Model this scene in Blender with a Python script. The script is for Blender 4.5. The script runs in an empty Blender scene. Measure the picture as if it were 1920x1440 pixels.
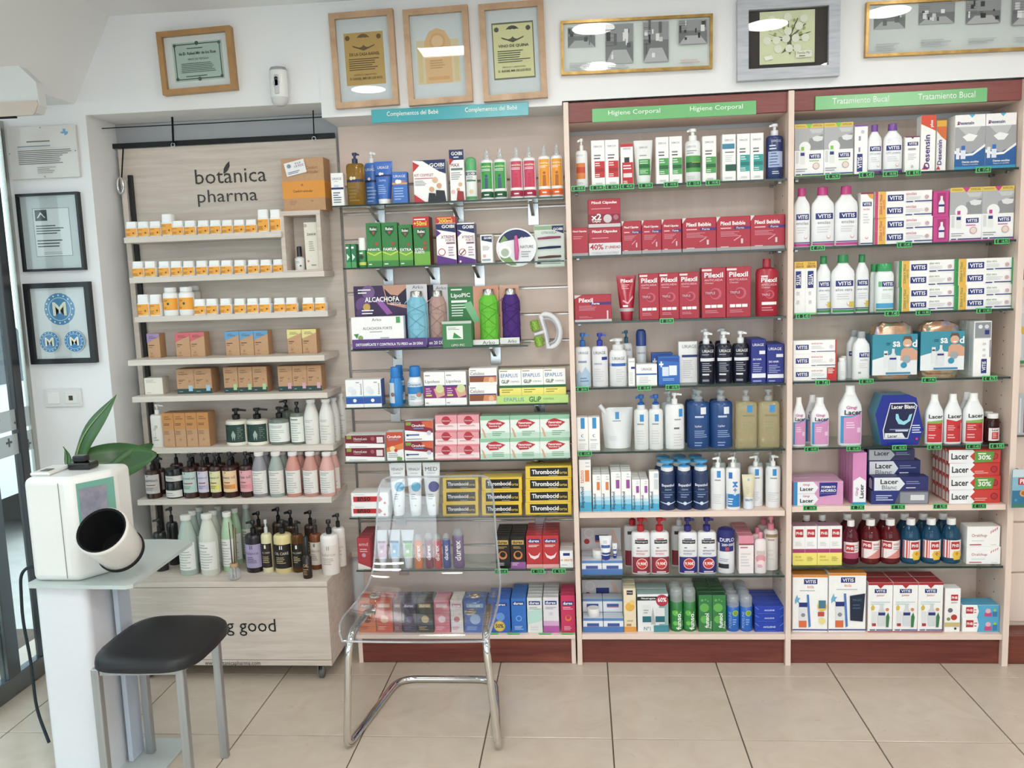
import bpy, math, random
from mathutils import Vector, Matrix
from mathutils.geometry import tessellate_polygon
random.seed(11)
scene = bpy.context.scene
COL = scene.collection
# ------------------------------------------------------------------ camera
F, YAW, PIT, ROL = 1588.85, -.08487, .12607, -.03508
CAM = Vector((-.06305, -2.92271, 1.44428))
_cy, _sy, _cp, _sp = math.cos(YAW), math.sin(YAW), math.cos(PIT), math.sin(PIT)
_f = Vector((_sy*_cp, _cy*_cp, -_sp)); _r = Vector((_cy, -_sy, 0)); _u = _r.cross(_f)
_c, _s = math.cos(ROL), math.sin(ROL)
CR, CU, CF = _c*_r+_s*_u, -_s*_r+_c*_u, _f
cd = bpy.data.cameras.new('camera'); cam = bpy.data.objects.new('camera', cd); COL.objects.link(cam)
cam.matrix_world = Matrix(((CR.x, CU.x, -CF.x, CAM.x), (CR.y, CU.y, -CF.y, CAM.y), (CR.z, CU.z, -CF.z, CAM.z), (0, 0, 0, 1)))
cd.sensor_width = 36; cd.lens = F/1920*36; cd.clip_start = .01
scene.camera = cam
# ------------------------------------------------------------------ exposure and daylight
vs = scene.view_settings
vs.view_transform = 'Standard'; vs.look = 'None'; vs.gamma = 1; vs.exposure = 0.0; vs.use_curve_mapping = False
LAMP = 21.0
world = bpy.data.worlds.new('overcast_daylight'); scene.world = world; world.use_nodes = True
wb = world.node_tree.nodes['Background']; wb.inputs[0].default_value = (.86, .94, 1, 1); wb.inputs[1].default_value = 3.8


def ray(u, v):
    return CR*((u-960)/F)+CU*((720-v)/F)+CF
def at(u, v, Y):                       # the point of the plane y = Y seen at photo pixel (u, v)
    d = ray(u, v); return CAM+d*((Y-CAM.y)/d.y)
def atx(u, v, X):
    d = ray(u, v); return CAM+d*((X-CAM.x)/d.x)
def atz(u, v, Z):
    d = ray(u, v); return CAM+d*((Z-CAM.z)/d.z)
def pix(P):
    d = Vector(P)-CAM; w = d.dot(CF); return 960+F*d.dot(CR)/w, 720-F*d.dot(CU)/w
# ------------------------------------------------------------------ colour
_hc = {}
def hx(s):
    if not isinstance(s, str): return s
    if s not in _hc:
        t = NAMED.get(s, s).lstrip('#')
        r_ = tuple((lambda c: c/12.92 if c <= .04045 else ((c+.055)/1.055)**2.4)(int(t[i:i+2], 16)/255) for i in (0, 2, 4))
        lu = .2126*r_[0]+.7152*r_[1]+.0722*r_[2]; _hc[s] = tuple(c+(lu-c)*.08 for c in r_)
    return _hc[s]
NAMED = dict(white='#f4f4f2', off='#ebe9e4', ink='#2a2a30', grey='#9a9a9e', lgrey='#cfd0d2', dgrey='#55585c', black='#17171a', navy='#1c2b5e', vnavy='#22307c',
             red='#b8202f', dred='#8e1f2c', pil='#b01f36', pink='#e58aa0', lpink='#f3c3cb', mag='#c83a8c', purple='#5b2c83', violet='#7a4aa8', green='#2e8b4a', dgreen='#1f5a38', lgreen='#8fce6e',
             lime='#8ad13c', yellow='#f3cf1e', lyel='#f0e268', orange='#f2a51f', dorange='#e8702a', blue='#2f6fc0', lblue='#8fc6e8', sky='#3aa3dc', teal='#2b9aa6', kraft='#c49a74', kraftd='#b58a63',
             bgreen='#2d4a48', cream='#efe3c4', brown='#43231d', gold='#b79a4a', tag='#4cc26a')
# ------------------------------------------------------------------ materials
MATS = {}
def base_mat(name):
    m = bpy.data.materials.new(name); m.use_nodes = True; MATS[name] = m
    nt = m.node_tree; return m, nt, nt.nodes, nt.links, nt.nodes['Principled BSDF']
def mcol(name, rough=.4, spec=.5, metal=0, coat=0, trans=0, var=.05, scale=60):
    m, nt, N, Lk, b = base_mat(name)
    a = N.new('ShaderNodeAttribute'); a.attribute_name = 'Col'
    t = N.new('ShaderNodeTexCoord'); n = N.new('ShaderNodeTexNoise'); n.inputs['Scale'].default_value = scale
    Lk.new(t.outputs['Object'], n.inputs['Vector'])
    mr = N.new('ShaderNodeMapRange'); mr.inputs[3].default_value = 1-var; mr.inputs[4].default_value = 1+var
    Lk.new(n.outputs['Fac'], mr.inputs[0])
    mx = N.new('ShaderNodeVectorMath'); mx.operation = 'SCALE'
    Lk.new(a.outputs['Color'], mx.inputs[0]); Lk.new(mr.outputs[0], mx.inputs['Scale'])
    Lk.new(mx.outputs[0], b.inputs['Base Color'])
    b.inputs['Roughness'].default_value = rough; b.inputs['Specular IOR Level'].default_value = spec
    b.inputs['Metallic'].default_value = metal; b.inputs['Coat Weight'].default_value = coat
    b.inputs['Transmission Weight'].default_value = trans
    if trans: b.inputs['IOR'].default_value = 1.36
    return m
mcol('carton', .38, .45); mcol('print', .4, .4, var=.02); mcol('plastic', .22, .5, var=.02); mcol('matte', .7, .2); mcol('metal', .25, .5, metal=1, var=.02)
mcol('chrome', .06, .5, metal=1, var=.01); mcol('liquid', .06, .5, trans=.72, var=.02); mcol('leather', .45, .4, var=.12, scale=200); mcol('leaf', .35, .5, var=.25, scale=14); mcol('paper', .85, .15, var=.04)
mcol('kraft', .8, .15, var=.1, scale=120)

def wood(name, c1, c2, sc=(1, 14, 14), rough=.5, dist=3, bump=.05, fine=60):
    m, nt, N, Lk, b = base_mat(name)
    t = N.new('ShaderNodeTexCoord'); mp = N.new('ShaderNodeMapping'); mp.inputs['Scale'].default_value = sc
    Lk.new(t.outputs['Object'], mp.inputs[0])
    n = N.new('ShaderNodeTexNoise'); n.inputs['Scale'].default_value = 2.2; n.inputs['Detail'].default_value = 6; n.inputs['Distortion'].default_value = dist*.25
    n2 = N.new('ShaderNodeTexNoise'); n2.inputs['Scale'].default_value = fine*.25; n2.inputs['Detail'].default_value = 4
    Lk.new(mp.outputs[0], n.inputs['Vector']); Lk.new(mp.outputs[0], n2.inputs['Vector'])
    ad = N.new('ShaderNodeMath'); ad.operation = 'ADD'; ml = N.new('ShaderNodeMath'); ml.operation = 'MULTIPLY'; ml.inputs[1].default_value = .35
    Lk.new(n2.outputs['Fac'], ml.inputs[0]); Lk.new(n.outputs['Fac'], ad.inputs[0]); Lk.new(ml.outputs[0], ad.inputs[1])
    r = N.new('ShaderNodeValToRGB'); e = r.color_ramp.elements
    e[0].position = .45; e[0].color = hx(c1)+(1,); e[1].position = .9; e[1].color = hx(c2)+(1,)
    Lk.new(ad.outputs[0], r.inputs[0]); Lk.new(r.outputs[0], b.inputs['Base Color'])
    bp = N.new('ShaderNodeBump'); bp.inputs['Strength'].default_value = bump; Lk.new(ad.outputs[0], bp.inputs['Height']); Lk.new(bp.outputs[0], b.inputs['Normal'])
    b.inputs['Roughness'].default_value = rough
    return m
wood('display_wood', '#c6b7aa', '#d9cdc1', (1.6, 14, 26), .55, bump=.02)
wood('shelf_wood', '#d0c5ba', '#dcd2c7', (1.6, 14, 26), .5, bump=.02)
wood('beech', '#e2cabb', '#ead6c8', (9, 9, .8), .42, bump=.0)
wood('beech_flat', '#e6cdbf', '#ebd5c8', (.8, 9, 9), .42, bump=.0)
wood('mahogany', '#5c2620', '#83402f', (1.0, 12, 16), .32, bump=.03)
wood('mahogany_red', '#78352f', '#93504a', (1.2, 12, 10), .35, bump=.02)
wood('oak_frame', '#ad8662', '#ccab89', (3, 3, 3), .45)
wood('oak_dark', '#a3763f', '#b98d55', (3, 3, 3), .45)

def noise_mat(name, c1, c2, scale=4, rough=.6, detail=4, bump=0, spec=.4, coord='Object', stretch=(1, 1, 1), metal=0, p0=.3, p1=.7):
    m, nt, N, Lk, b = base_mat(name)
    t = N.new('ShaderNodeTexCoord'); mp = N.new('ShaderNodeMapping'); mp.inputs['Scale'].default_value = stretch
    n = N.new('ShaderNodeTexNoise'); n.inputs['Scale'].default_value = scale; n.inputs['Detail'].default_value = detail
    Lk.new(t.outputs[coord], mp.inputs[0]); Lk.new(mp.outputs[0], n.inputs['Vector'])
    r = N.new('ShaderNodeValToRGB'); e = r.color_ramp.elements
    e[0].position = p0; e[1].position = p1; e[0].color = hx(c1)+(1,); e[1].color = hx(c2)+(1,)
    Lk.new(n.outputs['Fac'], r.inputs[0]); Lk.new(r.outputs[0], b.inputs['Base Color'])
    b.inputs['Roughness'].default_value = rough; b.inputs['Specular IOR Level'].default_value = spec; b.inputs['Metallic'].default_value = metal
    if bump:
        bp = N.new('ShaderNodeBump'); bp.inputs['Strength'].default_value = bump; bp.inputs['Distance'].default_value = .005
        Lk.new(n.outputs['Fac'], bp.inputs['Height']); Lk.new(bp.outputs[0], b.inputs['Normal'])
    return m
noise_mat('paint', '#e6e8e9', '#eceded', 3, .75, bump=.03)
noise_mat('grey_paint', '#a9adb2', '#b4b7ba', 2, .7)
noise_mat('grout', '#5d5146', '#6b5e50', 30, .9)
noise_mat('pavement', '#b9b7b2', '#c9c7c2', 8, .9)
noise_mat('facade', '#cfd2cf', '#dcdedb', 1, .9)
noise_mat('brushed', '#a9adb0', '#b8bcbf', 60, .35, stretch=(1, 1, .05), metal=.85)
noise_mat('gilt', '#9c7432', '#c7a257', 25, .3, metal=.6)
noise_mat('silver_wood', '#a9adb6', '#c2c6cd', 10, .4, stretch=(1, 1, 12))
noise_mat('black_lacquer', '#141416', '#1b1b1e', 8, .3)
noise_mat('frosted', '#b9c4c1', '#c3ccca', 5, .35)
def tile_mat():
    m, nt, N, Lk, b = base_mat('tile')
    t = N.new('ShaderNodeTexCoord'); oi = N.new('ShaderNodeObjectInfo'); ad = N.new('ShaderNodeVectorMath'); ad.operation = 'ADD'
    sc = N.new('ShaderNodeMath'); sc.operation = 'MULTIPLY'; sc.inputs[1].default_value = 40
    Lk.new(oi.outputs['Random'], sc.inputs[0]); Lk.new(t.outputs['Object'], ad.inputs[0]); Lk.new(sc.outputs[0], ad.inputs[1])
    n = N.new('ShaderNodeTexNoise'); n.inputs['Scale'].default_value = 9; n.inputs['Detail'].default_value = 8; n.inputs['Distortion'].default_value = 1.2
    Lk.new(ad.outputs[0], n.inputs['Vector'])
    r = N.new('ShaderNodeValToRGB'); e = r.color_ramp.elements
    e[0].position = .3; e[0].color = hx('#c2b2a0')+(1,); e[1].position = .7; e[1].color = hx('#cbbdac')+(1,)
    Lk.new(n.outputs['Fac'], r.inputs[0])
    n2 = N.new('ShaderNodeTexNoise'); n2.inputs['Scale'].default_value = 22; n2.inputs['Detail'].default_value = 5; n2.inputs['Distortion'].default_value = 2.5
    Lk.new(ad.outputs[0], n2.inputs['Vector'])
    r2 = N.new('ShaderNodeValToRGB'); q = r2.color_ramp.elements
    q[0].position = .66; q[0].color = (0, 0, 0, 1); q[1].position = .74; q[1].color = (1, 1, 1, 1)
    Lk.new(n2.outputs['Fac'], r2.inputs[0])
    mx = N.new('ShaderNodeMix'); mx.data_type = 'RGBA'; mx.inputs['B'].default_value = hx('#b3a18c')+(1,)
    fm = N.new('ShaderNodeMath'); fm.operation = 'MULTIPLY'; fm.inputs[1].default_value = .55
    Lk.new(r2.outputs[0], fm.inputs[0]); Lk.new(fm.outputs[0], mx.inputs['Factor']); Lk.new(r.outputs[0], mx.inputs['A'])
    Lk.new(mx.outputs['Result'], b.inputs['Base Color']); b.inputs['Roughness'].default_value = .22; b.inputs['Specular IOR Level'].default_value = .45
tile_mat()
def thin_glass(name, tint, ior=1.45, rough=.0, gain=1.0, base=0.0, body=None, bodyfac=0.0):
    m, nt, N, Lk, b = base_mat(name); N.remove(b); out = N['Material Output']
    tr = N.new('ShaderNodeBsdfTransparent'); tr.inputs[0].default_value = tint+(1,)
    gl = N.new('ShaderNodeBsdfGlossy'); gl.inputs['Roughness'].default_value = rough
    lw = N.new('ShaderNodeLayerWeight'); lw.inputs[0].default_value = .5
    pw = N.new('ShaderNodeMath'); pw.operation = 'POWER'; pw.inputs[1].default_value = 5; Lk.new(lw.outputs['Facing'], pw.inputs[0])
    r0 = ((ior-1)/(ior+1))**2
    ma = N.new('ShaderNodeMath'); ma.operation = 'MULTIPLY_ADD'; ma.inputs[1].default_value = gain*(1-r0); ma.inputs[2].default_value = base+r0*gain; ma.use_clamp = True
    Lk.new(pw.outputs[0], ma.inputs[0])
    mx = N.new('ShaderNodeMixShader'); Lk.new(ma.outputs[0], mx.inputs[0]); Lk.new(tr.outputs[0], mx.inputs[1]); Lk.new(gl.outputs[0], mx.inputs[2])
    last = mx
    if body:
        df = N.new('ShaderNodeBsdfDiffuse'); df.inputs[0].default_value = hx(body)+(1,)
        m2 = N.new('ShaderNodeMixShader'); m2.inputs[0].default_value = bodyfac
        Lk.new(mx.outputs[0], m2.inputs[1]); Lk.new(df.outputs[0], m2.inputs[2]); last = m2
    Lk.new(last.outputs[0], out.inputs[0])
thin_glass('pane', (.97, .985, .98), 1.45)
thin_glass('door_glass', (.80, .86, .86), 1.5, gain=1.2)
thin_glass('shelf_glass', (.86, .93, .90), 1.45, gain=.8)
thin_glass('acrylic', (.945, .95, .957), 1.49, .02, 1.3, .02, '#dfe3e8', .012)
thin_glass('acrylic_edge', (.80, .82, .85), 1.49, .05, 1.5, .1, '#e6e9ee', .25)
thin_glass('clear_wrap', (.95, .95, .95), 1.45, .1, 1.2, .05)
thin_glass('clear_cap', (.88, .90, .91), 1.45, .08, 1.2, .05, '#e8ecee', .25)
thin_glass('frost_film', (.7, .74, .75), 1.45, .4, 1, 0, '#d5dbdb', .6)
def emis(name, c, s):
    m, nt, N, Lk, b = base_mat(name)
    b.inputs['Base Color'].default_value = (.9, .9, .9, 1); b.inputs['Emission Color'].default_value = c+(1,); b.inputs['Emission Strength'].default_value = s
emis('lamp_light', (1, .965, .92), LAMP)
def edge_mat():
    m, nt, N, Lk, b = base_mat('glass_edge'); b.inputs['Base Color'].default_value = (.012, .03, .026, 1); b.inputs['Roughness'].default_value = .15
    n = N.new('ShaderNodeTexNoise'); n.inputs['Scale'].default_value = 5; mr = N.new('ShaderNodeMapRange'); mr.inputs[3].default_value = .1; mr.inputs[4].default_value = .25
    Lk.new(n.outputs['Fac'], mr.inputs[0]); Lk.new(mr.outputs[0], b.inputs['Roughness'])
edge_mat()
def screen_mat():
    m, nt, N, Lk, b = base_mat('screen')
    t = N.new('ShaderNodeTexCoord'); n = N.new('ShaderNodeTexNoise'); n.inputs['Scale'].default_value = 26; n.inputs['Detail'].default_value = 3
    Lk.new(t.outputs['Object'], n.inputs['Vector']); r = N.new('ShaderNodeValToRGB'); e = r.color_ramp.elements
    e[0].position = .35; e[0].color = hx('#7f8296')+(1,); e[1].position = .7; e[1].color = hx('#b5aeb8')+(1,)
    Lk.new(n.outputs['Fac'], r.inputs[0]); Lk.new(r.outputs[0], b.inputs['Emission Color']); b.inputs['Emission Strength'].default_value = .45
    b.inputs['Base Color'].default_value = (.1, .1, .12, 1); b.inputs['Roughness'].default_value = .2
screen_mat()

# ------------------------------------------------------------------ mesh builder
class MB:
    def __init__(s): s.v, s.f, s.c = [], [], []
    def add(s, vs_, fs, col):
        o = len(s.v); s.v += [tuple(p) for p in vs_]; c = hx(col)
        for q in fs: s.f.append([o+i for i in q]); s.c.append(c)
        return s
    def box(s, x0, x1, y0, y1, z0, z1, col, bev=0, front=None, side=None, top=None):
        if bev <= 0:
            s.add([(x0, y0, z0), (x1, y0, z0), (x1, y1, z0), (x0, y1, z0), (x0, y0, z1), (x1, y0, z1), (x1, y1, z1), (x0, y1, z1)],
                  [(0, 1, 5, 4)], front or col)
            o = len(s.v)-8
            for q, c in (((1, 2, 6, 5), side), ((2, 3, 7, 6), None), ((3, 0, 4, 7), side), ((4, 5, 6, 7), top), ((3, 2, 1, 0), None)):
                s.f.append([o+i for i in q]); s.c.append(hx(c or col))
            return s
        b = bev; V = []; idx = {}
        for i, (sx, X) in enumerate(((1, x0), (-1, x1))):
            for j, (sy, Y) in enumerate(((1, y0), (-1, y1))):
                for k, (sz, Z) in enumerate(((1, z0), (-1, z1))):
                    idx[i, j, k, 0] = len(V); V.append((X, Y+sy*b, Z+sz*b))
                    idx[i, j, k, 1] = len(V); V.append((X+sx*b, Y, Z+sz*b))
                    idx[i, j, k, 2] = len(V); V.append((X+sx*b, Y+sy*b, Z))
        g = lambda i, j, k, a: idx[i, j, k, a]
        L = [([g(0, 0, 0, 1), g(1, 0, 0, 1), g(1, 0, 1, 1), g(0, 0, 1, 1)], front), ([g(1, 1, 0, 1), g(0, 1, 0, 1), g(0, 1, 1, 1), g(1, 1, 1, 1)], None),
             ([g(0, 1, 0, 0), g(0, 0, 0, 0), g(0, 0, 1, 0), g(0, 1, 1, 0)], side), ([g(1, 0, 0, 0), g(1, 1, 0, 0), g(1, 1, 1, 0), g(1, 0, 1, 0)], side),
             ([g(0, 0, 1, 2), g(1, 0, 1, 2), g(1, 1, 1, 2), g(0, 1, 1, 2)], top), ([g(0, 1, 0, 2), g(1, 1, 0, 2), g(1, 0, 0, 2), g(0, 0, 0, 2)], None)]
        for j in (0, 1):
            for k in (0, 1): L.append(([g(0, j, k, 1), g(1, j, k, 1), g(1, j, k, 2), g(0, j, k, 2)], None))
        for i in (0, 1):
            for k in (0, 1): L.append(([g(i, 0, k, 0), g(i, 1, k, 0), g(i, 1, k, 2), g(i, 0, k, 2)], None))
            for j in (0, 1): L.append(([g(i, j, 0, 0), g(i, j, 1, 0), g(i, j, 1, 1), g(i, j, 0, 1)], None))
        for i in (0, 1):
            for j in (0, 1):
                for k in (0, 1): L.append(([g(i, j, k, 0), g(i, j, k, 1), g(i, j, k, 2)], None))
        o = len(s.v); s.v += V
        for q, c in L: s.f.append([o+i for i in q]); s.c.append(hx(c or col))
        return s
    def lathe(s, prof, col, cx=0, cy=0, n=20, ey=1.0, sq=2, caps=(1, 1), cols=None):
        ring = []
        for (r, z) in prof:
            row = []
            for i in range(n):
                a = 2*math.pi*i/n; ca, sa = math.cos(a), math.sin(a)
                if sq != 2: ca = math.copysign(abs(ca)**(2/sq), ca); sa = math.copysign(abs(sa)**(2/sq), sa)
                row.append(len(s.v)); s.v.append((cx+r*ca, cy+r*ey*sa, z))
            ring.append(row)
        for j in range(len(prof)-1):
            c = hx(cols[j] if cols else col)
            for i in range(n):
                s.f.append([ring[j][i], ring[j][(i+1) % n], ring[j+1][(i+1) % n], ring[j+1][i]]); s.c.append(c)
        if caps[0]: s.f.append(ring[0][::-1]); s.c.append(hx(col))
        if caps[1]: s.f.append(ring[-1]); s.c.append(hx(cols[-1] if cols else col))
        return s
    def tube(s, pts, r, col, n=10, closed=False):
        pts = [Vector(p) for p in pts]; rings = []; m = len(pts); prev = None
        for i, p in enumerate(pts):
            if closed: t = pts[(i+1) % m]-pts[i-1]
            else: t = pts[min(i+1, m-1)]-pts[max(i-1, 0)]
            t.normalize()
            if prev is None: a = t.orthogonal().normalized()
            else: a = (prev-t*prev.dot(t)).normalized()
            prev = a; b = t.cross(a); rr = r[i] if isinstance(r, (list, tuple)) else r
            row = []
            for k in range(n):
                q = 2*math.pi*k/n; row.append(len(s.v)); s.v.append(tuple(p+a*rr*math.cos(q)+b*rr*math.sin(q)))
            rings.append(row)
        c = hx(col)
        for i in range(m if closed else m-1):
            A, B = rings[i], rings[(i+1) % m]
            for k in range(n): s.f.append([A[k], A[(k+1) % n], B[(k+1) % n], B[k]]); s.c.append(c)
        if not closed: s.f.append(rings[0][::-1]); s.f.append(rings[-1]); s.c += [c, c]
        return s
    def prism(s, poly, a, b, col, axis='y', cols=None):        # polygon in the plane across the axis, extruded from a to b
        def P(q, d): return (q[0], d, q[1]) if axis == 'y' else ((d, q[0], q[1]) if axis == 'x' else (q[0], q[1], d))
        n = len(poly); o = len(s.v); s.v += [P(q, a) for q in poly]+[P(q, b) for q in poly]
        s.f.append([o+i for i in range(n)]); s.c.append(hx(col)); s.f.append([o+n+i for i in range(n)][::-1]); s.c.append(hx(col))
        for i in range(n): s.f.append([o+i, o+n+i, o+n+(i+1) % n, o+(i+1) % n]); s.c.append(hx(cols or col))
        return s
    def mesh(s, name, mat, smooth=38):
        me = bpy.data.meshes.new(name); me.from_pydata(s.v, [], s.f)
        ca = me.color_attributes.new('Col', 'FLOAT_COLOR', 'CORNER'); buf = []
        for p, c in zip(s.f, s.c): buf += (list(c)+[1.0])*len(p)
        ca.data.foreach_set('color', buf)
        if smooth:
            me.shade_smooth(); me.set_sharp_from_angle(angle=math.radians(smooth))
        me.materials.append(MATS[mat]); return me
def link(name, data, parent=None, loc=None, rotz=0):
    o = bpy.data.objects.new(name, data); COL.objects.link(o)
    if parent: o.parent = parent
    if loc is not None: o.location = loc
    if rotz: o.rotation_euler.z = rotz
    return o
def put(name, mb, mat, parent=None, loc=None, rotz=0, smooth=38): return link(name, mb.mesh(name, mat, smooth), parent, loc, rotz)
def tag(o, label, cat, group=None):
    o['label'] = label; o['category'] = cat
    if group: o['group'] = group
    return o
def struct(name, mb, mat, smooth=0, parent=None):
    o = put(name, mb, mat, parent, smooth=smooth)
    if not parent: o['kind'] = 'structure'
    return o
def empty(name, loc=(0, 0, 0), rotz=0): return link(name, None, None, loc, rotz)

# ------------------------------------------------------------------ lettering
CH = "ABCDEFGHIJKLMNOPQRSTUVWXYZabcdefghijklmnopqrstuvwxyz0123456789+%€.,-ÁÉÍÓáéíóúñº:*/$x'"
GL = {}
def make_glyphs():
    jobs = []
    for b, off in ((0, 0), (1, .022)):
        for t in sorted(set(CH)):
            for k, body in enumerate((t, 'H'+t+'H', 'HH')):
                if k == 2 and t != 'A': continue
                cu = bpy.data.curves.new('glyph', 'FONT'); cu.body = body; cu.resolution_u = 2; cu.offset = off
                ob = bpy.data.objects.new('glyph', cu); COL.objects.link(ob); jobs.append((b, t, k, ob))
    bpy.context.view_layer.update(); dg = bpy.context.evaluated_depsgraph_get(); wd = {}; me2 = {}
    for b, t, k, ob in jobs:
        ev = ob.evaluated_get(dg); me = ev.to_mesh()
        xs = [v.co.x for v in me.vertices] or [0]
        wd[b, t, k] = max(xs)-min(xs)
        if k == 0: me2[b, t] = ([(v.co.x, v.co.y) for v in me.vertices], [list(p.vertices) for p in me.polygons])
        ev.to_mesh_clear()
    for b, t, k, ob in jobs:
        cu = ob.data; bpy.data.objects.remove(ob); bpy.data.curves.remove(cu)
    for b in (0, 1):
        for t in set(CH): GL[b, t] = me2[b, t]+(max(wd[b, t, 1]-wd[b, 'A', 2], .1),)
make_glyphs()
def text2d(st, bold=0):
    V, Fs, x = [], [], 0
    for ch in st:
        if ch == ' ': x += .28; continue
        g = GL.get((bold, ch))
        if not g: x += .28; continue
        o = len(V); V += [(a+x, b) for a, b in g[0]]; Fs += [[o+i for i in q] for q in g[1]]; x += g[2]
    return V, Fs
# flat print: u across, v up, both 0..1 of the printed face
def R(a, b, c, d, col): return ('R', a, b, c, d, col)
def T(st, a, b, c, d, col='ink', bold=0, rot=0, al='c'): return ('T', st, a, b, c, d, col, bold, rot, al)
def L(a, b, c, d, col='grey', n=3): return ('L', a, b, c, d, col, n)
def C(u, v, r, col): return ('C', u, v, r, col)
def P(pts, col): return ('P', pts, col)
def prints(prims, W, H, surf, flat=True):
    A, B = MB(), MB(); k = 0; rnd = random.Random(len(prims)*7+int(W*1e4))
    def quad(a, b, c, d, col, e):
        n = 1 if flat else max(1, int(abs(c-a)*10))
        for i in range(n):
            u0, u1 = a+(c-a)*i/n, a+(c-a)*(i+1)/n
            pts = []
            for u, v in ((u0, b), (u1, b), (u1, d), (u0, d)):
                x, z = (u-.5)*W, v*H; pts.append((x, surf(x, z)-e, z))
            A.add(pts, [(0, 1, 2, 3)], col)
    def area(pts, col, e):
        if flat: A.add([(x, surf(x, z)-e, z) for x, z in pts], [tuple(range(len(pts)))], col); return
        tris = [tuple(pts[i] for i in t) for t in tessellate_polygon([[Vector((x, z, 0)) for x, z in pts]])]
        for _ in range(3):
            nt = []
            for a, b, c in tris:
                if max(abs(a[0]-b[0]), abs(b[0]-c[0]), abs(a[0]-c[0])) < W*.12: nt.append((a, b, c)); continue
                ab, bc, ca = [((q[0]+w[0])/2, (q[1]+w[1])/2) for q, w in ((a, b), (b, c), (c, a))]
                nt += [(a, ab, ca), (ab, b, bc), (ca, bc, c), (ab, bc, ca)]
            tris = nt
        for t in tris: A.add([(x, surf(x, z)-e, z) for x, z in t], [(0, 1, 2)], col)
    for p in prims:
        k += 1; e = .0003+.00018*k
        if p[0] == 'R': quad(*p[1:6], e)
        elif p[0] == 'L':
            _, a, b, c, d, col, n = p
            for i in range(n):
                h = (d-b)/(n*2-1 if n > 1 else 1); y = b+2*i*h
                quad(a, y, a+(c-a)*rnd.uniform(.6, 1), y+h*.8, col, e)
        elif p[0] == 'C':
            _, u, v, r, col = p; n = 18
            pts = [((u-.5)*W+r*W*math.cos(2*math.pi*i/n), v*H+r*W*math.sin(2*math.pi*i/n)) for i in range(n)]
            area(pts, col, e)
        elif p[0] == 'P':
            pts = [((u-.5)*W, v*H) for u, v in p[1]]
            area(pts, p[2], e)
        elif p[0] == 'T':
            _, st, a, b, c, d, col, bold, rot, al = p
            V, Fs = text2d(st, bold)
            if not V: continue
            if rot == 90: V = [(-y, x) for x, y in V]
            elif rot == -90: V = [(y, -x) for x, y in V]
            x0, x1 = min(q[0] for q in V), max(q[0] for q in V); y0, y1 = min(q[1] for q in V), max(q[1] for q in V)
            bw, bh = (c-a)*W, (d-b)*H; s_ = min(bw/(x1-x0), bh/(y1-y0)); sx = min(bw/(x1-x0), s_*1.18); sy = min(bh/(y1-y0), s_*1.18)
            ox = (a-.5)*W+(0 if al == 'l' else (bw-(x1-x0)*sx)/2); oz = b*H+(bh-(y1-y0)*sy)/2
            pts = [((q[0]-x0)*sx+ox, (q[1]-y0)*sy+oz) for q in V]
            B.add([(x, surf(x, z)-e-.0002, z) for x, z in pts], Fs, col)
    return A, B

# ------------------------------------------------------------------ product shapes: each returns [(part name, mesh builder, material)], first = the thing's own mesh
def ell(cy, rx, ry, sq=2):
    def f(x, z):
        a = rx(z) if callable(rx) else rx; b = ry(z) if callable(ry) else ry
        t = min(abs(x)/a, .995); return cy-b*(1-t**sq)**(1/sq)
    return f
def k_box(W, H, D, base='white', side=None, top=None, prims=(), mat='carton', bev=.0012, sidep=None):
    m = MB().box(-W/2, W/2, 0, D, 0, H, base, min(bev, W*.05), None, side, top)
    pr = [('body', m, mat)]
    if sidep: pr.append(('end_panel', MB().add([(-W/2-.0004, D*.85, H*.12), (-W/2-.0004, D*.15, H*.12), (-W/2-.0004, D*.15, H*.7), (-W/2-.0004, D*.5, H*.9), (-W/2-.0004, D*.85, H*.7)], [(0, 1, 2, 3, 4)], sidep), 'print'))
    return pr, (lambda x, z: 0.0), True
def body_prof(W, H, sh):
    r = W/2; return [(r*a, H*b) for a, b in sh]
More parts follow.
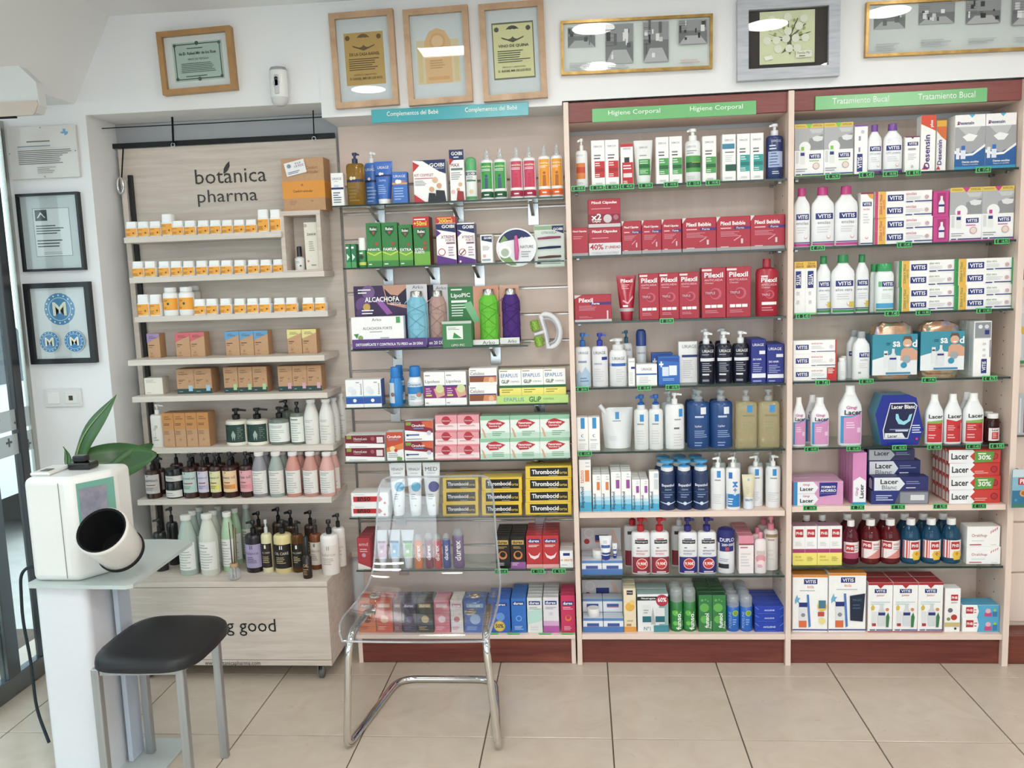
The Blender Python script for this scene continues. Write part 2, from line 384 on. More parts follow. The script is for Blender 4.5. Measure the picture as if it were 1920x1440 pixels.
SH = dict(
    milk=([(.93, 0), (1, .02), (1, .58), (.95, .66), (.62, .84), (.5, .9), (.5, .93)], [(.56, .92), (.6, .935), (.6, .995), (.55, 1)]),
    mouth=([(.96, 0), (1, .015), (1, .66), (.92, .73), (.5, .83), (.44, .85), (.44, .87)], [(.46, .86), (.47, .87), (.44, .995), (.4, 1)]),
    lacer=([(.95, 0), (1, .015), (1, .6), (.93, .68), (.6, .8), (.5, .85)], [(.52, .84), (.47, .87), (.42, .88), (.4, .995), (.36, 1)]),
    phb=([(.85, 0), (1, .03), (1, .52), (.97, .62), (.8, .74), (.45, .85), (.4, .87)], [(.44, .86), (.45, .87), (.45, .995), (.42, 1)]),
    tablet=([(.95, 0), (1, .02), (1, .74), (.92, .8), (.72, .84)], [(.75, .84), (.78, .85), (.78, .99), (.74, 1)]),
    tall=([(.94, 0), (1, .015), (1, .76), (.9, .81), (.5, .84)], [(.4, .84), (.42, .85), (.38, .99), (.34, 1)]),
    drenat=([(.92, 0), (1, .02), (.97, .3), (1, .55), (.8, .68), (.6, .74)], [(.68, .73), (.74, .75), (.66, .985), (.55, 1)]),
    aero=([(.95, 0), (1, .015), (1, .68), (.92, .7)], [(.97, .69), (.97, .9), (.85, .97), (.5, 1)]),
    lube=([(.9, 0), (1, .03), (.95, .5), (1, .8), (.9, .82)], [(.92, .81), (.9, .9), (.6, .98), (.3, 1)]),
    rollon=([(.95, 0), (1, .02), (1, .55), (.9, .6)], [(.93, .58), (.95, .6), (.9, .97), (.8, 1)]),
    pill=([(.97, 0), (1, .02), (1, .58), (.92, .63), (.85, .64)], [(.9, .635), (.92, .65), (.86, .985), (.8, 1)]),
    jarlow=([(.97, 0), (1, .03), (1, .5), (.97, .52)], [(1.02, .52), (1.02, .95), (.98, 1)]),
    dropper=([(.95, 0), (1, .03), (1, .5), (.6, .56), (.45, .57)], [(.5, .57), (.5, .98), (.4, 1)]),
    spraycap=([(.94, 0), (1, .015), (1, .72), (.88, .77), (.5, .8)], [(.5, .79), (.52, .82), (.34, .9), (.28, .99), (.2, 1)]),
    shamp=([(.93, 0), (1, .015), (1, .75), (.9, .82), (.4, .85)], [(.36, .85), (.37, .86), (.35, .99), (.3, 1)]),
)
def k_bottle(W, H, D, base='white', shape='mouth', cap='white', ey=.8, sq=2, prims=(), mat='plastic', capmat='plastic', lab=None, ribs=0, liquid=None):
    b, c = SH[shape]; r = W/2; cy = r*ey
    m = MB().lathe(body_prof(W, H, b), base, 0, cy, 22, ey, sq)
    cp = MB().lathe(body_prof(W, H, c), cap, 0, cy, 28 if ribs else 18, ey if sq == 2 and ey > .9 else (ey+1)/2 if shape != 'pill' else ey, sq if shape == 'pill' else 2)
    if ribs:                                                       # ribbed screw cap
        n0 = 28
        for i, q in enumerate(cp.v):
            if i % n0 % 2 == 0: cp.v[i] = (q[0]*.955, cy+(q[1]-cy)*.955, q[2])
    parts = [('body', m, mat), ('cap', cp, capmat)]
    sf = ell(cy, r, r*ey, sq)
    if lab:
        v0, v1, col = lab[:3]; lm = MB(); rr = r*1.006; w = lab[3] if len(lab) > 3 else .97
        N = 14; pts = []
        for i in range(N+1):
            x = -rr*w+2*rr*w*i/N
            pts.append((x, ell(cy, rr, rr*ey, sq)(x, 0)))
        for i in range(N):
            lm.add([(pts[i][0], pts[i][1]-.0002, H*v0), (pts[i+1][0], pts[i+1][1]-.0002, H*v0), (pts[i+1][0], pts[i+1][1]-.0002, H*v1), (pts[i][0], pts[i][1]-.0002, H*v1)], [(0, 1, 2, 3)], col)
        parts.append(('label', lm, 'print'))
        sf = ell(cy, rr, rr*ey, sq)
    return parts, sf, False
def k_pump(W, H, D, base='white', pump='white', hb=.76, ey=.8, sq=2, nz=-1, prims=(), mat='plastic', lab=None, pmat='plastic', nl=.62, collar=None, neck=.3, shd=.06, head=1.0):
    r = W/2; cy = r*ey; hb_ = H*hb
    prof = [(r*.95, 0), (r, hb_*.015), (r, hb_*(1-shd*1.6)), (r*.96, hb_*(1-shd*.7)), (r*.8, hb_*(1-shd*.15)), (r*neck*1.05, hb_)]
    m = MB().lathe(prof, base, 0, cy, 22, ey, sq)
    pm = MB(); nr = r*neck; hp = H-hb_
    pm.lathe([(nr, hb_*.995), (nr*1.05, hb_+hp*.05), (nr*1.05, hb_+hp*.42), (nr*.7, hb_+hp*.46), (nr*.45, hb_+hp*.5), (nr*.45, hb_+hp*.72), (nr*.9*head, hb_+hp*.74), (nr*.95*head, hb_+hp*.95), (nr*.8*head, H)], pump, 0, cy, 14)
    L_ = r*nl; z1, z0 = hb_+hp*.97, hb_+hp*.78; w = nr*.42
    if nz: 
        s_ = nz
        pm.add([(s_*nr*.5, cy-w, z0), (s_*nr*.5, cy+w, z0), (s_*nr*.5, cy+w, z1), (s_*nr*.5, cy-w, z1), (s_*(nr+L_), cy-w*.6, z0-hp*.06), (s_*(nr+L_), cy+w*.6, z0-hp*.06), (s_*(nr+L_), cy+w*.6, z1-hp*.1), (s_*(nr+L_), cy-w*.6, z1-hp*.1)],
               [(0, 1, 2, 3), (4, 7, 6, 5), (0, 3, 7, 4), (1, 5, 6, 2), (3, 2, 6, 7), (0, 4, 5, 1)], pump)
    parts = [('body', m, mat), ('pump_head', pm, pmat)]
    if collar: parts.append(('collar', MB().lathe([(nr*1.3, hb_*.97), (nr*1.3, hb_+hp*.3)], collar, 0, cy, 16), 'plastic'))
    sf = ell(cy, r, r*ey, sq)
    if lab:
        v0, v1, col = lab[:3]; lm = MB(); rr = r*1.006; N = 14; g = ell(cy, rr, rr*ey, sq); w2 = lab[3] if len(lab) > 3 else .96
        xs = [-rr*w2+2*rr*w2*i/N for i in range(N+1)]
        for i in range(N):
            lm.add([(xs[i], g(xs[i], 0)-.0002, H*v0), (xs[i+1], g(xs[i+1], 0)-.0002, H*v0), (xs[i+1], g(xs[i+1], 0)-.0002, H*v1), (xs[i], g(xs[i], 0)-.0002, H*v1)], [(0, 1, 2, 3)], col)
        parts.append(('label', lm, 'print')); sf = g
    return parts, sf, False
def k_tube(W, H, D, base='white', cap='white', prims=(), hc=.15, cw=.62, mat='plastic', rd=.42):
    r0 = W*rd; zc = H*hc
    rx = lambda z: (W*cw/2+(W/2-W*cw/2)*max(0, min(1, (z-zc)/(H-zc)))**.8)
    ry = lambda z: max(.0012, r0*(1-max(0, min(1, (z-zc)/(H*.97-zc)))**1.1))
    m = MB(); n = 22; zs = [zc+(H-zc)*t for t in (0, .12, .3, .5, .7, .85, .95, .955, 1)]; rings = []
    for z in zs:
        row = []
        for i in range(n):
            a = 2*math.pi*i/n; row.append(len(m.v)); m.v.append((rx(z)*math.cos(a), r0+ry(z)*math.sin(a), z))
        rings.append(row)
    for j in range(len(zs)-1):
        for i in range(n): m.f.append([rings[j][i], rings[j][(i+1) % n], rings[j+1][(i+1) % n], rings[j+1][i]]); m.c.append(hx(base))
    m.f.append(rings[0][::-1]); m.f.append(rings[-1]); m.c += [hx(base)]*2
    c = MB().lathe([(W*cw*.44, 0), (W*cw*.46, .001), (W*cw*.5, zc*.95), (W*cw*.5, zc)], cap, 0, r0, 22, r0/(W*cw*.5)*.98)
    return [('body', m, mat), ('cap', c, 'plastic')], ell(r0, rx, ry), False
KINDS = dict(box=k_box, bottle=k_bottle, pump=k_pump, tube=k_tube)
MESHC = {}
def build(kind, W, H, D, prims, kw):
    key = (kind, round(W, 3), round(H, 3), round(D, 3), repr(prims), repr(sorted(kw.items())))
    if key not in MESHC:
        W, H, D = round(W, 3), round(H, 3), round(D, 3)
        parts, sf, flat = KINDS[kind](W, H, D, prims=prims, **kw)
        if prims:
            A, B = prints(prims, W, H, sf, flat)
            if A.v: parts.append(('printed_front', A, 'print'))
            if B.v: parts.append(('lettering', B, 'print'))
        MESHC[key] = [(n, m.mesh(n, mt, 0 if n in ('printed_front', 'lettering') else 38)) for n, m, mt in parts]
    return MESHC[key]
REG = []
SHELF = {}
def spawn(name, parts, loc, rotz=0):
    root = link(name, parts[0][1], None, loc, rotz)
    for n, me in parts[1:]: link(n, me, root)
    return root
ROWW = ['', 'second row', 'third row', 'fourth row', 'fifth row', 'sixth row', 'seventh row']
def item(sh, kind, name, cat, desc, x0, x1, yt, n=1, prims=(), Y=None, D=None, deep=1, lay='', yb=None, gap=.004, rot=0, vis=None, **kw):
    S = SHELF[sh]; Yf = S['y'] if Y is None else Y; xm = (x0+x1)/2
    z0 = S['z'] if yb is None else at(xm, yb, Yf).z
    q = at(xm, yt, Yf); H = q.z-z0; vb = pix((q.x, Yf, z0))[1]; vm = (yt+vb)/2
    ws = [at(x0+(x1-x0)*i/n, vm, Yf).x for i in range(n+1)]
    W = (ws[-1]-ws[0])/n-.0012; D_ = D if D else min(max(W*.9, .03), .07)
    if kind in ('bottle', 'pump'): D_ = W*kw.get('ey', .8)
    if kind == 'tube': D_ = W*.84
    parts = build(kind, W, H, D_, tuple(prims), kw); out = []
    for i in range(n):
        for k in range(deep):
            if vis and k and (i, k) not in vis and i not in vis: continue
            x = (ws[i]+ws[i+1])/2; y = Yf+k*(D_+gap)
            jr = rot or (random.uniform(-.03, .03) if kind == 'box' else random.uniform(-.06, .06))
            if kind == 'box' and n > 1: jr = 0 if not rot else rot
            o = spawn(name, parts, (x, y, z0), jr); o['category'] = cat
            REG.append((o, desc, S['place'], lay, ROWW[k], x)); out.append(o)
    return out
ORD = ['first', 'second', 'third', 'fourth', 'fifth', 'sixth', 'seventh', 'eighth', 'ninth', 'tenth', 'eleventh', 'twelfth', 'thirteenth', 'fourteenth', 'fifteenth']
def assign_labels():
    g = {}
    for t in REG: g.setdefault((t[1], t[2], t[3], t[4]), []).append(t)
    for (d, pl, lay, row), L_ in g.items():
        L_.sort(key=lambda t: t[5])
        for i, t in enumerate(L_):
            w = []
            if lay: w.append(lay)
            w.append(d)
            s = ' '.join(w)+(', '+row if row else '')+(', '+ORD[i]+' from the door' if len(L_) > 1 else '')+', '+pl
            t[0]['label'] = s
            t[0]['group'] = (d+' on the '+pl)
            if not 4 <= len(s.split()) <= 16: print('LABELLONG', len(s.split()), s)

# ------------------------------------------------------------------ the room
ZC = 2.41; WY = .10
fl = struct('floor', MB().box(-2.6, 3.3, -6.1, .42, -.06, -.004, 'grey'), 'grout')
tm = MB().box(-.198, .198, -.2075, .2075, -.02, 0, 'white', .0012).mesh('tile', 'tile', 0)
for i in range(-6, 8):
    for j in range(-1, 10):
        link('tile', tm, fl, (.2+.4*i, -.2095-.419*j, 0))
struct('wall_back', MB().box(-1.829, 3.3, .31, .45, 0, 2.075, 'white'), 'paint')
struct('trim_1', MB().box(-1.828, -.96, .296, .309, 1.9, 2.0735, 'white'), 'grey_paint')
struct('wall_back_pier', MB().box(-2.16, -1.829, WY, .45, 0, 2.075, 'white'), 'paint')
struct('wall_back_upper', MB().box(-2.3, 3.3, WY, .45, 2.075, 2.6, 'white'), 'paint')
struct('wall_back_bulkhead', MB().box(-.958, -.113, .094, .309, 2.022, 2.0745, 'white').box(-.958, -.113, .094, WY-.0005, 2.0745, 2.398, 'white').box(-.113, 3.3, .094, WY-.0005, 2.036, 2.398, 'white'), 'paint')
struct('wall_back_right', MB().box(1.47, 3.3, .22, .31, 0, 2.075, 'white'), 'paint')
struct('ceiling', MB().box(-1.706, 3.3, -6.1, WY, ZC, ZC+.08, 'white'), 'paint')
struct('ceiling_slope', MB().prism([(-1.866, 2.116), (-1.706, 2.41), (-1.706, 2.49), (-2.3, 2.49), (-2.3, 2.116)], -6.1, WY, 'white'), 'paint')
struct('wall_right', MB().box(3.2, 3.3, -6.1, .45, 0, 2.6, 'white'), 'paint')
struct('wall_front', MB().box(-2.3, -1.7, -6.2, -6.1, 0, 2.6, 'white').box(2.7, 3.3, -6.2, -6.1, 0, 2.6, 'white').box(-1.7, 2.7, -6.2, -6.1, 0, .3, 'white').box(-1.7, 2.7, -6.2, -6.1, 2.34, 2.6, 'white'), 'paint')
wn = empty('window_1', (0, -6.15, 0)); wn['kind'] = 'structure'
for x in (-1.7, -.24, 1.2, 2.66): put('window_post', MB().box(x, x+.04, -.03, .03, .3, 2.34, '#8d9397', .002), 'metal', wn, smooth=0)
for x in (-1.66, -.2, 1.24): put('glass', MB().box(x, x+1.42, -.003, .003, .3, 2.34, 'white'), 'pane', wn, smooth=0)
struct('wall_left', MB().box(-2.3, -2.16, -6.1, -3.4, 0, 2.116, 'white'), 'paint')
struct('pavement', MB().box(-9, -2.3, -9, 5, -.08, -.02, 'white').box(-2.3, 6, -12, -6.2, -.08, -.02, 'white'), 'pavement')
fa = struct('exterior_facade', MB().box(-9.2, -9, -9, 5, -.02, 5.5, 'white'), 'facade')
# glass shop door on the door side
DX = -2.15
dr = empty('door_1'); dr['kind'] = 'structure'
put('jamb_strip', MB().box(DX-.008, DX+.008, .075, .099, 0, 2.07, '#b9bcb6', .002), 'metal', dr)
put('stile', MB().box(DX-.025, DX+.012, -.20, -.135, .07, 2.06, '#6d7478', .003), 'metal', dr)
put('stile', MB().box(DX-.02, DX+.012, -.005, .04, 0, 2.06, '#33363a', .003), 'plastic', dr)
put('stile', MB().box(DX-.025, DX+.012, -3.39, -3.32, .0, 2.06, '#6d7478', .003), 'metal', dr)
put('stile', MB().box(DX-.025, DX+.012, -1.62, -1.55, .07, 2.06, '#6d7478', .003), 'metal', dr)
put('bottom_rail', MB().box(DX-.025, DX+.012, -3.3, .07, .0, .075, '#7d8488', .003), 'metal', dr)
put('glass', MB().box(DX-.006, DX, -.14, .08, .07, 2.06, 'white'), 'door_glass', dr, smooth=0)
put('glass', MB().box(DX-.006, DX, -3.3, -.2, .07, 2.06, 'white'), 'door_glass', dr, smooth=0)
for zb in (.86, .95):
    fr = put('frosted_band', MB().box(DX+.001, DX+.003, -3.3, .08, zb, zb+.075, 'white'), 'frost_film', dr, smooth=0)
    m = MB()
    for k in range(30):
        y = .05-.105*k-(.05 if zb > .9 else 0); z = zb+.0375+(.012 if k % 2 else -.012)
        m.box(DX+.0035, DX+.0045, y-.016, y+.016, z-.004, z+.004, '#5d666b').box(DX+.0035, DX+.0046, y-.004, y+.004, z-.016, z+.016, '#5d666b')
    put('cross_marks', m, 'print', fr, smooth=0)
oa = at(72, 178, -.55); zb_ = at(60, 212, -.55).z; zt_ = min(2.112, at(0, 117, -.55).z)
op = put('door_operator', MB().prism([(-2.16, zb_), (oa.x-.012, zb_), (oa.x, zb_+.02), (oa.x-.004, zb_+.085), (oa.x-.05, zt_-.012), (-2.16, zt_)], -.55, -.515, '#c6cac9'), 'plastic', None, (0, 0, 0), smooth=0)
tag(op, 'grey angular sliding door operator housing above the glass door', 'door operator')
put('lower_trim', MB().prism([(-2.16, zb_-.006), (oa.x-.02, zb_-.006), (oa.x-.012, zb_+.002), (oa.x-.002, zb_+.022), (oa.x-.004, zb_+.034), (-2.16, zb_+.034)], -.555, -.5502, '#b9ada0'), 'plastic', op, smooth=0)
put('track_slot', MB().box(-2.15, oa.x-.09, -.549, -.52, zb_-.006, zb_-.001, '#141416'), 'matte', op, smooth=0)
car = empty('parked_car', (-4.2, .9, -.02)); tag(car, 'pale car parked in the street beyond the glass door', 'car')
put('car_body', MB().prism([(-2, .3), (2, .3), (2.1, .7), (1.5, .9), (.9, 1.4), (-.9, 1.4), (-1.5, .9), (-2.1, .75)], -.8, .8, '#c9ced2', 'x'), 'plastic', car, smooth=0)
put('car_window', MB().prism([(-.85, 1.33), (.85, 1.33), (1.3, .95), (-1.3, .95)], -.81, .81, '#3a444a', 'x'), 'plastic', car, smooth=0)
for y in (-1.3, 1.3):
    w = put('wheel', MB().lathe([(.33, -.82), (.33, .82)], '#202022', n=20), 'matte', car, (0, y, .33)); w.rotation_euler.y = math.pi/2

# lamps: round downlights, one small panel, and added square fill panels
def downlight(x, y, desc, r=.085):
    t = empty('ceiling_downlight', (x, y, ZC)); tag(t, desc, 'ceiling light', 'ceiling lights')
    put('trim_ring', MB().lathe([(r, -.004), (r*1.18, -.006), (r*1.2, 0)], '#dcdcdc', n=28, caps=(0, 0)), 'plastic', t)
    put('diffuser', MB().lathe([(r, -.0035), (r*.99, -.0015)], 'white', n=28), 'lamp_light', t)
def panel(x, y, w, h, desc):
    t = empty('ceiling_panel_light', (x, y, ZC)); tag(t, desc, 'ceiling light', 'ceiling lights')
    m = MB()
    for a in ((-w, w, -h, -h+.012), (-w, w, h-.012, h), (-w, -w+.012, -h+.012, h-.012), (w-.012, w, -h+.012, h-.012)): m.box(*a, -.012, 0, '#d8d8d8')
    put('frame', m, 'plastic', t, smooth=0)
    put('diffuser', MB().box(-w+.012, w-.012, -h+.012, h-.012, -.008, -.001, 'white'), 'lamp_light', t, smooth=0)
for x, y, d in ((-1.11, -1.29, 'round ceiling downlight nearest the plant'), (.01, -.44, 'round ceiling downlight above the hygiene cabinet'), (.04, -1.06, 'round ceiling downlight in front of the hygiene cabinet'),
                (.70, -.55, 'round ceiling downlight between the two cabinets'), (1.14, -.45, 'round ceiling downlight above the dental cabinet'), (1.2, -1.3, 'round ceiling downlight in front of the dental cabinet')):
    downlight(x, y, d)
panel(-.60, -.63, .13, .09, 'small rectangular ceiling panel light in front of the slatwall')
for x, y, d in ((-.4, -2.1, 'unseen square fill panel added to the ceiling nearest the chair'), (1.7, -2.1, 'unseen square fill panel added to the ceiling nearest the dental cabinet'), (-.4, -4.2, 'far unseen square fill panel added to the ceiling on the door side'), (1.7, -4.2, 'far unseen square fill panel added to the ceiling away from the door')):  # four unseen panels, added to raise the overall brightness of the room
    panel(x, y, .3, .3, d)

# ------------------------------------------------------------------ shelf cabinets
FY = .085; XU = [(-.110, -.092), (.646, .665), (1.402, 1.423)]; ZT = 2.03
def cabinet(name, label, ups, x0, x1, hdr, holes):
    t = empty(name, (x0, FY, 0)); tag(t, label, 'shelf unit'); o = Vector((x0, FY, 0))
    def part(n, a, mat, c='white', bev=.001, par=t):
        x_0, x_1, y0, y1, z0, z1 = a; return put(n, MB().box(x_0-o.x, x_1-o.x, y0-o.y, y1-o.y, z0, z1, c, bev), mat, par, smooth=0)
    for u in ups: part('side_panel', (u[0], u[1], FY, .305, 0, ZT), 'beech')
    part('back_panel', (x0, x1, .298, .305, .11, 1.95), 'beech')
    part('header', (x0, x1, FY+.016, FY+.034, hdr, ZT), 'mahogany_red')
    part('top_panel', (x0, x1, FY+.035, .297, hdr, hdr+.018), 'beech_flat')
    part('base_shelf', (x0, x1, FY+.004, .297, .098, .118), 'beech_flat')
    part('plinth', (x0, x1, FY+.022, FY+.04, 0, .097), 'mahogany')
    m = MB()
    for k in range(int(1.75/.048)):
        for y in (.16, .27): m.box(x1-.0012-o.x, x1-.0004-o.x, y-.002-o.y, y+.002-o.y, .2+.048*k, .204+.048*k, '#4a4038')
    put('peg_holes', m, 'matte', t, smooth=0)
    return t, part
hdr2 = at(1065, 230, .1).z; hdr3 = at(1490, 208, .1).z
cb2, pt2 = cabinet('shelf_cabinet', 'beech shelf cabinet under the green body hygiene sign', [XU[0], XU[1]], XU[0][1], XU[1][0], hdr2, 1)
cb3, pt3 = cabinet('shelf_cabinet', 'beech shelf cabinet under the green mouth treatment sign', [XU[2]], XU[1][1], XU[2][0], hdr3, 1)
SY = FY+.012                    # glass shelf front edge
def gshelf(key, place, x0, x1, z, desc, y0=SY, y1=.296, th=.007, clips=True):
    t = put('glass_shelf', MB().box(x0, x1, y0+.002, y1, -th, 0, 'white'), 'shelf_glass', None, (0, 0, z), smooth=0)
    tag(t, desc, 'glass shelf'); put('front_edge', MB().box(x0, x1, y0, y0+.002, -th, 0, '#0c1a18'), 'glass_edge', t, smooth=0)
    if clips:
        for x in (x0+.012, x1-.022):
            for y in (y0+.03, y1-.05): put('support_clip', MB().box(x, x+.012, y, y+.018, -th-.008, -th, '#8b8f90', .001), 'metal', t, smooth=0)
    SHELF[key] = dict(z=z, y=.118, place=place); return t
def zmean(a, b, Y): return (at(*a, Y).z+at(*b, Y).z)/2
ON = ['top', 'second', 'third', 'fourth', 'fifth', 'sixth', 'seventh', 'bottom']
x0, x1 = XU[0][1]+.002, XU[1][0]-.002
for k, (a, b) in enumerate([((1072, 353), (1472, 333)), ((1072, 480), (1472, 466)), ((1075, 605), (1472, 592)), ((1078, 727), (1472, 719)), ((1082, 848), (1471, 841))]):
    gshelf('H%d' % (k+1), ON[k]+' hygiene shelf', x0, x1, zmean(a, b, SY), ON[k]+' glass shelf of the hygiene cabinet')
z6 = zmean((1086, 961), (1472, 958), SY-.004); pt2('wooden_shelf', (x0, x1, SY-.004, .296, z6-.02, z6), 'beech_flat'); SHELF['H6'] = dict(z=z6, y=.112, place='wooden hygiene shelf')
gshelf('H7', 'seventh hygiene shelf', x0, x1, zmean((1090, 1080), (1470, 1080), SY), 'lowest glass shelf of the hygiene cabinet')
SHELF['H8'] = dict(z=.118, y=.112, place='bottom hygiene shelf')
x0, x1 = XU[1][1]+.002, XU[2][0]-.002
for k, (a, b) in enumerate([((1488, 332), (1905, 313)), ((1488, 464), (1900, 449)), ((1488, 591), (1896, 578)), ((1487, 716), (1890, 706)), ((1486, 840), (1886, 833))]):
    gshelf('T%d' % (k+1), ON[k]+' dental shelf', x0, x1, zmean(a, b, SY), ON[k]+' glass shelf of the dental cabinet')
z6 = zmean((1486, 951), (1884, 945), SY-.004); pt3('wooden_shelf', (x0, x1, SY-.004, .296, z6-.02, z6), 'beech_flat'); SHELF['T6'] = dict(z=z6, y=.112, place='wooden dental shelf')
gshelf('T7', 'seventh dental shelf', x0, x1, zmean((1486, 1063), (1878, 1062), SY), 'lowest glass shelf of the dental cabinet')
SHELF['T8'] = dict(z=.118, y=.112, place='bottom dental shelf')
# signs
def sign(desc, tl, br, Y, col, st, name='header_sign'):
    a = at(*tl, Y); b = at(*br, Y); W, H = b.x-a.x, .045
    o = put(name, MB().box(-W/2, W/2, 0, .006, 0, H, col, .001), 'plastic', None, ((a.x+b.x)/2, Y, (a.z+b.z)/2-H/2), smooth=0)
    A, B = prints([T(st, .1, .36, .43, .8, '#eef7ee', al='l')], W, H, lambda x, z: 0.0)
    put('lettering', B, 'print', o, smooth=0)
    A, B = prints([T(st, .6, .36, .93, .8, '#eef7ee', al='l')], W, H, lambda x, z: 0.0); put('lettering', B, 'print', o, smooth=0); tag(o, desc, 'sign'); return o
sign('green sign with white lettering on the hygiene cabinet header', (1110, 208.5), (1418, 209.5), FY+.009, '#72bf7a', 'Higiene Corporal')
sign('green sign with white lettering on the dental cabinet header', (1529, 184), (1851, 187), FY+.009, '#72bf7a', 'Tratamiento Bucal')
sign('turquoise sign with white lettering above the slatwall', (696, 211), (991, 211), .086, '#38a9b4', 'Complementos del Bebé')

# ------------------------------------------------------------------ slatwall bay
SX0, SX1, SPY = -.958, -.112, .286
sw = empty('slat_wall', (SX0, SPY, 0)); tag(sw, 'beech slatwall panel with grooves behind glass shelves', 'slatwall')
put('backing_board', MB().box(0, SX1-SX0, .012, .02, .1, 2.02, 'white'), 'beech_flat', sw, smooth=0)
zt = at(632.5, 233.8, SPY).z; z = zt; hs = .235
while z > .13:
    put('slat', MB().box(0, SX1-SX0, 0, .012, -hs+.0095, 0, 'white', .0015), 'beech_flat', sw, (0, 0, z), smooth=0)
    put('groove_lip', MB().box(0, SX1-SX0, .004, .0119, -hs+.0005, -hs+.0048, '#b5b0aa'), 'metal', sw, (0, 0, z), smooth=0)
    z -= hs; hs = .1
sb = empty('slat_wall_base', (-.943, .096, 0)); tag(sb, 'mahogany fronted low base with pale stiles under the slatwall', 'plinth')
w = SX1-.004+.943
put('plinth_board', MB().box(.016, w-.016, .004, .02, .004, .098, 'white'), 'mahogany', sb, smooth=0)
for a in (0, w-.016): put('stile', MB().box(a, a+.016, 0, .185, 0, .1, 'white', .001), 'beech', sb, smooth=0)
put('base_shelf', MB().box(-.004, w, -.008, .188, .1, .116, 'white', .001), 'beech_flat', sb, smooth=0)
SHELF['S8'] = dict(z=.116, y=.108, place='slatwall base')
sx1 = SX1-.006
for k, (ua, ub, va, vb) in enumerate([(622, 1056, 386, 367.5), (643, 1058, 501, 489.5), (658, 990, 655, 648.5), (647, 1064, 765, 756), (646, 1066, 866, 861), (655, 1072, 971, 967), (668, 1076, 1069, 1068)]):
    Yf = .10; a = at(ua, va, Yf); b = at(ub, vb, Yf); z = (a.z+b.z)/2
    t = gshelf('S%d' % (k+1), ON[k]+' slatwall shelf', max(a.x, -.985), min(b.x, sx1), z, ON[k]+' glass shelf on the slatwall', y0=Yf, y1=SPY-.002, th=.005, clips=False)
    SHELF['S%d' % (k+1)]['y'] = .115
    for bx in ((-.82, -.52, -.24), (-.80, -.62, -.45), (-.78, -.4), (-.80, -.24), (-.8, -.25), (-.8, -.25), (-.8, -.25))[k]:
        put('bracket', MB().prism([(SPY-.001, -.006), (SPY-.17, -.006), (SPY-.17, -.010), (SPY-.03, -.052), (SPY-.001, -.052)], bx, bx+.012, '#aeb2b4', 'x').box(bx-.014, bx+.026, SPY-.004, SPY-.001, -.085, -.006, '#c2c5c7', .001), 'metal', t, smooth=0)

# ------------------------------------------------------------------ wooden display on wheels
DW0, DW1 = -1.745, -.999
dp = empty('wood_display', (DW0, .27, 0)); tag(dp, 'tall pale wood product display with shelves and base cabinet on castors', 'display stand')
O = Vector((DW0, .27, 0))
def dpart(n, x_0, x_1, y0, y1, z0, z1, mat='display_wood', bev=.0012, par=None, col='white'):
    return put(n, MB().box(x_0-O.x, x_1-O.x, y0-O.y, y1-O.y, z0, z1, col, bev), mat, par or dp, smooth=0)
pzt = (at(228, 277, .27).z+at(632, 262, .27).z)/2
bp = dpart('back_panel', -1.815, -.964, .27, .284, .36, pzt)
def panel_pt(u, v): q = at(u, v, .2695); return q.x-O.x, q.z
def free_text(par, st, u0, v0, u1, v1, Y, col, origin, bold=0, name='lettering', mat='print'):
    a = at(u0, v1, Y); b = at(u1, v0, Y); W, H = b.x-a.x, abs(b.z-a.z)
    A_, B_ = prints([T(st, 0, 0, 1, 1, col, bold)], W, H, lambda x, z: 0.0)
    return put(name, B_, mat, par, ((a.x+b.x)/2-origin.x, Y-.0004-origin.y, min(a.z, b.z)-origin.z), smooth=0)
free_text(dp, 'botanica', 367, 312, 498, 346, .2695, '#3c3733', O)
free_text(dp, 'pharma', 371, 352, 483, 388, .2695, '#3c3733', O)
lf = MB(); pts = [panel_pt(u, v) for u, v in ((419, 326), (419.5, 316), (424, 308), (430, 302), (430.5, 312), (427, 320), (422, 325))]
lf.add([(x, -.001, z) for x, z in pts], [tuple(range(7))], '#3c3733'); put('leaf_emblem', lf, 'print', dp, smooth=0)
dpart('top_bar', -1.835, -.964, .262, .2695, pzt+.002, pzt+.02, 'black_lacquer')
dpart('rail', -1.777, -1.761, .255, .2695, .375, pzt-.1, 'black_lacquer'); dpart('side_batten', -1.80, -1.780, .245, .2695, .375, pzt-.12, 'shelf_wood')
def dshelf(key, la, ra, place, dyy, xr=None, th=.021):
    q = atx(*la, DW0); Yf = q.y; zb = (q.z+at(*ra, Yf).z)/2; X1 = DW1 if xr is None else at(*ra, Yf).x
    dpart('shelf', DW0, X1, Yf, .2695, zb, zb+th, 'shelf_wood'); SHELF[key] = dict(z=zb+th, y=Yf+dyy, place=place, yf=Yf, x1=X1)
dshelf('D1', (232.5, 455.8), (527.5, 445), 'top wooden shelf', .01, 1)
dshelf('D2', (242.5, 530.5), (608.8, 519.5), 'second wooden shelf', .01)
dshelf('D3', (252.5, 603.8), (615, 594.5), 'third wooden shelf', .01)
dshelf('D4', (240, 685.5), (610, 677.5), 'fourth wooden shelf', .085)
dshelf('D5', (248, 755.5), (615, 746), 'fifth wooden shelf', .06)
dshelf('D6', (287.5-22, 851.5), (623.8, 845), 'sixth wooden shelf', .02)
dshelf('D7', (258, 948), (622, 943), 'lowest wooden shelf', .012)
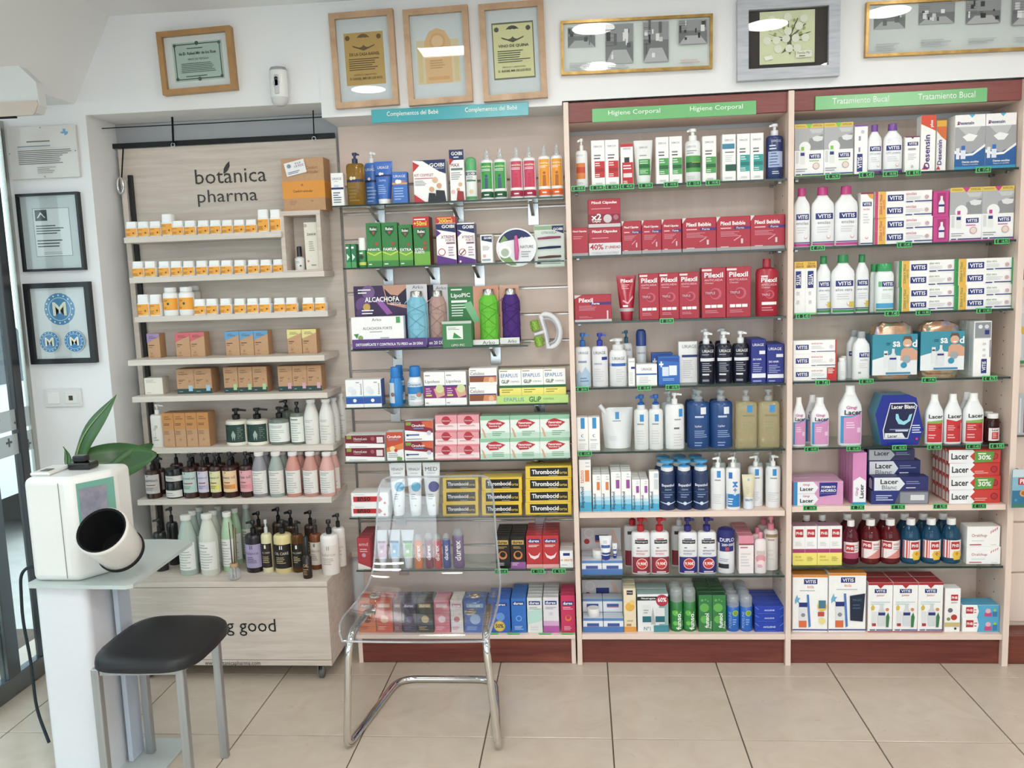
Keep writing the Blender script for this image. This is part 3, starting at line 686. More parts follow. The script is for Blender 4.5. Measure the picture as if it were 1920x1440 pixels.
# cube niche on the second shelf
S2 = SHELF['D2']; cz = at(560, 395, S2['yf']+.01).z; cx0 = at(527.5, 450, S2['yf']+.01).x
cu = empty('cube_niche', (cx0, S2['yf']+.005, S2['z'])); tag(cu, 'open pale wood cube standing at the end of the second shelf', 'cube shelf')
cw, ch, cdp = DW1-.004-cx0, cz-S2['z'], .262-S2['yf']-.01
for n, b in (('bottom', (0, cw, 0, cdp, 0, .006)), ('top', (0, cw, 0, cdp, ch-.017, ch)), ('side', (0, .016, 0, cdp, .006, ch-.017)), ('side', (cw-.016, cw, 0, cdp, .006, ch-.017)), ('back', (.016, cw-.016, cdp-.008, cdp, .006, ch-.017))):
    put('cube_'+n if n in ('bottom', 'top') else n+'_panel', MB().box(*b, 'white', .001), 'display_wood', cu, smooth=0)
SHELF['CU'] = dict(z=S2['z']+.006, y=S2['yf']+.03, place='wooden cube'); SHELF['CT'] = dict(z=cz, y=S2['yf']+.02, place='wooden cube top')
# base cabinet
CZ = at(440, 1091, -.06).z
dpart('cabinet_top', DW0-.004, DW1+.002, -.062, .2695, CZ-.02, CZ, 'display_wood')
dpart('cabinet_front', DW0, DW1, -.06, -.044, .085, CZ-.022)
dpart('cabinet_bottom', DW0, DW1, -.06, .262, .063, .083)
for x in (DW0, DW1-.016): dpart('cabinet_side', x, x+.016, -.0435, .262, .084, CZ-.021)
for x in (DW0+.035, DW1-.05):
    for y in (-.03, .2):
        k = put('castor', MB().box(-.012, .012, -.014, .014, .055, .063, '#9a9da0').box(-.011, -.008, -.012, .012, .02, .056, '#9a9da0').box(.008, .011, -.012, .012, .02, .056, '#9a9da0'), 'metal', dp, (x-O.x, y-O.y, 0), smooth=0)
        wh = put('wheel', MB().lathe([(.0215, -.007), (.0225, -.004), (.0225, .004), (.0215, .007)], '#55585c', n=20), 'plastic', k, (0, .008, .0226)); wh.rotation_euler.y = math.pi/2
free_text(dp, 'feeling good', 353, 1160, 516, 1192, -.0605, '#1e1d1c', O)
free_text(dp, 'www.botanicapharma.com', 385, 1238, 488, 1250, -.0605, '#3a3835', O)
SHELF['D8'] = dict(z=CZ, y=.0, place='display cabinet top')

# cable and straps across the recess
cab = put('hanging_cable', MB().tube([(-1.829, .2, 2.045), (-1.4, .2, 2.044), (-.96, .2, 2.045)], .0018, 'black', 6), 'matte'); tag(cab, 'thin black cable strung across the recess above the display', 'cable')
for u, v0, v1, d, r in ((323, 220, 270, 'broad black strap hanging from the recess cable', .004), (587, 207, 258, 'thin black strap hanging near the bulkhead', .0022)):
    a = at(u, v0, .2); b = at(u+2, v1, .255); t = put('hanging_strap', MB().tube([a, b], r, 'black', 8), 'matte'); tag(t, d, 'strap')
    put('ring', MB().tube([(b.x+.007*math.cos(q*.5236), b.y-.004, b.z-.004+.007*math.sin(q*.5236)) for q in range(12)], .0016, '#c8c8c8', 6, True), 'metal', t)
a = at(231, 277, .24); b = at(228, 335, .24)
t = put('hook_strap', MB().tube([a, b], .0028, 'black', 8), 'matte'); tag(t, 'black strap with silver snap hook at the display edge', 'strap')
put('snap_hook', MB().tube([(b.x+.012*math.cos(q*.45)-.004, b.y-.006, b.z-.026+.03*math.sin(q*.45)) for q in range(14)], .004, '#d4d6d8', 8, True), 'metal', t)

# ------------------------------------------------------------------ products on the wooden display
def it(sh, kind, name, cat, desc, x0, x1, yt, n=1, pr=(), **k): return item(sh, kind, name, cat, desc, x0, x1, yt, n, pr, **k)
def jar(sh, spans, yt, desc='small white jar with orange label', hb=None, **k):
    for a, b in spans:
        m = (a+b)/2; y = yt(m) if callable(yt) else yt
        it(sh, 'bottle', 'supplement_jar', 'jar', desc, a, a+22.6 if hb is None else b+.8, y, pr=(L(.1, .44, .5, .5, '#8a5a10', 2), L(.1, .12, .6, .26, '#8a5a10', 3), C(.74, .26, .07, '#6a4a10'), P([(.5, .06), (.95, .06), (.95, .2)], '#f6c060')),
           shape='pill', ey=1.0, sq=5, lab=(.05, .56, 'orange', .92), ribs=1, cap='white', **k)
ln = lambda x0, y0, x1, y1: (lambda x: y0+(y1-y0)*(x-x0)/(x1-x0))
t1 = ln(240, 411, 470, 402.5)
jar('D1', [(233, 0), (255.5, 0), (278, 0), (320.5, 0), (343, 0), (368, 0), (390.5, 0), (413, 0), (435.5, 0), (458, 0)], t1)
jar('D1', [(300, 321.5), (480.5, 502), (503.5, 525)], lambda x: 401 if x < 400 else 392.5, 'taller white jar with orange label', 1)
t2 = ln(255, 486, 520, 477.5)
jar('D2', [(245.5, 0), (268.5, 0), (294, 0), (317.5, 0), (340.5, 0), (365, 0), (389, 0), (411.5, 0), (436, 0), (462, 0), (485, 0), (509, 0)], t2)
jar('D3', [(254.5, 277), (277.5, 299)], lambda x: ln(265, 552.5, 290, 552)(x), 'medium white jar with orange label', 1)
it('D3', 'bottle', 'supplement_bottle', 'bottle', 'big white tablet bottle with orange band', 300, 329, 539, pr=(L(.12, .5, .5, .56, '#8a5a10', 2), C(.5, .42, .08, '#3a4a3a'), L(.12, .25, .4, .3, '#8a5a10', 2)), shape='tablet', ey=.95, lab=(.2, .62, 'orange', .95))
it('D3', 'bottle', 'supplement_bottle', 'bottle', 'big white tablet bottle with orange band', 329.5, 359, 538, pr=(L(.12, .5, .5, .56, '#8a5a10', 2), C(.5, .42, .08, '#3a4a3a'), L(.12, .25, .4, .3, '#8a5a10', 2)), shape='tablet', ey=.95, lab=(.2, .62, 'orange', .95))
it('D3', 'bottle', 'supplement_bottle', 'bottle', 'plain white tablet bottle behind orange-banded bottles', 349, 373, 536, shape='tablet', ey=.9, base='#d8d2c8', Y=SHELF['D3']['y']+.07)
t3 = ln(365, 555.5, 605, 549)
jar('D3', [(361.5, 0), (384, 0), (410, 0), (436.5, 0), (460.5, 0), (483.5, 0), (511.5, 0), (534, 0), (565, 0), (588, 0)], t3)
def tri(col): return (P([(0, 1), (1, 1), (1, .86), (0, .62)], col), L(.2, .88, .7, .9, '#6b4b30', 1), T('botanica', .2, .8, .75, .87, '#6b4b30'), L(.1, .5, .6, .54, '#5b4030', 1), L(.1, .42, .4, .45, '#7b5a40', 1), C(.3, .18, .09, '#a9825f'), L(.1, .06, .5, .08, '#7b5a40', 1))
for a, b, yt, n, c, d in ((276, 300, 625.5, 1, '#9c82b0', 'kraft carton with purple corner'), (329, 384, 623.5, 2, '#d4616a', 'kraft carton with red corner'), (422, 503, 620.5, 3, '#5b9cc8', 'kraft carton with blue corner'), (538.5, 594, 617.5, 2, '#dfd586', 'kraft carton with yellow corner')):
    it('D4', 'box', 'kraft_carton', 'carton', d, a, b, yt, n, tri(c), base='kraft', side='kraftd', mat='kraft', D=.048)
def gb(col): return (R(0, 0, 1, .2, 'bgreen'), R(.66, .1, .9, .33, col), L(.15, .86, .6, .88, '#6b4b30', 1), T('botanica', .15, .76, .65, .84, '#6b4b30'), L(.12, .5, .5, .57, '#5b4030', 2), L(.12, .41, .35, .44, '#7b5a40', 1), C(.75, .5, .07, '#a9825f'), L(.1, .08, .35, .11, '#9fb0ae', 1))
it('D5', 'box', 'cream_carton', 'carton', 'small cream cube carton', 271, 305, 708.5, 1, (L(.1, .72, .7, .9, '#b9b4a8', 3), L(.1, .1, .4, .14, '#b9b4a8', 1)), base='#e8e3d4', side='#dcd6c6', D=.06, rot=.06)
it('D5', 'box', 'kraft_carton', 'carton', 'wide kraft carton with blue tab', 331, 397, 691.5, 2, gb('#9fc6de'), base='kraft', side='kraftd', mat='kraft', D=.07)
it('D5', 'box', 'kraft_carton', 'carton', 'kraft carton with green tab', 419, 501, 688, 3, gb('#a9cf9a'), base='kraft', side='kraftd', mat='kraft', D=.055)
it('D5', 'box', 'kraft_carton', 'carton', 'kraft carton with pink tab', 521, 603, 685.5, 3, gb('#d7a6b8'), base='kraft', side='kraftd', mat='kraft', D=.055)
# sixth shelf
txt = (L(.2, .5, .75, .6, '#b5b0aa', 2), L(.2, .15, .8, .42, '#c5c0ba', 5))
it('D6', 'pump', 'pump_bottle', 'pump bottle', 'slim white pump bottle with grey flower drawing', 277, 304.5, 759, 1, (C(.55, .48, .12, '#b9b6b0'), C(.45, .42, .1, '#c2bfb9'), L(.3, .16, .7, .24, '#9a9a98', 2), L(.47, .24, .5, .4, '#a9a6a0', 1)), base='#e4e0d8', hb=.76, nz=1)
it('D6', 'box', 'kraft_carton', 'carton', 'tall kraft carton with orange upper half', 305, 392, 774, 4, (R(0, .52, 1, 1, '#c98b4c'), L(.2, .88, .7, .9, '#6b4b30', 1), T('botanica', .2, .8, .8, .87, '#6b4b30'), L(.1, .64, .8, .7, '#5b4030', 2), L(.1, .38, .6, .48, '#8b6a50', 3), C(.5, .22, .1, '#a9825f')), base='kraft', side='kraftd', mat='kraft', D=.065)
it('D6', 'pump', 'pump_jar', 'pump bottle', 'cream pump jar with dark green label', 416, 498, 767.5, 2, (T('botanica', .1, .57, .45, .63, '#b8c4bc'), L(.08, .45, .3, .5, '#9fb0a6', 2), P([(.45, .14), (.4, .3), (.46, .38), (.5, .42), (.54, .38), (.6, .3), (.55, .14), (.5, .25)], '#9fb0a6'), L(.68, .2, .92, .5, '#5f7a6c', 6)), base='#e9e3d2', pump='black', hb=.70, ey=.85, nz=1, lab=(.09, .58, '#24403a', .99), neck=.34)
it('D6', 'pump', 'pump_jar', 'pump bottle', 'pale green wide pump jar with white label', 499, 539, 765, 1, (L(.12, .46, .8, .52, '#9aa09a', 2), L(.12, .12, .85, .4, '#b5bab4', 6)), base='#c3cfc3', pump='black', hb=.70, ey=.85, nz=1, lab=(.08, .58, '#e6e8e2', .95), mat='liquid')
it('D6', 'pump', 'pump_bottle', 'pump bottle', 'slim pale green pump bottle with white label', 540, 567, 755, 1, (L(.15, .58, .8, .62, '#8a908a', 1), L(.15, .1, .85, .52, '#b5bab4', 8)), base='#b9c8b9', pump='black', hb=.75, ey=.9, nz=0, lab=(.06, .66, '#e2e6de', .95), mat='liquid')
it('D6', 'pump', 'pump_bottle', 'pump bottle', 'pale green pump bottle with black head behind jars', 520, 546, 751, 1, base='#aebcae', pump='black', hb=.74, ey=.9, nz=-1, Y=SHELF['D6']['y']+.085, mat='liquid')
mk = (L(.15, .5, .8, .55, '#b3aea8', 2), L(.15, .1, .85, .42, '#c6c2bc', 6))
for x0_, x1_, yt, Yo, d in ((565, 594, 750, 0, 'white milk-shaped bottle beside the slim pump'), (594, 622, 749.5, 0, 'white milk-shaped bottle at the shelf corner'), (613, 635, 746.5, .06, 'white milk-shaped bottle behind the corner one'), (628, 649, 738, .12, 'white milk-shaped bottle furthest back at the corner')):
    it('D6', 'bottle', 'milk_bottle', 'bottle', d, x0_, x1_, yt, 1, mk, base='#e6e3dd', shape='milk', ey=.95, Y=SHELF['D6']['y']+Yo)
# lowest shelf: brown pumps and carafes
def brown(x0_, x1_, yt, lab, lab2, d, yo=0, nm='essential oil'):
    it('D7', 'pump', 'pump_bottle', 'pump bottle', d, x0_, x1_, yt, 1, (R(.03, .2, .97, .3, lab2), R(.3, .55, .36, .58, 'ink'), T(nm, .1, .42, .9, .5, '#5b5560'), L(.2, .33, .8, .36, '#9a5a4a', 1), L(.15, .22, .8, .28, '#8a8480', 2)), base='#3c211c', pump='black', hb=.70, ey=.95, nz=1, lab=(.13, .60, lab, .93), Y=SHELF['D7']['y']+yo, nl=.4)
brown(266, 295, 861, '#c9c3c0', '#b9b3b0', 'brown pump bottle with grey label nearest the plant', 0, 'nutrition')
brown(283, 305, 859, '#bdb8b6', '#b0aaa8', 'brown pump bottle with grey label, second row', .06, 'nutrition')
for k, d in ((0, 'lower'), (1, 'upper')):
    it('D7', 'bottle', 'black_tub', 'jar', 'squat black tub with white label', 304, 338, (905, 881)[k], 1, (L(.15, .3, .6, .36, '#8a8a8a', 1), L(.15, .18, .8, .24, '#9a9a9a', 2)), base='#1b1719', cap='black', shape='jarlow', ey=.9, lab=(.08, .5, '#dcdad6', .95), lay=d, yb=None if not k else 905)
brown(336, 365, 853, '#bcd0ca', '#a9cfc2', 'brown pump bottle with mint label')
brown(366, 388, 851, '#cfc9dc', '#bcb2d6', 'brown pump bottle with lavender label')
brown(388, 411, 851, '#d9d6a2', '#dcd84e', 'brown pump bottle with yellow label')
brown(412, 441, 850, '#e8c79a', '#e8912a', 'brown pump bottle with orange label', 0, 'sweet oil')
brown(444, 470, 849, '#dca0a6', '#e08a92', 'brown pump bottle with pink label', 0, 'rose oil')
for xa in (315, 347, 374, 396, 422, 455): brown(xa, xa+23, 847, '#b9b4b0', '#a9a4a0', 'brown pump bottle half hidden in the rear', .075, 'oil')
for k, (xa, c) in enumerate(((467.5, '#8d8a90'), (499.5, '#98a49c'), (532, '#c98a7c'), (563.5, '#c08a7e'), (595, '#d3a096'))):
    cn = ('grey', 'grey-green', 'salmon', 'dusty rose', 'peach')[k]
    pr = (L(.15, .5, .8, .56, '#9a9590', 2), L(.15, .1, .85, .44, '#b9b4b0', 7))
    it('D7', 'bottle', 'carafe_bottle', 'bottle', cn+' carafe bottle with white label', xa, xa+29.5, 850.5, 1, pr, base=c, shape='milk', ey=.95, lab=(.08, .6, '#dedbd6', .94), cap='#e9e6e2')
    it('D7', 'bottle', 'carafe_bottle', 'bottle', cn+' carafe bottle half hidden behind its twin', xa+16, xa+40, 848, 1, pr, base=c, shape='milk', ey=.95, lab=(.08, .6, '#dedbd6', .94), cap='#e9e6e2', Y=SHELF['D7']['y']+.07)
# on the base cabinet
D8 = dict(lab=(.1, .56, '#e3e4df', .93))
for x0_, x1_, yt, Yo, c, d in ((327, 361, 970, .0, '#a9b8ae', 'grey-green carafe bottle beside the tray edge'), (366, 401, 968, .0, '#cfd3c6', 'pale cream carafe bottle on cabinet'), (410, 437, 963, .04, '#a9c8a4', 'light green carafe bottle with white label'),
                                   (347, 371, 960, .08, '#9fb0a6', 'grey-green carafe bottle, second row'), (384, 411, 960, .085, '#c9cfc2', 'pale cream carafe bottle, second row'), (361, 384, 953, .16, '#a3b2a8', 'grey-green carafe bottle, third row'), (396, 418, 951, .16, '#c3c9bd', 'pale cream carafe bottle, third row'), (430, 450, 955, .12, '#9fc09a', 'light green carafe bottle, second row'), (450, 470, 947, .18, '#a8b8a8', 'grey-green carafe bottle behind the diffuser')):
    it('D8', 'bottle', 'carafe_bottle', 'bottle', d, x0_, x1_, yt, 1, (L(.15, .46, .7, .52, '#9a9a90', 2), L(.15, .13, .85, .42, '#b9bab2', 7)), base=c, shape='milk', ey=.95, cap='#e6e6e0', Y=.0+Yo, **D8)
for x0_, x1_, yt, Yo, d in ((283, 307, 975, .05, 'small black pump bottle behind the tray'), (309, 330, 953, .12, 'tall black pump bottle behind the tray')):
    it('D8', 'pump', 'pump_bottle', 'pump bottle', d, x0_, x1_, yt, 1, base='#26282a', pump='black', hb=.74, ey=.95, Y=Yo)
def pb(x0_, x1_, yt, Yo, base, lab, d, lc='#8a8a88', nz=-1, hb=.74, mat='plastic', pump='black', pr=None, v=(.1, .56), pm='plastic', band=None):
    p = [R(.42, .47, .58, .54, '#e8e4dc' if lab in ('#1f1a1a', '#2a2220') else lc), T('OIL CARE' if lab in ('#1f1a1a', '#2a2220') else 'balance', .12, .36, .88, .42, '#d8cfb8' if lab in ('#1f1a1a', '#2a2220') else lc), L(.2, .2, .8, .32, lc, 4)]
    it('D8', 'pump', 'pump_bottle', 'pump bottle', d, x0_, x1_, yt, 1, p, base=base, pump=pump, hb=hb, ey=.95, nz=nz, lab=v+(lab, .94), Y=Yo, mat=mat, pmat=pm, nl=.5)
pb(454, 486, 980, .03, '#241d24', '#a69ac0', 'black pump bottle with lavender label', '#5a5068')
pb(486, 507, 977, .03, '#d9d2a6', '#2a2220', 'cream bottle with black label and clear sprayer', '#b9a878', 0, .74, pump='#c9ccce')
pb(509, 543, 979, .02, '#dccb8e', '#1f1a1a', 'large cream pump bottle with black label', '#b9a878', 1)
pb(544, 566, 979, .03, '#8f5a24', '#1f1a1a', 'amber pump bottle with black label', '#b9a878', 1, mat='liquid')
pb(577, 600, 977, .06, '#7a3f1c', '#d8cdbf', 'amber spray bottle with pale label', '#8a7a6a', 0, .72, pump='#3a3230')
it('D8', 'bottle', 'dark_bottle', 'bottle', 'small dark amber bottle at cabinet edge', 563, 581, 1008, 1, (T('OIL', .2, .28, .8, .36, '#c9a878'), L(.2, .1, .8, .24, '#a98858', 4)), base='#24140f', cap='black', shape='dropper', ey=.95, Y=-.035)
pb(597, 631, 979, .0, '#e9e4df', '#ddd2ca', 'white pump bottle with blush label at cabinet corner', '#a89a92', 0)
pb(620, 645, 966, .09, '#e2ddd8', '#d8cec6', 'white pump bottle behind the corner pump', '#a89a92', -1)
for x0_, x1_, yt, Yo, d in ((470, 494, 962, .14, 'black pump bottle behind the lavender label'), (508, 532, 954, .17, 'dark pump bottle furthest back'), (530, 556, 960, .15, 'dark pump bottle behind the amber one'), (568, 592, 960, .16, 'dark pump bottle behind the spray bottle')):
    it('D8', 'pump', 'pump_bottle', 'pump bottle', d, x0_, x1_, yt, 1, (L(.2, .2, .8, .4, '#8a7a5a', 4),), base='#3a2c22', pump='black', hb=.72, ey=.95, Y=Yo, nz=-1)
q = at(440, 1078, -.03); df = put('reed_diffuser', MB().lathe([(.018, 0), (.022, .004), (.022, .03), (.015, .042), (.012, .046), (.012, .05)], '#c9cbc6', 0, 0, 20, caps=(1, 0)), 'clear_cap', None, (q.x, .0-.03, CZ)); tag(df, 'glass reed diffuser with dark sticks among the carafe bottles', 'diffuser')
put('collar', MB().lathe([(.0135, .046), (.0145, .048), (.0145, .058), (.0135, .06)], '#b99a78', n=18), 'matte', df)
for k in range(5):
    a = k*1.25; put('reed', MB().tube([(.006*math.cos(a), .006*math.sin(a), .004), (.012*math.cos(a+.5)+.004, .012*math.sin(a+.5), .19+.012*(k % 3))], .0016, '#4a382c' if k % 2 else '#7a5a3c', 6), 'matte', df)
# cube and its top
it('CU', 'bottle', 'dropper_bottle', 'bottle', 'white bottle with long black cap inside', 549.5, 568.5, 462, 1, (L(.15, .3, .7, .38, '#9a9a98', 2), C(.7, .18, .1, '#6a6a68')), base='#e4e4e0', cap='black', shape='dropper', ey=.95)
it('CU', 'box', 'cream_carton', 'carton', 'tall cream carton with floral corner inside', 571, 598, 416.5, 1, (T('ZANOR', .2, .72, .85, .77, '#6a6458', 1), C(.12, .93, .12, '#b9ad9a'), L(.3, .4, .7, .6, '#a89f8e', 5), C(.2, .18, .08, '#c98a7a'), L(.4, .08, .8, .12, '#a89f8e', 1)), base='#e6dfcf', side='#d9d1c0', D=.035)
kb = it('CT', 'box', 'gift_carton', 'carton', 'large kraft gift carton with orange band', 529, 609, 296, 1, (T('Confort', .58, .78, .86, .85, '#8a623e', al='l'), T('articular', .58, .7, .88, .77, '#8a623e', al='l'), L(.15, .12, .35, .2, '#a47a54', 3), L(.65, .17, .75, .2, '#a47a54', 1)), base='kraft', side='kraftd', mat='kraft', D=.075)[0]
W_ = at(609, 340, SHELF['CT']['y']).x-at(529, 340, SHELF['CT']['y']).x; H_ = at(569, 296, SHELF['CT']['y']).z-SHELF['CT']['z']
put('paper_band', MB().box(-W_/2-.0005, W_/2+.0005, -.0012, .076, H_*.235, H_*.565, '#e59a42'), 'paper', kb, smooth=0)
A, B = prints([T('Confort articular', .25, .34, .72, .41, '#5b3a18'), C(.47, .49, .03, '#b9752a')], W_, H_, lambda x, z: -.0014); put('printed_front', A, 'print', kb, smooth=0); put('lettering', B, 'print', kb, smooth=0)
pc = put('price_card', MB().box(-.038, .038, 0, .0006, -.024, .024, '#eceef0'), 'paper', None, (at(553, 315, SHELF['CT']['y']-.006).x, SHELF['CT']['y']-.004, at(553, 315, SHELF['CT']['y']).z), smooth=0); pc.rotation_euler.y = -.2
tag(pc, 'white handwritten price card leaning on the kraft gift carton', 'price card')
A, B = prints([C(.22, .72, .1, '#8a929a'), T('P.V.P.', .55, .72, .85, .86, '#3a3a50'), T('19,95€', .48, .46, .95, .68, '#b06a92'), L(.1, .12, .7, .28, '#5a5a80', 2)], .076, .048, lambda x, z: 0.0)
for n, m in (('printed_front', A), ('lettering', B)): put(n, m, 'print', pc, (0, 0, -.024), smooth=0)

# ------------------------------------------------------------------ slatwall products
def uri(c, wave='white'): return (T('URIAGE', .12, .78, .88, .87, c), L(.25, .74, .6, .75, c, 1), R(0, .5, 1, .56, 'navy'), C(.35, .6, .12, wave), C(.52, .6, .1, wave), L(.15, .1, .8, .42, c, 5))
it('S1', 'box', 'white_carton', 'carton', 'narrow white carton with blue wave', 621, 644.5, 324, 1, uri('#5a6478', '#c9d6e8'), D=.03, base='white')
it('S1', 'pump', 'pump_bottle', 'pump bottle', 'golden oil pump bottle with navy head', 646, 681, 285, 1, (T('URIAGE', .12, .64, .88, .7, '#8a6a1c'), R(.03, .44, .97, .49, 'navy'), C(.35, .51, .1, '#e8dcb4'), C(.52, .51, .08, '#e8dcb4'), L(.15, .08, .8, .36, '#8f701f', 5)), base='#b9912b', pump='navy', hb=.8, ey=.7, nz=1, mat='liquid', nl=.2)
it('S1', 'pump', 'pump_bottle', 'pump bottle', 'blue pump bottle with white head', 682, 710, 284, 1, (T('URIAGE', .12, .64, .88, .7, 'white'), R(.03, .44, .97, .48, 'navy'), C(.35, .5, .1, 'white'), L(.15, .08, .8, .36, '#9fc0ee', 5)), base='#3f7ad0', pump='white', hb=.8, ey=.7, nz=1, nl=.3, Y=.18)
it('S1', 'tube', 'cream_tube', 'tube', 'blue cream tube with white cap', 698, 734.5, 301, 1, (T('URIAGE', .2, .82, .8, .9, 'white'), R(.05, .65, .95, .69, 'navy'), C(.35, .71, .08, 'white'), C(.47, .71, .06, 'white'), T('1eme', .3, .52, .65, .6, '#cfe0f8'), L(.25, .24, .7, .45, '#9fc0ee', 5)), base='#3f72c8', cap='white', hc=.12, cw=.66)
it('S1', 'box', 'blue_carton', 'carton', 'blue carton with sandy wave', 735.5, 764, 322, 1, (T('URIAGE', .1, .82, .9, .9, 'white'), R(0, .6, 1, .66, '#e0a45a'), C(.35, .69, .14, 'white'), C(.5, .69, .12, 'white'), T('50+', .62, .67, .92, .73, 'orange'), L(.12, .12, .75, .5, '#9fc0ee', 5)), base='#3f72c8', side='#335fae', D=.035)
it('S1', 'box', 'kit_carton', 'carton', 'large lice treatment kit carton with family picture', 775, 837, 300, 1, (P([(0, 1), (1, 1), (1, .66), (.8, .72), (.3, .98)], 'navy'), T('GOIBI', .5, .83, .96, .92, 'white', 1), T('antipiojos', .62, .77, .96, .82, '#c9d2ea'), P([(0, .97), (.2, .88), (.0, .72)], '#c92a35'), T('KIT COMPLET', .04, .6, .62, .69, '#b02a35'), R(.04, .56, .6, .575, '#b02a35'), L(.04, .4, .4, .52, 'grey', 4), P([(0, 0), (0, .2), (.35, .0)], '#c92a35'), C(.12, .22, .07, 'white'), C(.66, .52, .09, '#e0b896'), P([(.52, .4), (.8, .4), (.75, .28), (.55, .28)], 'white'), C(.55, .3, .08, '#d8a47e'), C(.78, .38, .08, '#d8a47e'), P([(.42, 0), (.68, 0), (.66, .2), (.46, .22)], '#22262e'), P([(.66, 0), (.98, 0), (.94, .26), (.68, .28)], '#22262e')), D=.06)
it('S1', 'box', 'lotion_carton', 'carton', 'tall white lotion carton with navy top', 843, 871, 280.5, 1, (R(0, .8, 1, 1, 'navy'), T('GOIBI', .15, .89, .9, .96, 'white', 1), L(.3, .84, .85, .87, '#c9d2ea', 1), P([(0, .84), (.3, .8), (0, .7)], '#c92a35'), T('MAX', .1, .66, .7, .74, '#7a2a35'), R(.1, .6, .9, .64, '#5a7a6a'), L(.1, .42, .85, .56, 'grey', 4), C(.7, .32, .14, '#d8b090'), C(.55, .22, .12, '#d8a47e'), P([(.4, 0), (.95, 0), (.9, .18), (.5, .2)], '#9a2a30'), C(.2, .18, .14, '#e9b9b9')), D=.045, deep=2)
it('S1', 'bottle', 'lotion_bottle', 'bottle', 'white lotion bottle with green cap and base', 872, 894, 294, 1, (R(.03, .58, .97, .66, 'navy'), T('GOIBI', .15, .59, .85, .65, 'white', 1), L(.15, .48, .8, .55, 'grey', 2), R(.1, .44, .9, .47, '#3a7a5a'), C(.5, .2, .2, '#e6c9a0'), R(.03, .02, .97, .09, '#4c9a58')), base='#e8ede8', cap='#58b070', shape='aero', ey=.85)
def spr(c, c2, fig): return (R(.02, .05, .98, .72, c), T('NEOSITRIN', .15, .62, .85, .67, '#eaf2c0', 1), L(.15, .56, .85, .6, 'white', 2), P([(.36, .2), (.64, .2), (.62, .42), (.38, .42)], fig), C(.5, .46, .12, fig), R(.02, .16, .98, .21, '#f0f0ee'), R(.02, .04, .98, .15, c2), L(.3, .08, .75, .11, 'white', 1))
for a, c, c2, f, d, yt, dp_ in ((899, '#3fa24a', '#1f5a38', '#3a5a78', 'green repellent spray with clear cap', 277.5, 1), (955, '#d0456a', '#a81f4a', '#c9304a', 'pink repellent spray with clear cap', 274, 1), (1008.5, '#f2a01e', '#e8641e', '#b9641a', 'orange repellent spray with clear cap', 269.5, 1)):
    it('S1', 'bottle', 'spray_bottle', 'spray bottle', d, a, a+(50 if a < 1000 else 47), yt, 2, spr(c, c2, f), base='#eef0ee', shape='spraycap', cap='#dfe6e8', capmat='clear_cap', ey=.9, deep=1)
# second shelf
def rel(top, sub, a='#2f7f3f'): return (R(0, 0, 1, .35, '#6fae3a'), R(0, 0, 1, .14, '#3f8a3f'), P([(0, .36), (.5, .28), (1, .36), (1, .33), (.5, .25), (0, .33)], '#c9d84a'), P([(.22, .92), (.78, .92), (.78, .8), (.5, .68), (.22, .8)], '#1f5a30'), T('Relec', .27, .82, .73, .9, 'white', 1), P([(.4, .8), (.6, .8), (.5, .73)], '#c9483a'), T(top, .08, .36, .92, .43, 'white', 1), C(.7, .52, .12, '#a8503a'), L(.1, .05, .4, .08, 'white', 1))
it('S2', 'box', 'thin_green_carton', 'carton', 'short thin green carton', 648, 668, 457, 2, (R(0, .0, 1, .25, '#4aa05a'), P([(.2, .3), (.8, .45), (.2, .6)], '#cfe8d8'), L(.1, .8, .9, .9, 'white', 1)), base='#1f7a4a', D=.05)
it('S2', 'bottle', 'roll_on', 'bottle', 'green roll-on with white cap', 670, 686, 446, 1, (C(.5, .35, .25, '#3a3a2a'), R(.05, .08, .95, .18, '#cfd84a'), L(.2, .46, .8, .52, 'white', 1)), base='#2e8b4a', cap='white', shape='rollon', ey=.95)
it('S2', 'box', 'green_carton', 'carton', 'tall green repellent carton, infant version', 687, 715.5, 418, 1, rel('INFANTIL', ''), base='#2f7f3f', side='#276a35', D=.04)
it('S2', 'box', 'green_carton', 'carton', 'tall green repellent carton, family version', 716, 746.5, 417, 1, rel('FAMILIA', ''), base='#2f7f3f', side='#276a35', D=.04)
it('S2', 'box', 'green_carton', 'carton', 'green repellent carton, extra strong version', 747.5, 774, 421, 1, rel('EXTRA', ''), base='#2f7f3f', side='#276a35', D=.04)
it('S2', 'box', 'promo_carton', 'carton', 'green repellent carton with red promotion top', 775, 806, 406, 1, [R(0, .78, 1, 1, '#c9252c'), L(.08, .93, .92, .96, 'white', 1), T('+50ml', .05, .81, .85, .91, '#f3d84a', 1)]+[p for p in (R(0, 0, 1, .28, '#6fae3a'), P([(.22, .74), (.78, .74), (.78, .64), (.5, .54), (.22, .64)], '#1f5a30'), T('Relec', .27, .66, .73, .73, 'white', 1), P([(.4, .64), (.6, .64), (.5, .58)], '#c9483a'), C(.7, .46, .11, '#a8503a'), C(.7, .36, .11, '#a8503a'), T('EXTRA', .08, .3, .6, .36, 'white', 1), T('FUERTE', .08, .24, .66, .3, 'white', 1))], base='#2f7f3f', side='#8a2026', D=.035, deep=2, Y=.108)
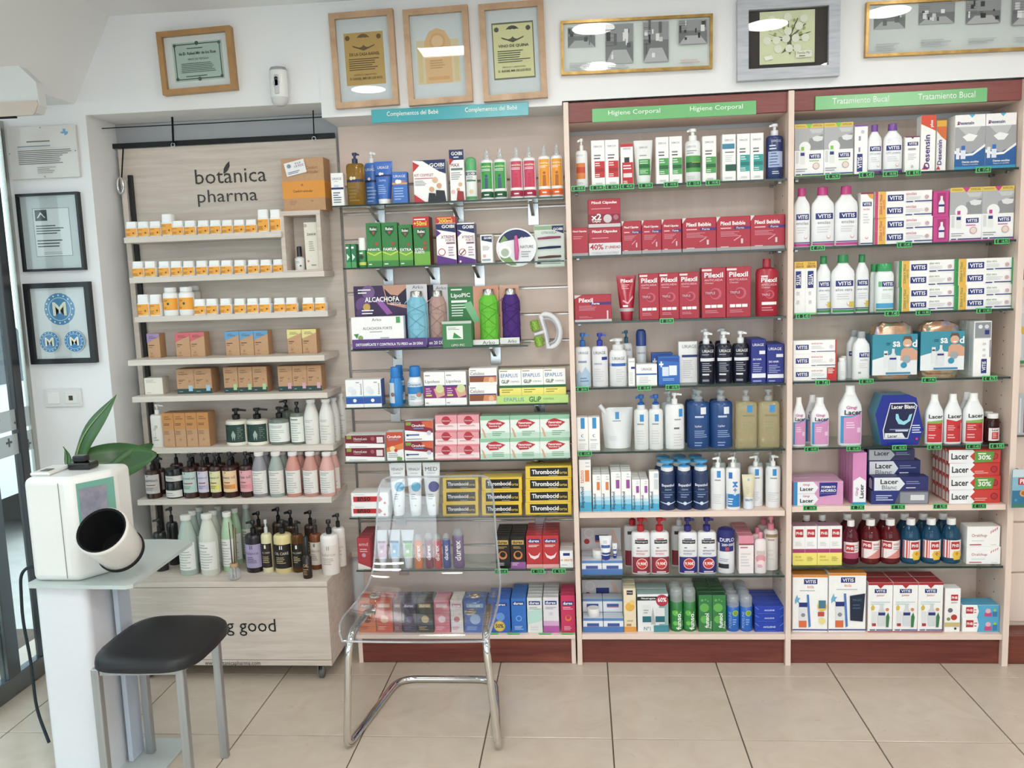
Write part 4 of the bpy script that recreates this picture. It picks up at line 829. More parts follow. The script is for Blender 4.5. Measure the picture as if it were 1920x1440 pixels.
def goi(): return (P([(0, .97), (0, .84), (1, .74), (1, .97)], 'navy'), T('GOIBI', .3, .86, .95, .94, 'white', 1), P([(0, .84), (.25, .76), (0, .66)], 'purple'), T('XTREME', .25, .62, .95, .69, 'dred'), T('FORTE', .48, .55, .95, .61, 'dred'), R(.5, .49, .95, .53, '#8a5a7a'), P([(0, 0), (1, 0), (1, .1), (0, .22)], 'purple'), C(.26, .29, .2, '#c9483a'), C(.26, .29, .16, 'white'), P([(.12, .24), (.4, .36), (.42, .33), (.14, .21)], '#4a4a4a'), L(.6, .2, .95, .42, '#b08aa8', 4), C(.12, .06, .06, 'white'))
it('S2', 'box', 'promo_carton', 'carton', 'white and purple repellent carton with red promotion top', 818, 855, 406, 1, [R(0, .86, 1, 1, '#c9252c'), L(.08, .96, .92, .985, '#f3b84a', 1), T('200ml', .15, .87, .85, .95, '#f3d84a', 1)]+[(p[0], p[1], p[2], p[3]*.87, p[4], p[5]*.87)+p[6:] if p[0] == 'T' else p for p in ()]+[P([(0, .85), (0, .74), (1, .66), (1, .85)], 'navy'), T('GOIBI', .3, .76, .95, .83, 'white', 1), P([(0, .74), (.25, .66), (0, .58)], 'purple'), T('XTREME', .25, .54, .95, .61, 'dred'), T('FORTE', .48, .48, .95, .53, 'dred'), R(.5, .43, .95, .46, '#8a5a7a'), P([(0, 0), (1, 0), (1, .09), (0, .2)], 'purple'), C(.26, .26, .19, '#c9483a'), C(.26, .26, .15, 'white'), L(.6, .18, .95, .37, '#b08aa8', 4)], side='#7a2a4a', D=.04, deep=2, Y=.108)
it('S2', 'box', 'white_carton', 'carton', 'white and purple repellent carton', 858, 891, 417.5, 1, goi(), side='#5a4a80', D=.03, deep=2)
it('S2', 'box', 'white_carton', 'carton', 'small white carton with navy corner', 901, 924, 440, 1, (P([(.1, .95), (.95, .95), (.95, .72), (.1, .8)], 'navy'), T('GOIBI', .3, .84, .92, .92, 'white', 1), L(.15, .45, .85, .6, 'grey', 4), C(.3, .25, .14, '#e0b0a0'), R(.1, .08, .8, .14, '#9aa8b8')), D=.04, deep=2)
# hanging blister packs
q = at(968, 464, .13); W_ = at(1006, 464, .13).x-at(930, 464, .13).x; H_ = at(968, 427, .13).z-at(968, 500, .13).z
bl = put('tweezer_blister', MB().prism([(W_*.5*math.cos(a*.2618), H_*.5*math.sin(a*.2618)) for a in range(24)], 0, .004, '#e4e6e8'), 'plastic', None, (q.x, .13, q.z), smooth=0); tag(bl, 'round white blister pack with pink tool beside the repellents', 'blister pack')
A, B = prints([P([(.5+.46*math.cos(a), .5+.46*math.sin(a)) for a in [x*.157 for x in range(4, 19)]], 'navy'), P([(.05, .4), (.12, .2), (.35, .04), (.5, .05), (.3, .3)], '#7aa05a'), P([(.08, .62), (.2, .82), (.3, .7)], '#7aa05a'), T('GOIBI', .58, .68, .92, .76, 'white', 1), T('NATURE', .6, .47, .92, .55, '#5a5a5a'), C(.22, .4, .16, '#f0f2f0'), C(.22, .38, .1, '#a8b8a0'), L(.62, .25, .9, .4, 'grey', 3)], W_, H_, lambda x, z: 0.0)
for n, m in (('printed_front', A), ('lettering', B)): put(n, m, 'print', bl, (0, 0, -H_/2), smooth=0)
put('pink_tool', MB().tube([(.0, -.006, -H_*.32), (.002, -.010, -.01), (.0, -.008, H_*.3)], [.006, .0085, .006], '#d05a9a', 10), 'plastic', bl)
put('hook', MB().tube([(0, .004, H_*.44), (0, .152, H_*.44)], .002, '#c0c0c0', 6), 'metal', bl)
q = at(1030, 461, .15); W_ = at(1058, 461, .15).x-at(1001, 461, .15).x; H_ = at(1030, 421, .15).z-at(1030, 501, .15).z
bl = put('band_blister', MB().box(-W_/2, W_/2, 0, .004, -H_/2, H_/2, '#d3dcd2', .003), 'plastic', None, (q.x, .152, q.z), smooth=0); tag(bl, 'rectangular green blister pack with three wrist bands', 'blister pack')
A, B = prints([R(.02, .88, .98, .97, '#8fae8a'), P([(.6, .97), (.98, .97), (.98, .78), (.6, .88)], 'navy'), T('GOIBI', .64, .86, .95, .92, 'white', 1), T('CITRONELA', .25, .78, .75, .84, '#4a7a4a'), L(.1, .08, .9, .18, '#8a9a8a', 3), R(.08, .08, .2, .14, 'ink')], W_, H_, lambda x, z: 0.0)
for n, m in (('printed_front', A), ('lettering', B)): put(n, m, 'print', bl, (0, 0, -H_/2), smooth=0)
for z_, c in ((.18, '#a84a72'), (-.05, '#2a3a5a'), (-.27, '#6a4a44')): put('wrist_band', MB().tube([(-W_*.38, -.004, H_*z_), (0, -.006, H_*(z_+.015)), (W_*.38, -.004, H_*(z_+.02))], [.003, .0045, .0035], c, 8), 'matte', bl)
put('hook', MB().tube([(0, .004, H_*.46), (0, .132, H_*.46)], .002, '#c0c0c0', 6), 'metal', bl)
# third shelf: slimming kits with folding flasks
def kit(name, desc, x0_, x1_, yt, prims, base, Y, strip=None, sp=(), D=.035, card=None):
    S = SHELF['S3']; z0 = S['z']; xa, xb = at(x0_, 600, Y).x, at(x1_, 600, Y).x; W = xb-xa; H = at((x0_+x1_)/2, yt, Y).z-z0
    t = put(name, MB().box(-W/2, W/2, D, D+.003, 0, H, base, .001).box(-W/2, W/2, 0, D, 0, .003, base), 'carton', None, ((xa+xb)/2, Y, z0), smooth=0); tag(t, desc, 'display card')
    A, B = prints(prims, W, H, lambda x, z: D)
    put('printed_front', A, 'print', t, smooth=0)
    if B.v: put('lettering', B, 'print', t, smooth=0)
    if strip:
        hs_ = H*strip[1]; s_ = put('front_strip', MB().box(-W/2, W/2, 0, .002, 0, hs_, strip[0], .0008), 'carton', t, smooth=0)
        A, B = prints(sp, W, hs_, lambda x, z: 0.0)
        if B.v: put('lettering', B, 'print', s_, smooth=0)
    return t, W, H
kit('diet_display', 'purple artichoke diet display card with sports top picture', 658, 798, 535, [R(0, .5, .72, 1, '#3f2a52'), C(.12, .7, .1, '#6a4a80'), C(.2, .9, .09, '#7a5a90'), C(.1, .55, .08, '#553a6a'), P([(.4, 1), (.72, 1), (.72, .62), (.45, .7)], '#c9967e'), P([(.42, .95), (.5, .85), (.6, .83), (.72, .95), (.72, .68), (.46, .72)], '#2a1f3a'), P([(.28, .78), (.36, .8), (.52, .55), (.44, .53)], '#9a5aa8'), T('ALCACHOFA', .15, .74, .62, .82, 'white', 1), T('DETOX', .5, .68, .64, .73, 'white'), L(.06, .88, .25, .95, 'white', 2), C(.17, .66, .05, '#c9a24a'), L(.1, .55, .28, .62, 'white', 2), R(.72, .0, 1, 1, '#d7d4da'), T('Arko', .8, .93, .95, .98, '#4a5a5a'), R(0, 0, .72, .5, '#3f2a52')], '#4a3560', .108, ('#5b3a83', .16), (T('DETOXIFÍCATE Y CONTROLA TU PESO en 20 DÍAS', .05, .25, .95, .75, 'white', 1),), .058)
it('S3', 'box', 'white_carton', 'carton', 'white artichoke supplement carton', 659, 757.5, 594, 1, (T('Arko', .38, .86, .6, .95, '#4a5a5a'), R(.86, .78, .94, .98, '#4aa05a'), T('ALCACHOFA FORTE', .22, .58, .78, .67, '#5a6a5a'), L(.35, .5, .65, .53, 'grey', 1), P([(.04, .45), (.1, .3), (.14, .46)], '#4a8a4a'), C(.17, .32, .05, '#8aa05a'), C(.18, .16, .035, '#4a3a6a'), C(.26, .18, .05, '#e8c9a0'), L(.55, .1, .8, .34, '#b0b4b0', 3)), Y=.1115, yb=651.5, D=.04)
kit('diet_display', 'second purple diet display card mostly hidden behind flask', 799, 838, 534, [R(.0, .7, .3, 1, '#2a1f3a'), R(.3, .3, 1, 1, '#d7d4da'), T('Arko', .4, .92, .95, .97, '#4a5a5a')], '#d3ccd8', .14, ('#5b3a83', .15), (T('en 20 DÍAS', .1, .25, .95, .75, 'white', 1),), .05)
kit('slimming_display', 'green and peach slimming display card', 838, 934, 537, [R(0, 0, .5, 1, '#2f7a42'), R(.5, 0, 1, 1, '#d8967a'), L(.06, .94, .3, .97, 'white', 1), T('LipoPIC', .06, .8, .44, .89, 'white', 1), L(.06, .73, .42, .78, 'white', 1), L(.06, .5, .36, .7, '#e8f2e8', 5), P([(.3, .7), (.45, .75), (.62, .4), (.5, .38)], '#7ac08a'), C(.8, .6, .2, '#c98a70')], '#2f7a42', .135, ('#e9e9e6', .1), (T('Arko', .68, .2, .92, .8, '#4a5a5a'),), .05)
it('S3', 'box', 'green_carton', 'carton', 'green slimming carton with white label', 829, 885, 602, 1, (R(.15, .32, .7, .82, '#e6ebe4'), L(.2, .68, .62, .76, '#7a8a7a', 2), P([(.35, .36), (.4, .58), (.66, .36)], '#2f8a42'), T('LIPO PIC', .25, .06, .8, .14, 'white'), R(0, .9, 1, 1, '#bcc9bc')), base='#3a7f4a', Y=.1, yb=652, D=.032)
kit('slimming_display', 'peach slimming display card behind purple flask', 936, 973, 534, [R(0, 0, 1, .95, '#cf9a80')], '#cfa58e', .14, ('#dfe2dd', .12), (T('Arko', .4, .2, .85, .8, '#4a5a5a'),), .045)
def flask(desc, x0_, x1_, yt, col, Y):
    z0 = SHELF['S3']['z']+.006; xa, xb = at(x0_, 600, Y).x, at(x1_, 600, Y).x; W = xb-xa; H = at((x0_+x1_)/2, yt, Y).z-z0; r = W/2; n = 6; m = MB()
    prof = [(.92, 0), (1, .03), (.97, .3), (1.0, .32), (.97, .57), (1.0, .60), (.98, .77), (.74, .86), (.62, .9)]
    for k, (a, z) in enumerate(prof):
        for i in range(n*2):
            q = math.pi*i/n+(.26 if k in (2, 3, 4) else 0); m.v.append((r*a*math.cos(q), r*.95+r*a*.9*math.sin(q), z*H))
    for k in range(len(prof)-1):
        for i in range(n*2):
            a, b = k*n*2+i, k*n*2+(i+1) % (n*2); c, d = a+n*2, b+n*2
            m.f += [[a, b, c], [b, d, c]]; m.c += [hx(col)]*2
    m.f.append(list(range(n*2))[::-1]); m.c.append(hx(col))
    t = put('folding_flask', m, 'matte', None, ((xa+xb)/2, Y, z0), smooth=12); tag(t, desc, 'flask', 'folding flasks in slimming kits')
    put('steel_cap', MB().lathe([(r*.6, .89*H), (r*.6, .895*H), (r*.59, .985*H), (r*.53, H)], '#c9c6c2', 0, r*.95, 18), 'metal', t)
    put('carry_loop', MB().tube([(-r*.5, r*.6, .86*H), (-r*.9, r*.4, .82*H), (-r*1.05, r*.3, .78*H)], .0015, col, 6), 'matte', t)
    e = MB()
    for zz in (.31, .585): e.lathe([(r*1.0, zz*H-.0012), (r*1.012, zz*H), (r*1.0, zz*H+.0012)], col, 0, r*.95, 12, .9, caps=(0, 0))
    put('fold_ring', e, 'matte', t)
    dk = tuple(c*.72 for c in hx(col)); e = MB()
    for za, zb in ((.05, .30), (.33, .57), (.61, .75)):
        for s1 in (-1, 1):
            ps = []
            for i in range(7):
                x = (-.78+1.56*i/6)*s1*r; ps.append((x, r*.95-.905*math.sqrt(r*r-x*x), H*(za+(zb-za)*i/6)))
            e.tube(ps, .0011, dk, 5)
    put('fold_crease', e, 'matte', t)
flask('light blue folding flask with steel cap', 760, 799, 546, '#7fc0d6', .118)
flask('dusty pink folding flask with steel cap', 802, 836, 545, '#b9988f', .146)
flask('lime green folding flask with steel cap', 897, 934, 542, '#66c22e', .138)
flask('dark purple folding flask with steel cap', 940, 975, 541, '#4d2f7a', .144)
# hand massager on a hook
q = at(1024, 621, .2); s_ = .001*1.75
ms = empty('roller_massager', (q.x, .2, q.z)); tag(ms, 'white hand massager with green spiked rollers hanging on slatwall', 'massager')
arc = [(math.cos(a)*.046+.006, math.sin(a)*.062) for a in [math.radians(x) for x in range(-105, 106, 15)]]+[(-.004, .03), (-.002, 0), (-.004, -.03)]
put('handle', MB().tube([(x, 0, z) for x, z in arc], [.0105]*15+[.0085]*3, '#e8e8ec', 12, True), 'plastic', ms)
put('inner_grip', MB().tube([(x*.72+.004, -.006, z*.74) for x, z in arc], .004, '#b9bcc6', 8, True), 'plastic', ms)
put('axle', MB().tube([(-.045, -.002, -.002), (-.005, 0, .0)], .0075, '#d5d5de', 10), 'plastic', ms)
for z_ in (.03, -.03):
    m = MB().lathe([(.012, -.02), (.015, -.018), (.015, .018), (.012, .02)], '#8ab52e', n=14)
    for k in range(5):
        for i in range(9):
            a = 2*math.pi*i/9+k*.35; z = -.015+.0075*k; m.tube([(.014*math.cos(a), .014*math.sin(a), z), (.0195*math.cos(a), .0195*math.sin(a), z)], [.0022, .001], '#8ab52e', 5)
    put('spiked_roller', m, 'plastic', ms, (-.035, -.002, z_))
put('hook', MB().tube([(.02, .0, .066), (.02, .084, .066)], .002, '#c0c0c0', 6), 'metal', ms)
ms.rotation_euler.y = math.radians(-12)
# fourth shelf
it('S4', 'box', 'white_carton', 'carton', 'white carton with blue lower band', 648, 715, 712, 2, (R(0, 0, 1, .12, 'white'), R(0, .12, 1, .36, '#2a55a8'), C(.5, .24, .1, 'white'), R(0, .36, 1, .4, '#3aa3dc'), L(.6, .88, .9, .92, 'grey', 1), T('Advanced', .82, .45, .92, .85, '#3a4a7a', 0, 90), C(.3, .65, .18, '#e6e9ee'), C(.45, .55, .16, '#dfe3ea')), side='#2f62b8', D=.06)
dn = (R(.02, .1, .98, .6, '#d8e2e8'), R(.02, .3, .98, .48, '#2a85c8'), T('Drenavit', .08, .5, .9, .58, '#2a55a8'), C(.75, .28, .16, '#b98a78'), R(.02, .1, .98, .15, 'white'), L(.2, .16, .6, .26, '#6a8aa0', 3))
it('S4', 'bottle', 'drink_bottle', 'bottle', 'blue capped drink bottle turned aside', 726, 752, 689, 1, (R(.02, .08, .5, .6, '#cfd8de'), C(.35, .3, .16, '#8a6a68')), base='#1d83d0', cap='#1d7fd0', shape='drenat', ey=.9)
it('S4', 'bottle', 'drink_bottle', 'bottle', 'blue capped drink bottle with white label', 762, 792, 687.5, 1, dn, base='#e6ecf0', cap='#1d7fd0', shape='drenat', ey=.9)
it('S4', 'bottle', 'drink_bottle', 'bottle', 'blue capped drink bottle in the rear', 738, 758, 685, 1, dn, base='#1d83d0', cap='#1d7fd0', shape='drenat', ey=.9, Y=.175)
it('S4', 'box', 'slimming_carton', 'carton', 'white slimming carton with purple panel', 795, 874.5, 697, 2, (L(.06, .88, .35, .92, 'grey', 1), T('Lipoless', .06, .65, .75, .76, '#4a4a58'), R(0, .22, 1, .56, '#8a2a78'), R(0, .56, 1, .6, '#2a3a7a'), P([(.45, .5), (.95, .55), (.98, .3), (.6, .22)], '#d8a488'), C(.75, .5, .2, '#cfd89a'), L(.08, .36, .4, .52, '#e8c0e0', 3), R(.08, .28, .36, .33, '#c9d84a'), L(.06, .06, .2, .1, 'grey', 1)), D=.055)
for k, (yt, yb) in enumerate(((722, None), (690, 722))):
    it('S4', 'box', 'cellulite_carton', 'carton', 'white carton with brown and orange picture', 879, 932, yt, 1, (L(.05, .84, .3, .9, 'grey', 1), T('Celuless', .05, .6, .55, .78, '#7a5a50'), R(.02, .18, .98, .5, '#8a4a2a'), R(.02, .5, .98, .55, '#2a3a7a'), P([(.5, .18), (.55, .48), (.95, .48), (.98, .18)], '#d88a5a'), C(.8, .3, .1, '#e8b48a')), D=.06, lay=('lower', 'upper')[k], yb=yb)
it('S4', 'box', 'epa_carton', 'carton', 'white carton with green and yellow bands', 936, 1061, 692, 3, (L(.05, .94, .6, .97, '#8a7a4a', 1), T('EPAPLUS', .08, .76, .85, .88, '#3a6aa8'), T('GLiP', .1, .56, .46, .71, '#3a5a3a', 1), T('CONTROL', .52, .6, .92, .66, '#6a7a5a'), R(0, .44, 1, .52, '#1f6a3a'), R(0, 0, 1, .44, 'lyel'), L(.1, .3, .7, .4, '#9a8a2a', 2)), Y=.122, yb=753.5, top='#e6dcb8', D=.06)
z0 = SHELF['S4']['z']; a, b = at(932, 755, .108).x, at(1066, 752, .108).x
tr = put('card_tray', MB().box(0, b-a, 0, .002, 0, .03, '#b8dc7a', .0008).box(0, b-a, .002, .08, 0, .002, '#b8dc7a'), 'carton', None, (a, .108, z0+.0003), smooth=0); tag(tr, 'lime green card tray holding three yellow-banded cartons', 'tray')
A, B = prints([T('EPAPLUS', .1, .3, .38, .75, '#5a8ab0'), T('GLiP', .45, .2, .62, .85, '#3a7a3a', 1), T('CONTROL', .65, .4, .8, .7, '#5a7a5a')], b-a, .03, lambda x, z: 0.0); put('lettering', B, 'print', tr, ((b-a)/2, 0, 0), smooth=0)
# fifth shelf
hm = (R(0, .48, 1, 1, '#7a1f30'), P([(0, .52), (0, .4), (1, .3), (1, .48)], '#7a1f30'), R(.04, .72, .16, .98, '#8aa03a'), T('HemoLess', .22, .62, .55, .84, 'white'), L(.22, .54, .5, .58, '#d8a0a8', 1), R(.8, .4, .96, .85, '#e6d8d8'), C(.7, .72, .05, '#a85a68'), L(.1, .1, .7, .14, '#b0a0a0', 1))
for k, (yt, yb) in enumerate(((840, None), (816, 840))): it('S5', 'box', 'haemorrhoid_carton', 'carton', 'flat maroon and white carton', 647, 721.5, yt, 1, hm, D=.075, lay=('lower', 'upper')[k], yb=yb)
it('S5', 'box', 'circulation_carton', 'carton', 'upright orange and white circulation carton', 724.5, 756.5, 810, 1, (R(0, .42, 1, 1, '#c9482a'), P([(0, .45), (1, .62), (1, .4), (0, .3)], '#e0803a'), T('CircuActiv', .06, .78, .9, .9, 'white', 1), R(.1, .72, .7, .75, '#5aa0d8'), C(.35, .42, .16, '#e8d8a0'), C(.55, .36, .1, '#c9302a'), L(.08, .12, .8, .28, 'grey', 3), R(.6, .02, .9, .12, '#6aa03a')), D=.05)
cc = (R(0, .55, 1, 1, '#8a2236'), P([(0, .55), (1, .4), (1, .6), (0, .7)], '#8a2236'), P([(.6, .95), (1, 1), (1, .6), (.7, .7)], '#d8603a'), R(.05, .78, .24, .94, '#7aa03a'), T('CircuActiv', .26, .68, .72, .86, 'white', 1), R(.32, .6, .68, .65, '#5a9ad8'), C(.86, .4, .08, '#c9c4d8'), L(.05, .28, .6, .36, '#4a5a9a', 1), C(.1, .3, .04, '#3a4a7a'), L(.05, .08, .9, .14, 'grey', 1))
for k, (yt, yb) in enumerate(((827, None), (789, 827))): it('S5', 'box', 'circulation_carton', 'carton', 'wide maroon and white circulation carton', 758.5, 812, yt, 1, cc, D=.065, lay=('lower', 'upper')[k], yb=yb)
vp = (R(0, .1, 1, .5, '#f4dcdd'), C(.5, .68, .2, '#b83040'), P([(.3, .72), (.48, .86), (.78, .66), (.5, .52)], '#b83040'), T('Venoruton', .33, .62, .68, .72, 'white'), L(.1, .32, .9, .4, '#b86a70', 2), R(.02, .02, .98, .12, '#e88a94'))
for k, (yt, yb) in enumerate(((836, None), (809.5, 836), (778, 809.5))): it('S5', 'box', 'pink_carton', 'carton', 'pink vein treatment carton', 815.5, 899, yt, 2, vp, base='#e79aa2', top='#efb0b6', D=.07, lay=('bottom-layer', 'middle-layer', 'top-layer')[k], yb=yb)
vg = (R(0, .82, 1, 1, '#8fc4a0'), R(0, 0, 1, .25, '#bfdcc8'), R(.0, .25, 1, .32, '#dfeee4'), P([(.2, .6), (.28, .78), (.5, .86), (.86, .68), (.6, .44), (.32, .42)], '#c02a36'), T('Venoruton', .27, .62, .72, .74, 'white', 1), T('Oxerutinas 1g', .3, .5, .66, .59, 'white', 1), P([(.04, .5), (.12, .38), (.2, .04), (.12, .05), (.08, .3)], '#d8a488'), L(.4, .12, .85, .32, '#6aa07a', 3))
for k, (yt, yb) in enumerate(((821, None), (779, 821))): it('S5', 'box', 'green_white_carton', 'carton', 'green and white vein treatment carton', 900, 1068.5, yt, 3, vg, base='#e9efe9', top='#a9cfb4', D=.07, lay=('lower', 'upper')[k], yb=yb)
# sixth shelf
an = (P([(.06, .3), (.06, .72), (.78, .72), (.84, .5), (.78, .3)], '#c9242c'), T('anso', .16, .36, .52, .68, '#1a1a1a', 1), C(.9, .2, .03, '#c9242c'), L(.1, .84, .5, .9, 'lgrey', 1))
for k, (yt, yb) in enumerate(((948, None), (924, 948))): it('S6', 'box', 'ointment_carton', 'carton', 'white ointment carton with red arrow', 658, 728.5, yt, 1, an, D=.08, lay=('lower', 'upper')[k], yb=yb)
for a, b, tx, c, d in ((728.5, 759.5, 'VENALIV', '#4aa8d0', 'white leg cream tube with blue disc'), (760, 790, 'VENALIV', '#4aa8d0', 'white leg cream tube with blue disc'), (791.5, 825, 'MED', '#3a3f94', 'white medical cream tube with indigo disc')):
    it('S6', 'tube', 'cream_tube', 'tube', d, a, b, 870, 1, (T(tx, .12, .84, .88, .91, '#4a4a55'), T('COMFORT', .25, .78, .75, .82, '#8a8a90'), C(.62, .55, .3, c), L(.3, .32, .65, .42, 'grey', 3), C(.6, .2, .05, '#a0a4a8')), base='#eceef0', cap='#e4e6e8', hc=.1, cw=.68)
th = (R(.1, .16, .92, .86, '#1b1a1a'), T('Thrombocid', .14, .3, .72, .76, 'white', 1), T('Forte', .7, .34, .9, .6, 'yellow', 0), R(.5, .2, .7, .26, '#8a8a8a'))
for a, b, rows, nm in ((830, 897, ((943.5, None), (919.5, 943.5), (896, 919.5)), 'stack behind the chair'), (903, 979, ((943.5, None), (919.5, 943.5), (895, 919.5)), 'middle stack'), (985, 1072, ((941.5, None), (919, 941.5), (896.5, 919), (874, 896.5)), 'stack beside the upright')):
    for k, (yt, yb) in enumerate(rows): it('S6', 'box', 'yellow_carton', 'carton', 'yellow and black ointment carton in '+nm, a, b, yt, 1, th, base='#e8c21e', top='#efd04a', D=.07, lay=('bottom-layer', 'second-layer', 'third-layer', 'top-layer')[k], yb=yb)
# seventh shelf
it('S7', 'box', 'red_carton', 'carton', 'narrow red intimate care carton', 670, 694.5, 1009, 1, (T('emd', .15, .75, .85, .86, '#f0c0c0'), C(.5, .45, .16, '#c9a0b8'), P([(0, .2), (1, .05), (1, 0), (0, 0)], '#ece4e0'), L(.2, .56, .8, .66, '#f0c0c0', 2)), base='#b53a44', top='#a83640', D=.035, deep=4)
for a, b, c, d in ((704, 725.5, '#dba9c4', 'pink gel tube standing on its cap'), (727, 750, '#7ab8e0', 'blue gel tube standing on its cap'), (751, 776, '#8cc86a', 'green gel tube standing on its cap')):
    it('S7', 'tube', 'gel_tube', 'tube', d, a, b, 996, 1, (R(.1, .3, .9, .72, c), T('durex', .15, .66, .85, .74, '#2a3a7a', 1), C(.5, .45, .12, '#e8eef4'), L(.3, .54, .7, .6, '#6a7a9a', 2)), base='#d5dbe2', cap='#e2e6ea', hc=.14, cw=.6)
for a, b, yt, c, c2, d in ((775.5, 792, 1002.5, '#e8761e', '#f0b81e', 'yellow and orange lubricant bottle'), (795.5, 811, 1000, '#8a1f4a', '#7a1a44', 'plum lubricant bottle'), (811.5, 827.5, 1002.5, '#c9242c', '#b81f2a', 'red lubricant bottle'), (828.5, 844, 1001, '#2a3f94', '#24357f', 'dark blue lubricant bottle'), (847, 869.5, 993, '#6a3f7a', '#5a346a', 'large violet massage gel bottle')):
    it('S7', 'bottle', 'lubricant_bottle', 'bottle', d, a, b, yt, 1, (T('durex', .25, .2, .75, .72, 'white', 1, 90),), base=c, cap='#c9ccd2' if a > 790 else c2, capmat='clear_cap', shape='lube', ey=.85)
def dx(c, c2): return (R(.12, .78, .88, .9, c2), T('durex', .17, .8, .83, .885, 'white', 1), L(.2, .68, .8, .73, '#d8d0d0', 2), C(.5, .42, .26, c), L(.1, .08, .7, .18, '#d8d0d0', 3))
ring = lambda bg, c, c2: (R(.1, .76, .9, .9, c2), T('durex', .16, .785, .84, .88, bg, 1), C(.5, .42, .3, c), C(.5, .44, .2, bg), L(.2, .64, .8, .7, c2, 2), L(.1, .1, .6, .18, '#d8d0d0', 2))
it('S7', 'box', 'black_carton', 'carton', 'black condom carton with amber ring', 929, 956.5, 1007, 1, ring('#1c1a1b', '#d8803a', '#c9a85a'), base='#1c1a1b', D=.025, deep=6)
it('S7', 'box', 'black_carton', 'carton', 'black condom carton with purple foot', 957, 985.5, 1007, 1, [R(0, 0, 1, .2, '#9a5aa0')]+list(ring('#1c1a1b', '#d8803a', '#c9a85a')), base='#1c1a1b', D=.025, deep=6)
cr = (R(.12, .78, .88, .9, '#24357f'), T('durex', .17, .8, .83, .885, 'white', 1), L(.15, .66, .85, .72, 'white', 2), P([(.12, .5), (.3, .4), (.5, .37), (.7, .4), (.88, .5), (.75, .33), (.5, .27), (.25, .33)], '#f2dcdc'), R(0, 0, 1, .12, '#e8a8a8'))
it('S7', 'box', 'red_carton', 'carton', 'red condom carton with white crescent', 986.5, 1048, 1004.5, 2, cr, base='#c22f36', D=.025, deep=6)
it('S7', 'box', 'white_carton', 'carton', 'low white promotion pack beside red cartons', 1049.5, 1075, 1033, 1, (R(.25, .72, .75, .88, '#24357f'), T('+3 GRATIS', .05, .36, .95, .56, '#e0872a', 1), L(.1, .15, .8, .22, 'lgrey', 1)), D=.05, deep=2)
# slatwall base row
for a, b, c, c2, d in ((672, 704, '#d8703a', '#8a3a1c', 'orange condom carton'), (705, 736, '#d8502f', '#f0c0a0', 'vermilion condom carton'), (738, 753, '#8a5a60', '#c0a0a0', 'brown condom carton'), (754, 781, '#3a2a4a', '#7a6a9a', 'dark violet condom carton'), (782, 812, '#231f20', '#c9a85a', 'black and gold condom carton'), (814, 843, '#d86a80', '#f2ccd4', 'pink condom carton'), (845, 868, '#e8e0e2', '#c97a8a', 'white condom carton'), (870, 912, '#3a68b8', '#9fc0e8', 'mid blue condom carton')):
    it('S8', 'box', 'condom_carton', 'carton', d, a, b, 1126, 1, (R(.12, .78, .88, .9, c2), T('durex', .17, .8, .83, .885, 'white', 1), C(.5, .42, .24, c2), L(.1, .1, .7, .2, c2, 3)), base=c, D=.028, deep=3)
it('S8', 'box', 'condom_carton', 'carton', 'wide blue condom carton with gold half-price seal', 915, 957, 1124, 1, (R(.3, .8, .86, .9, '#24357f'), T('durex', .33, .815, .83, .89, 'white', 1), C(.55, .48, .2, '#6a98dc'), C(.5, .2, .26, '#c9a23a'), C(.5, .2, .22, '#e2c45a'), T('50%', .32, .14, .68, .28, '#2a2a3a', 1)), base='#2f66be', D=.028, deep=4)
it('S8', 'box', 'condom_carton', 'carton', 'narrow blue condom carton with pale ring', 958.5, 987, 1122, 1, (R(.12, .8, .88, .91, '#24357f'), T('durex', .17, .82, .83, .9, 'white', 1), C(.5, .42, .2, '#7ab0e8'), C(.5, .42, .14, '#2f72c8'), L(.2, .1, .8, .2, '#bcd4f0', 3)), base='#2f72c8', D=.028, deep=5)
it('S8', 'box', 'condom_carton', 'carton', 'white and mint condom carton', 988.5, 1017, 1121, 1, (R(.12, .8, .88, .91, '#24357f'), T('durex', .17, .82, .83, .9, 'white', 1), P([(0, .6), (1, .72), (1, .35), (0, .25)], '#b9dcd4'), L(.15, .68, .85, .74, 'grey', 2), L(.2, .08, .8, .18, 'lgrey', 2)), base='#dfe3e0', top='#cfd2d0', D=.028, deep=5)
it('S8', 'box', 'condom_carton', 'carton', 'white and magenta condom carton', 1018.5, 1048, 1120.5, 1, (R(.12, .8, .88, .91, '#24357f'), T('durex', .17, .82, .83, .9, 'white', 1), R(0, 0, 1, .2, '#b85aa8'), R(0, .2, 1, .34, '#d8a8d0'), C(.5, .55, .12, '#c9d0dc'), L(.15, .68, .85, .74, 'grey', 2)), base='#e4dfe4', top='#cfd2d0', D=.028, deep=5)
it('S8', 'box', 'condom_carton', 'carton', 'magenta condom carton beside the upright', 1051.5, 1079, 1117, 1, (R(.12, .74, .88, .85, '#24357f'), T('durex', .17, .76, .83, .84, 'white', 1), C(.5, .4, .22, '#e8823a'), C(.5, .42, .15, '#cf2f60'), L(.15, .64, .85, .7, '#f0c0d0', 2), L(.2, .08, .8, .18, '#f0c0d0', 3)), base='#cf2f60', D=.028, deep=4)

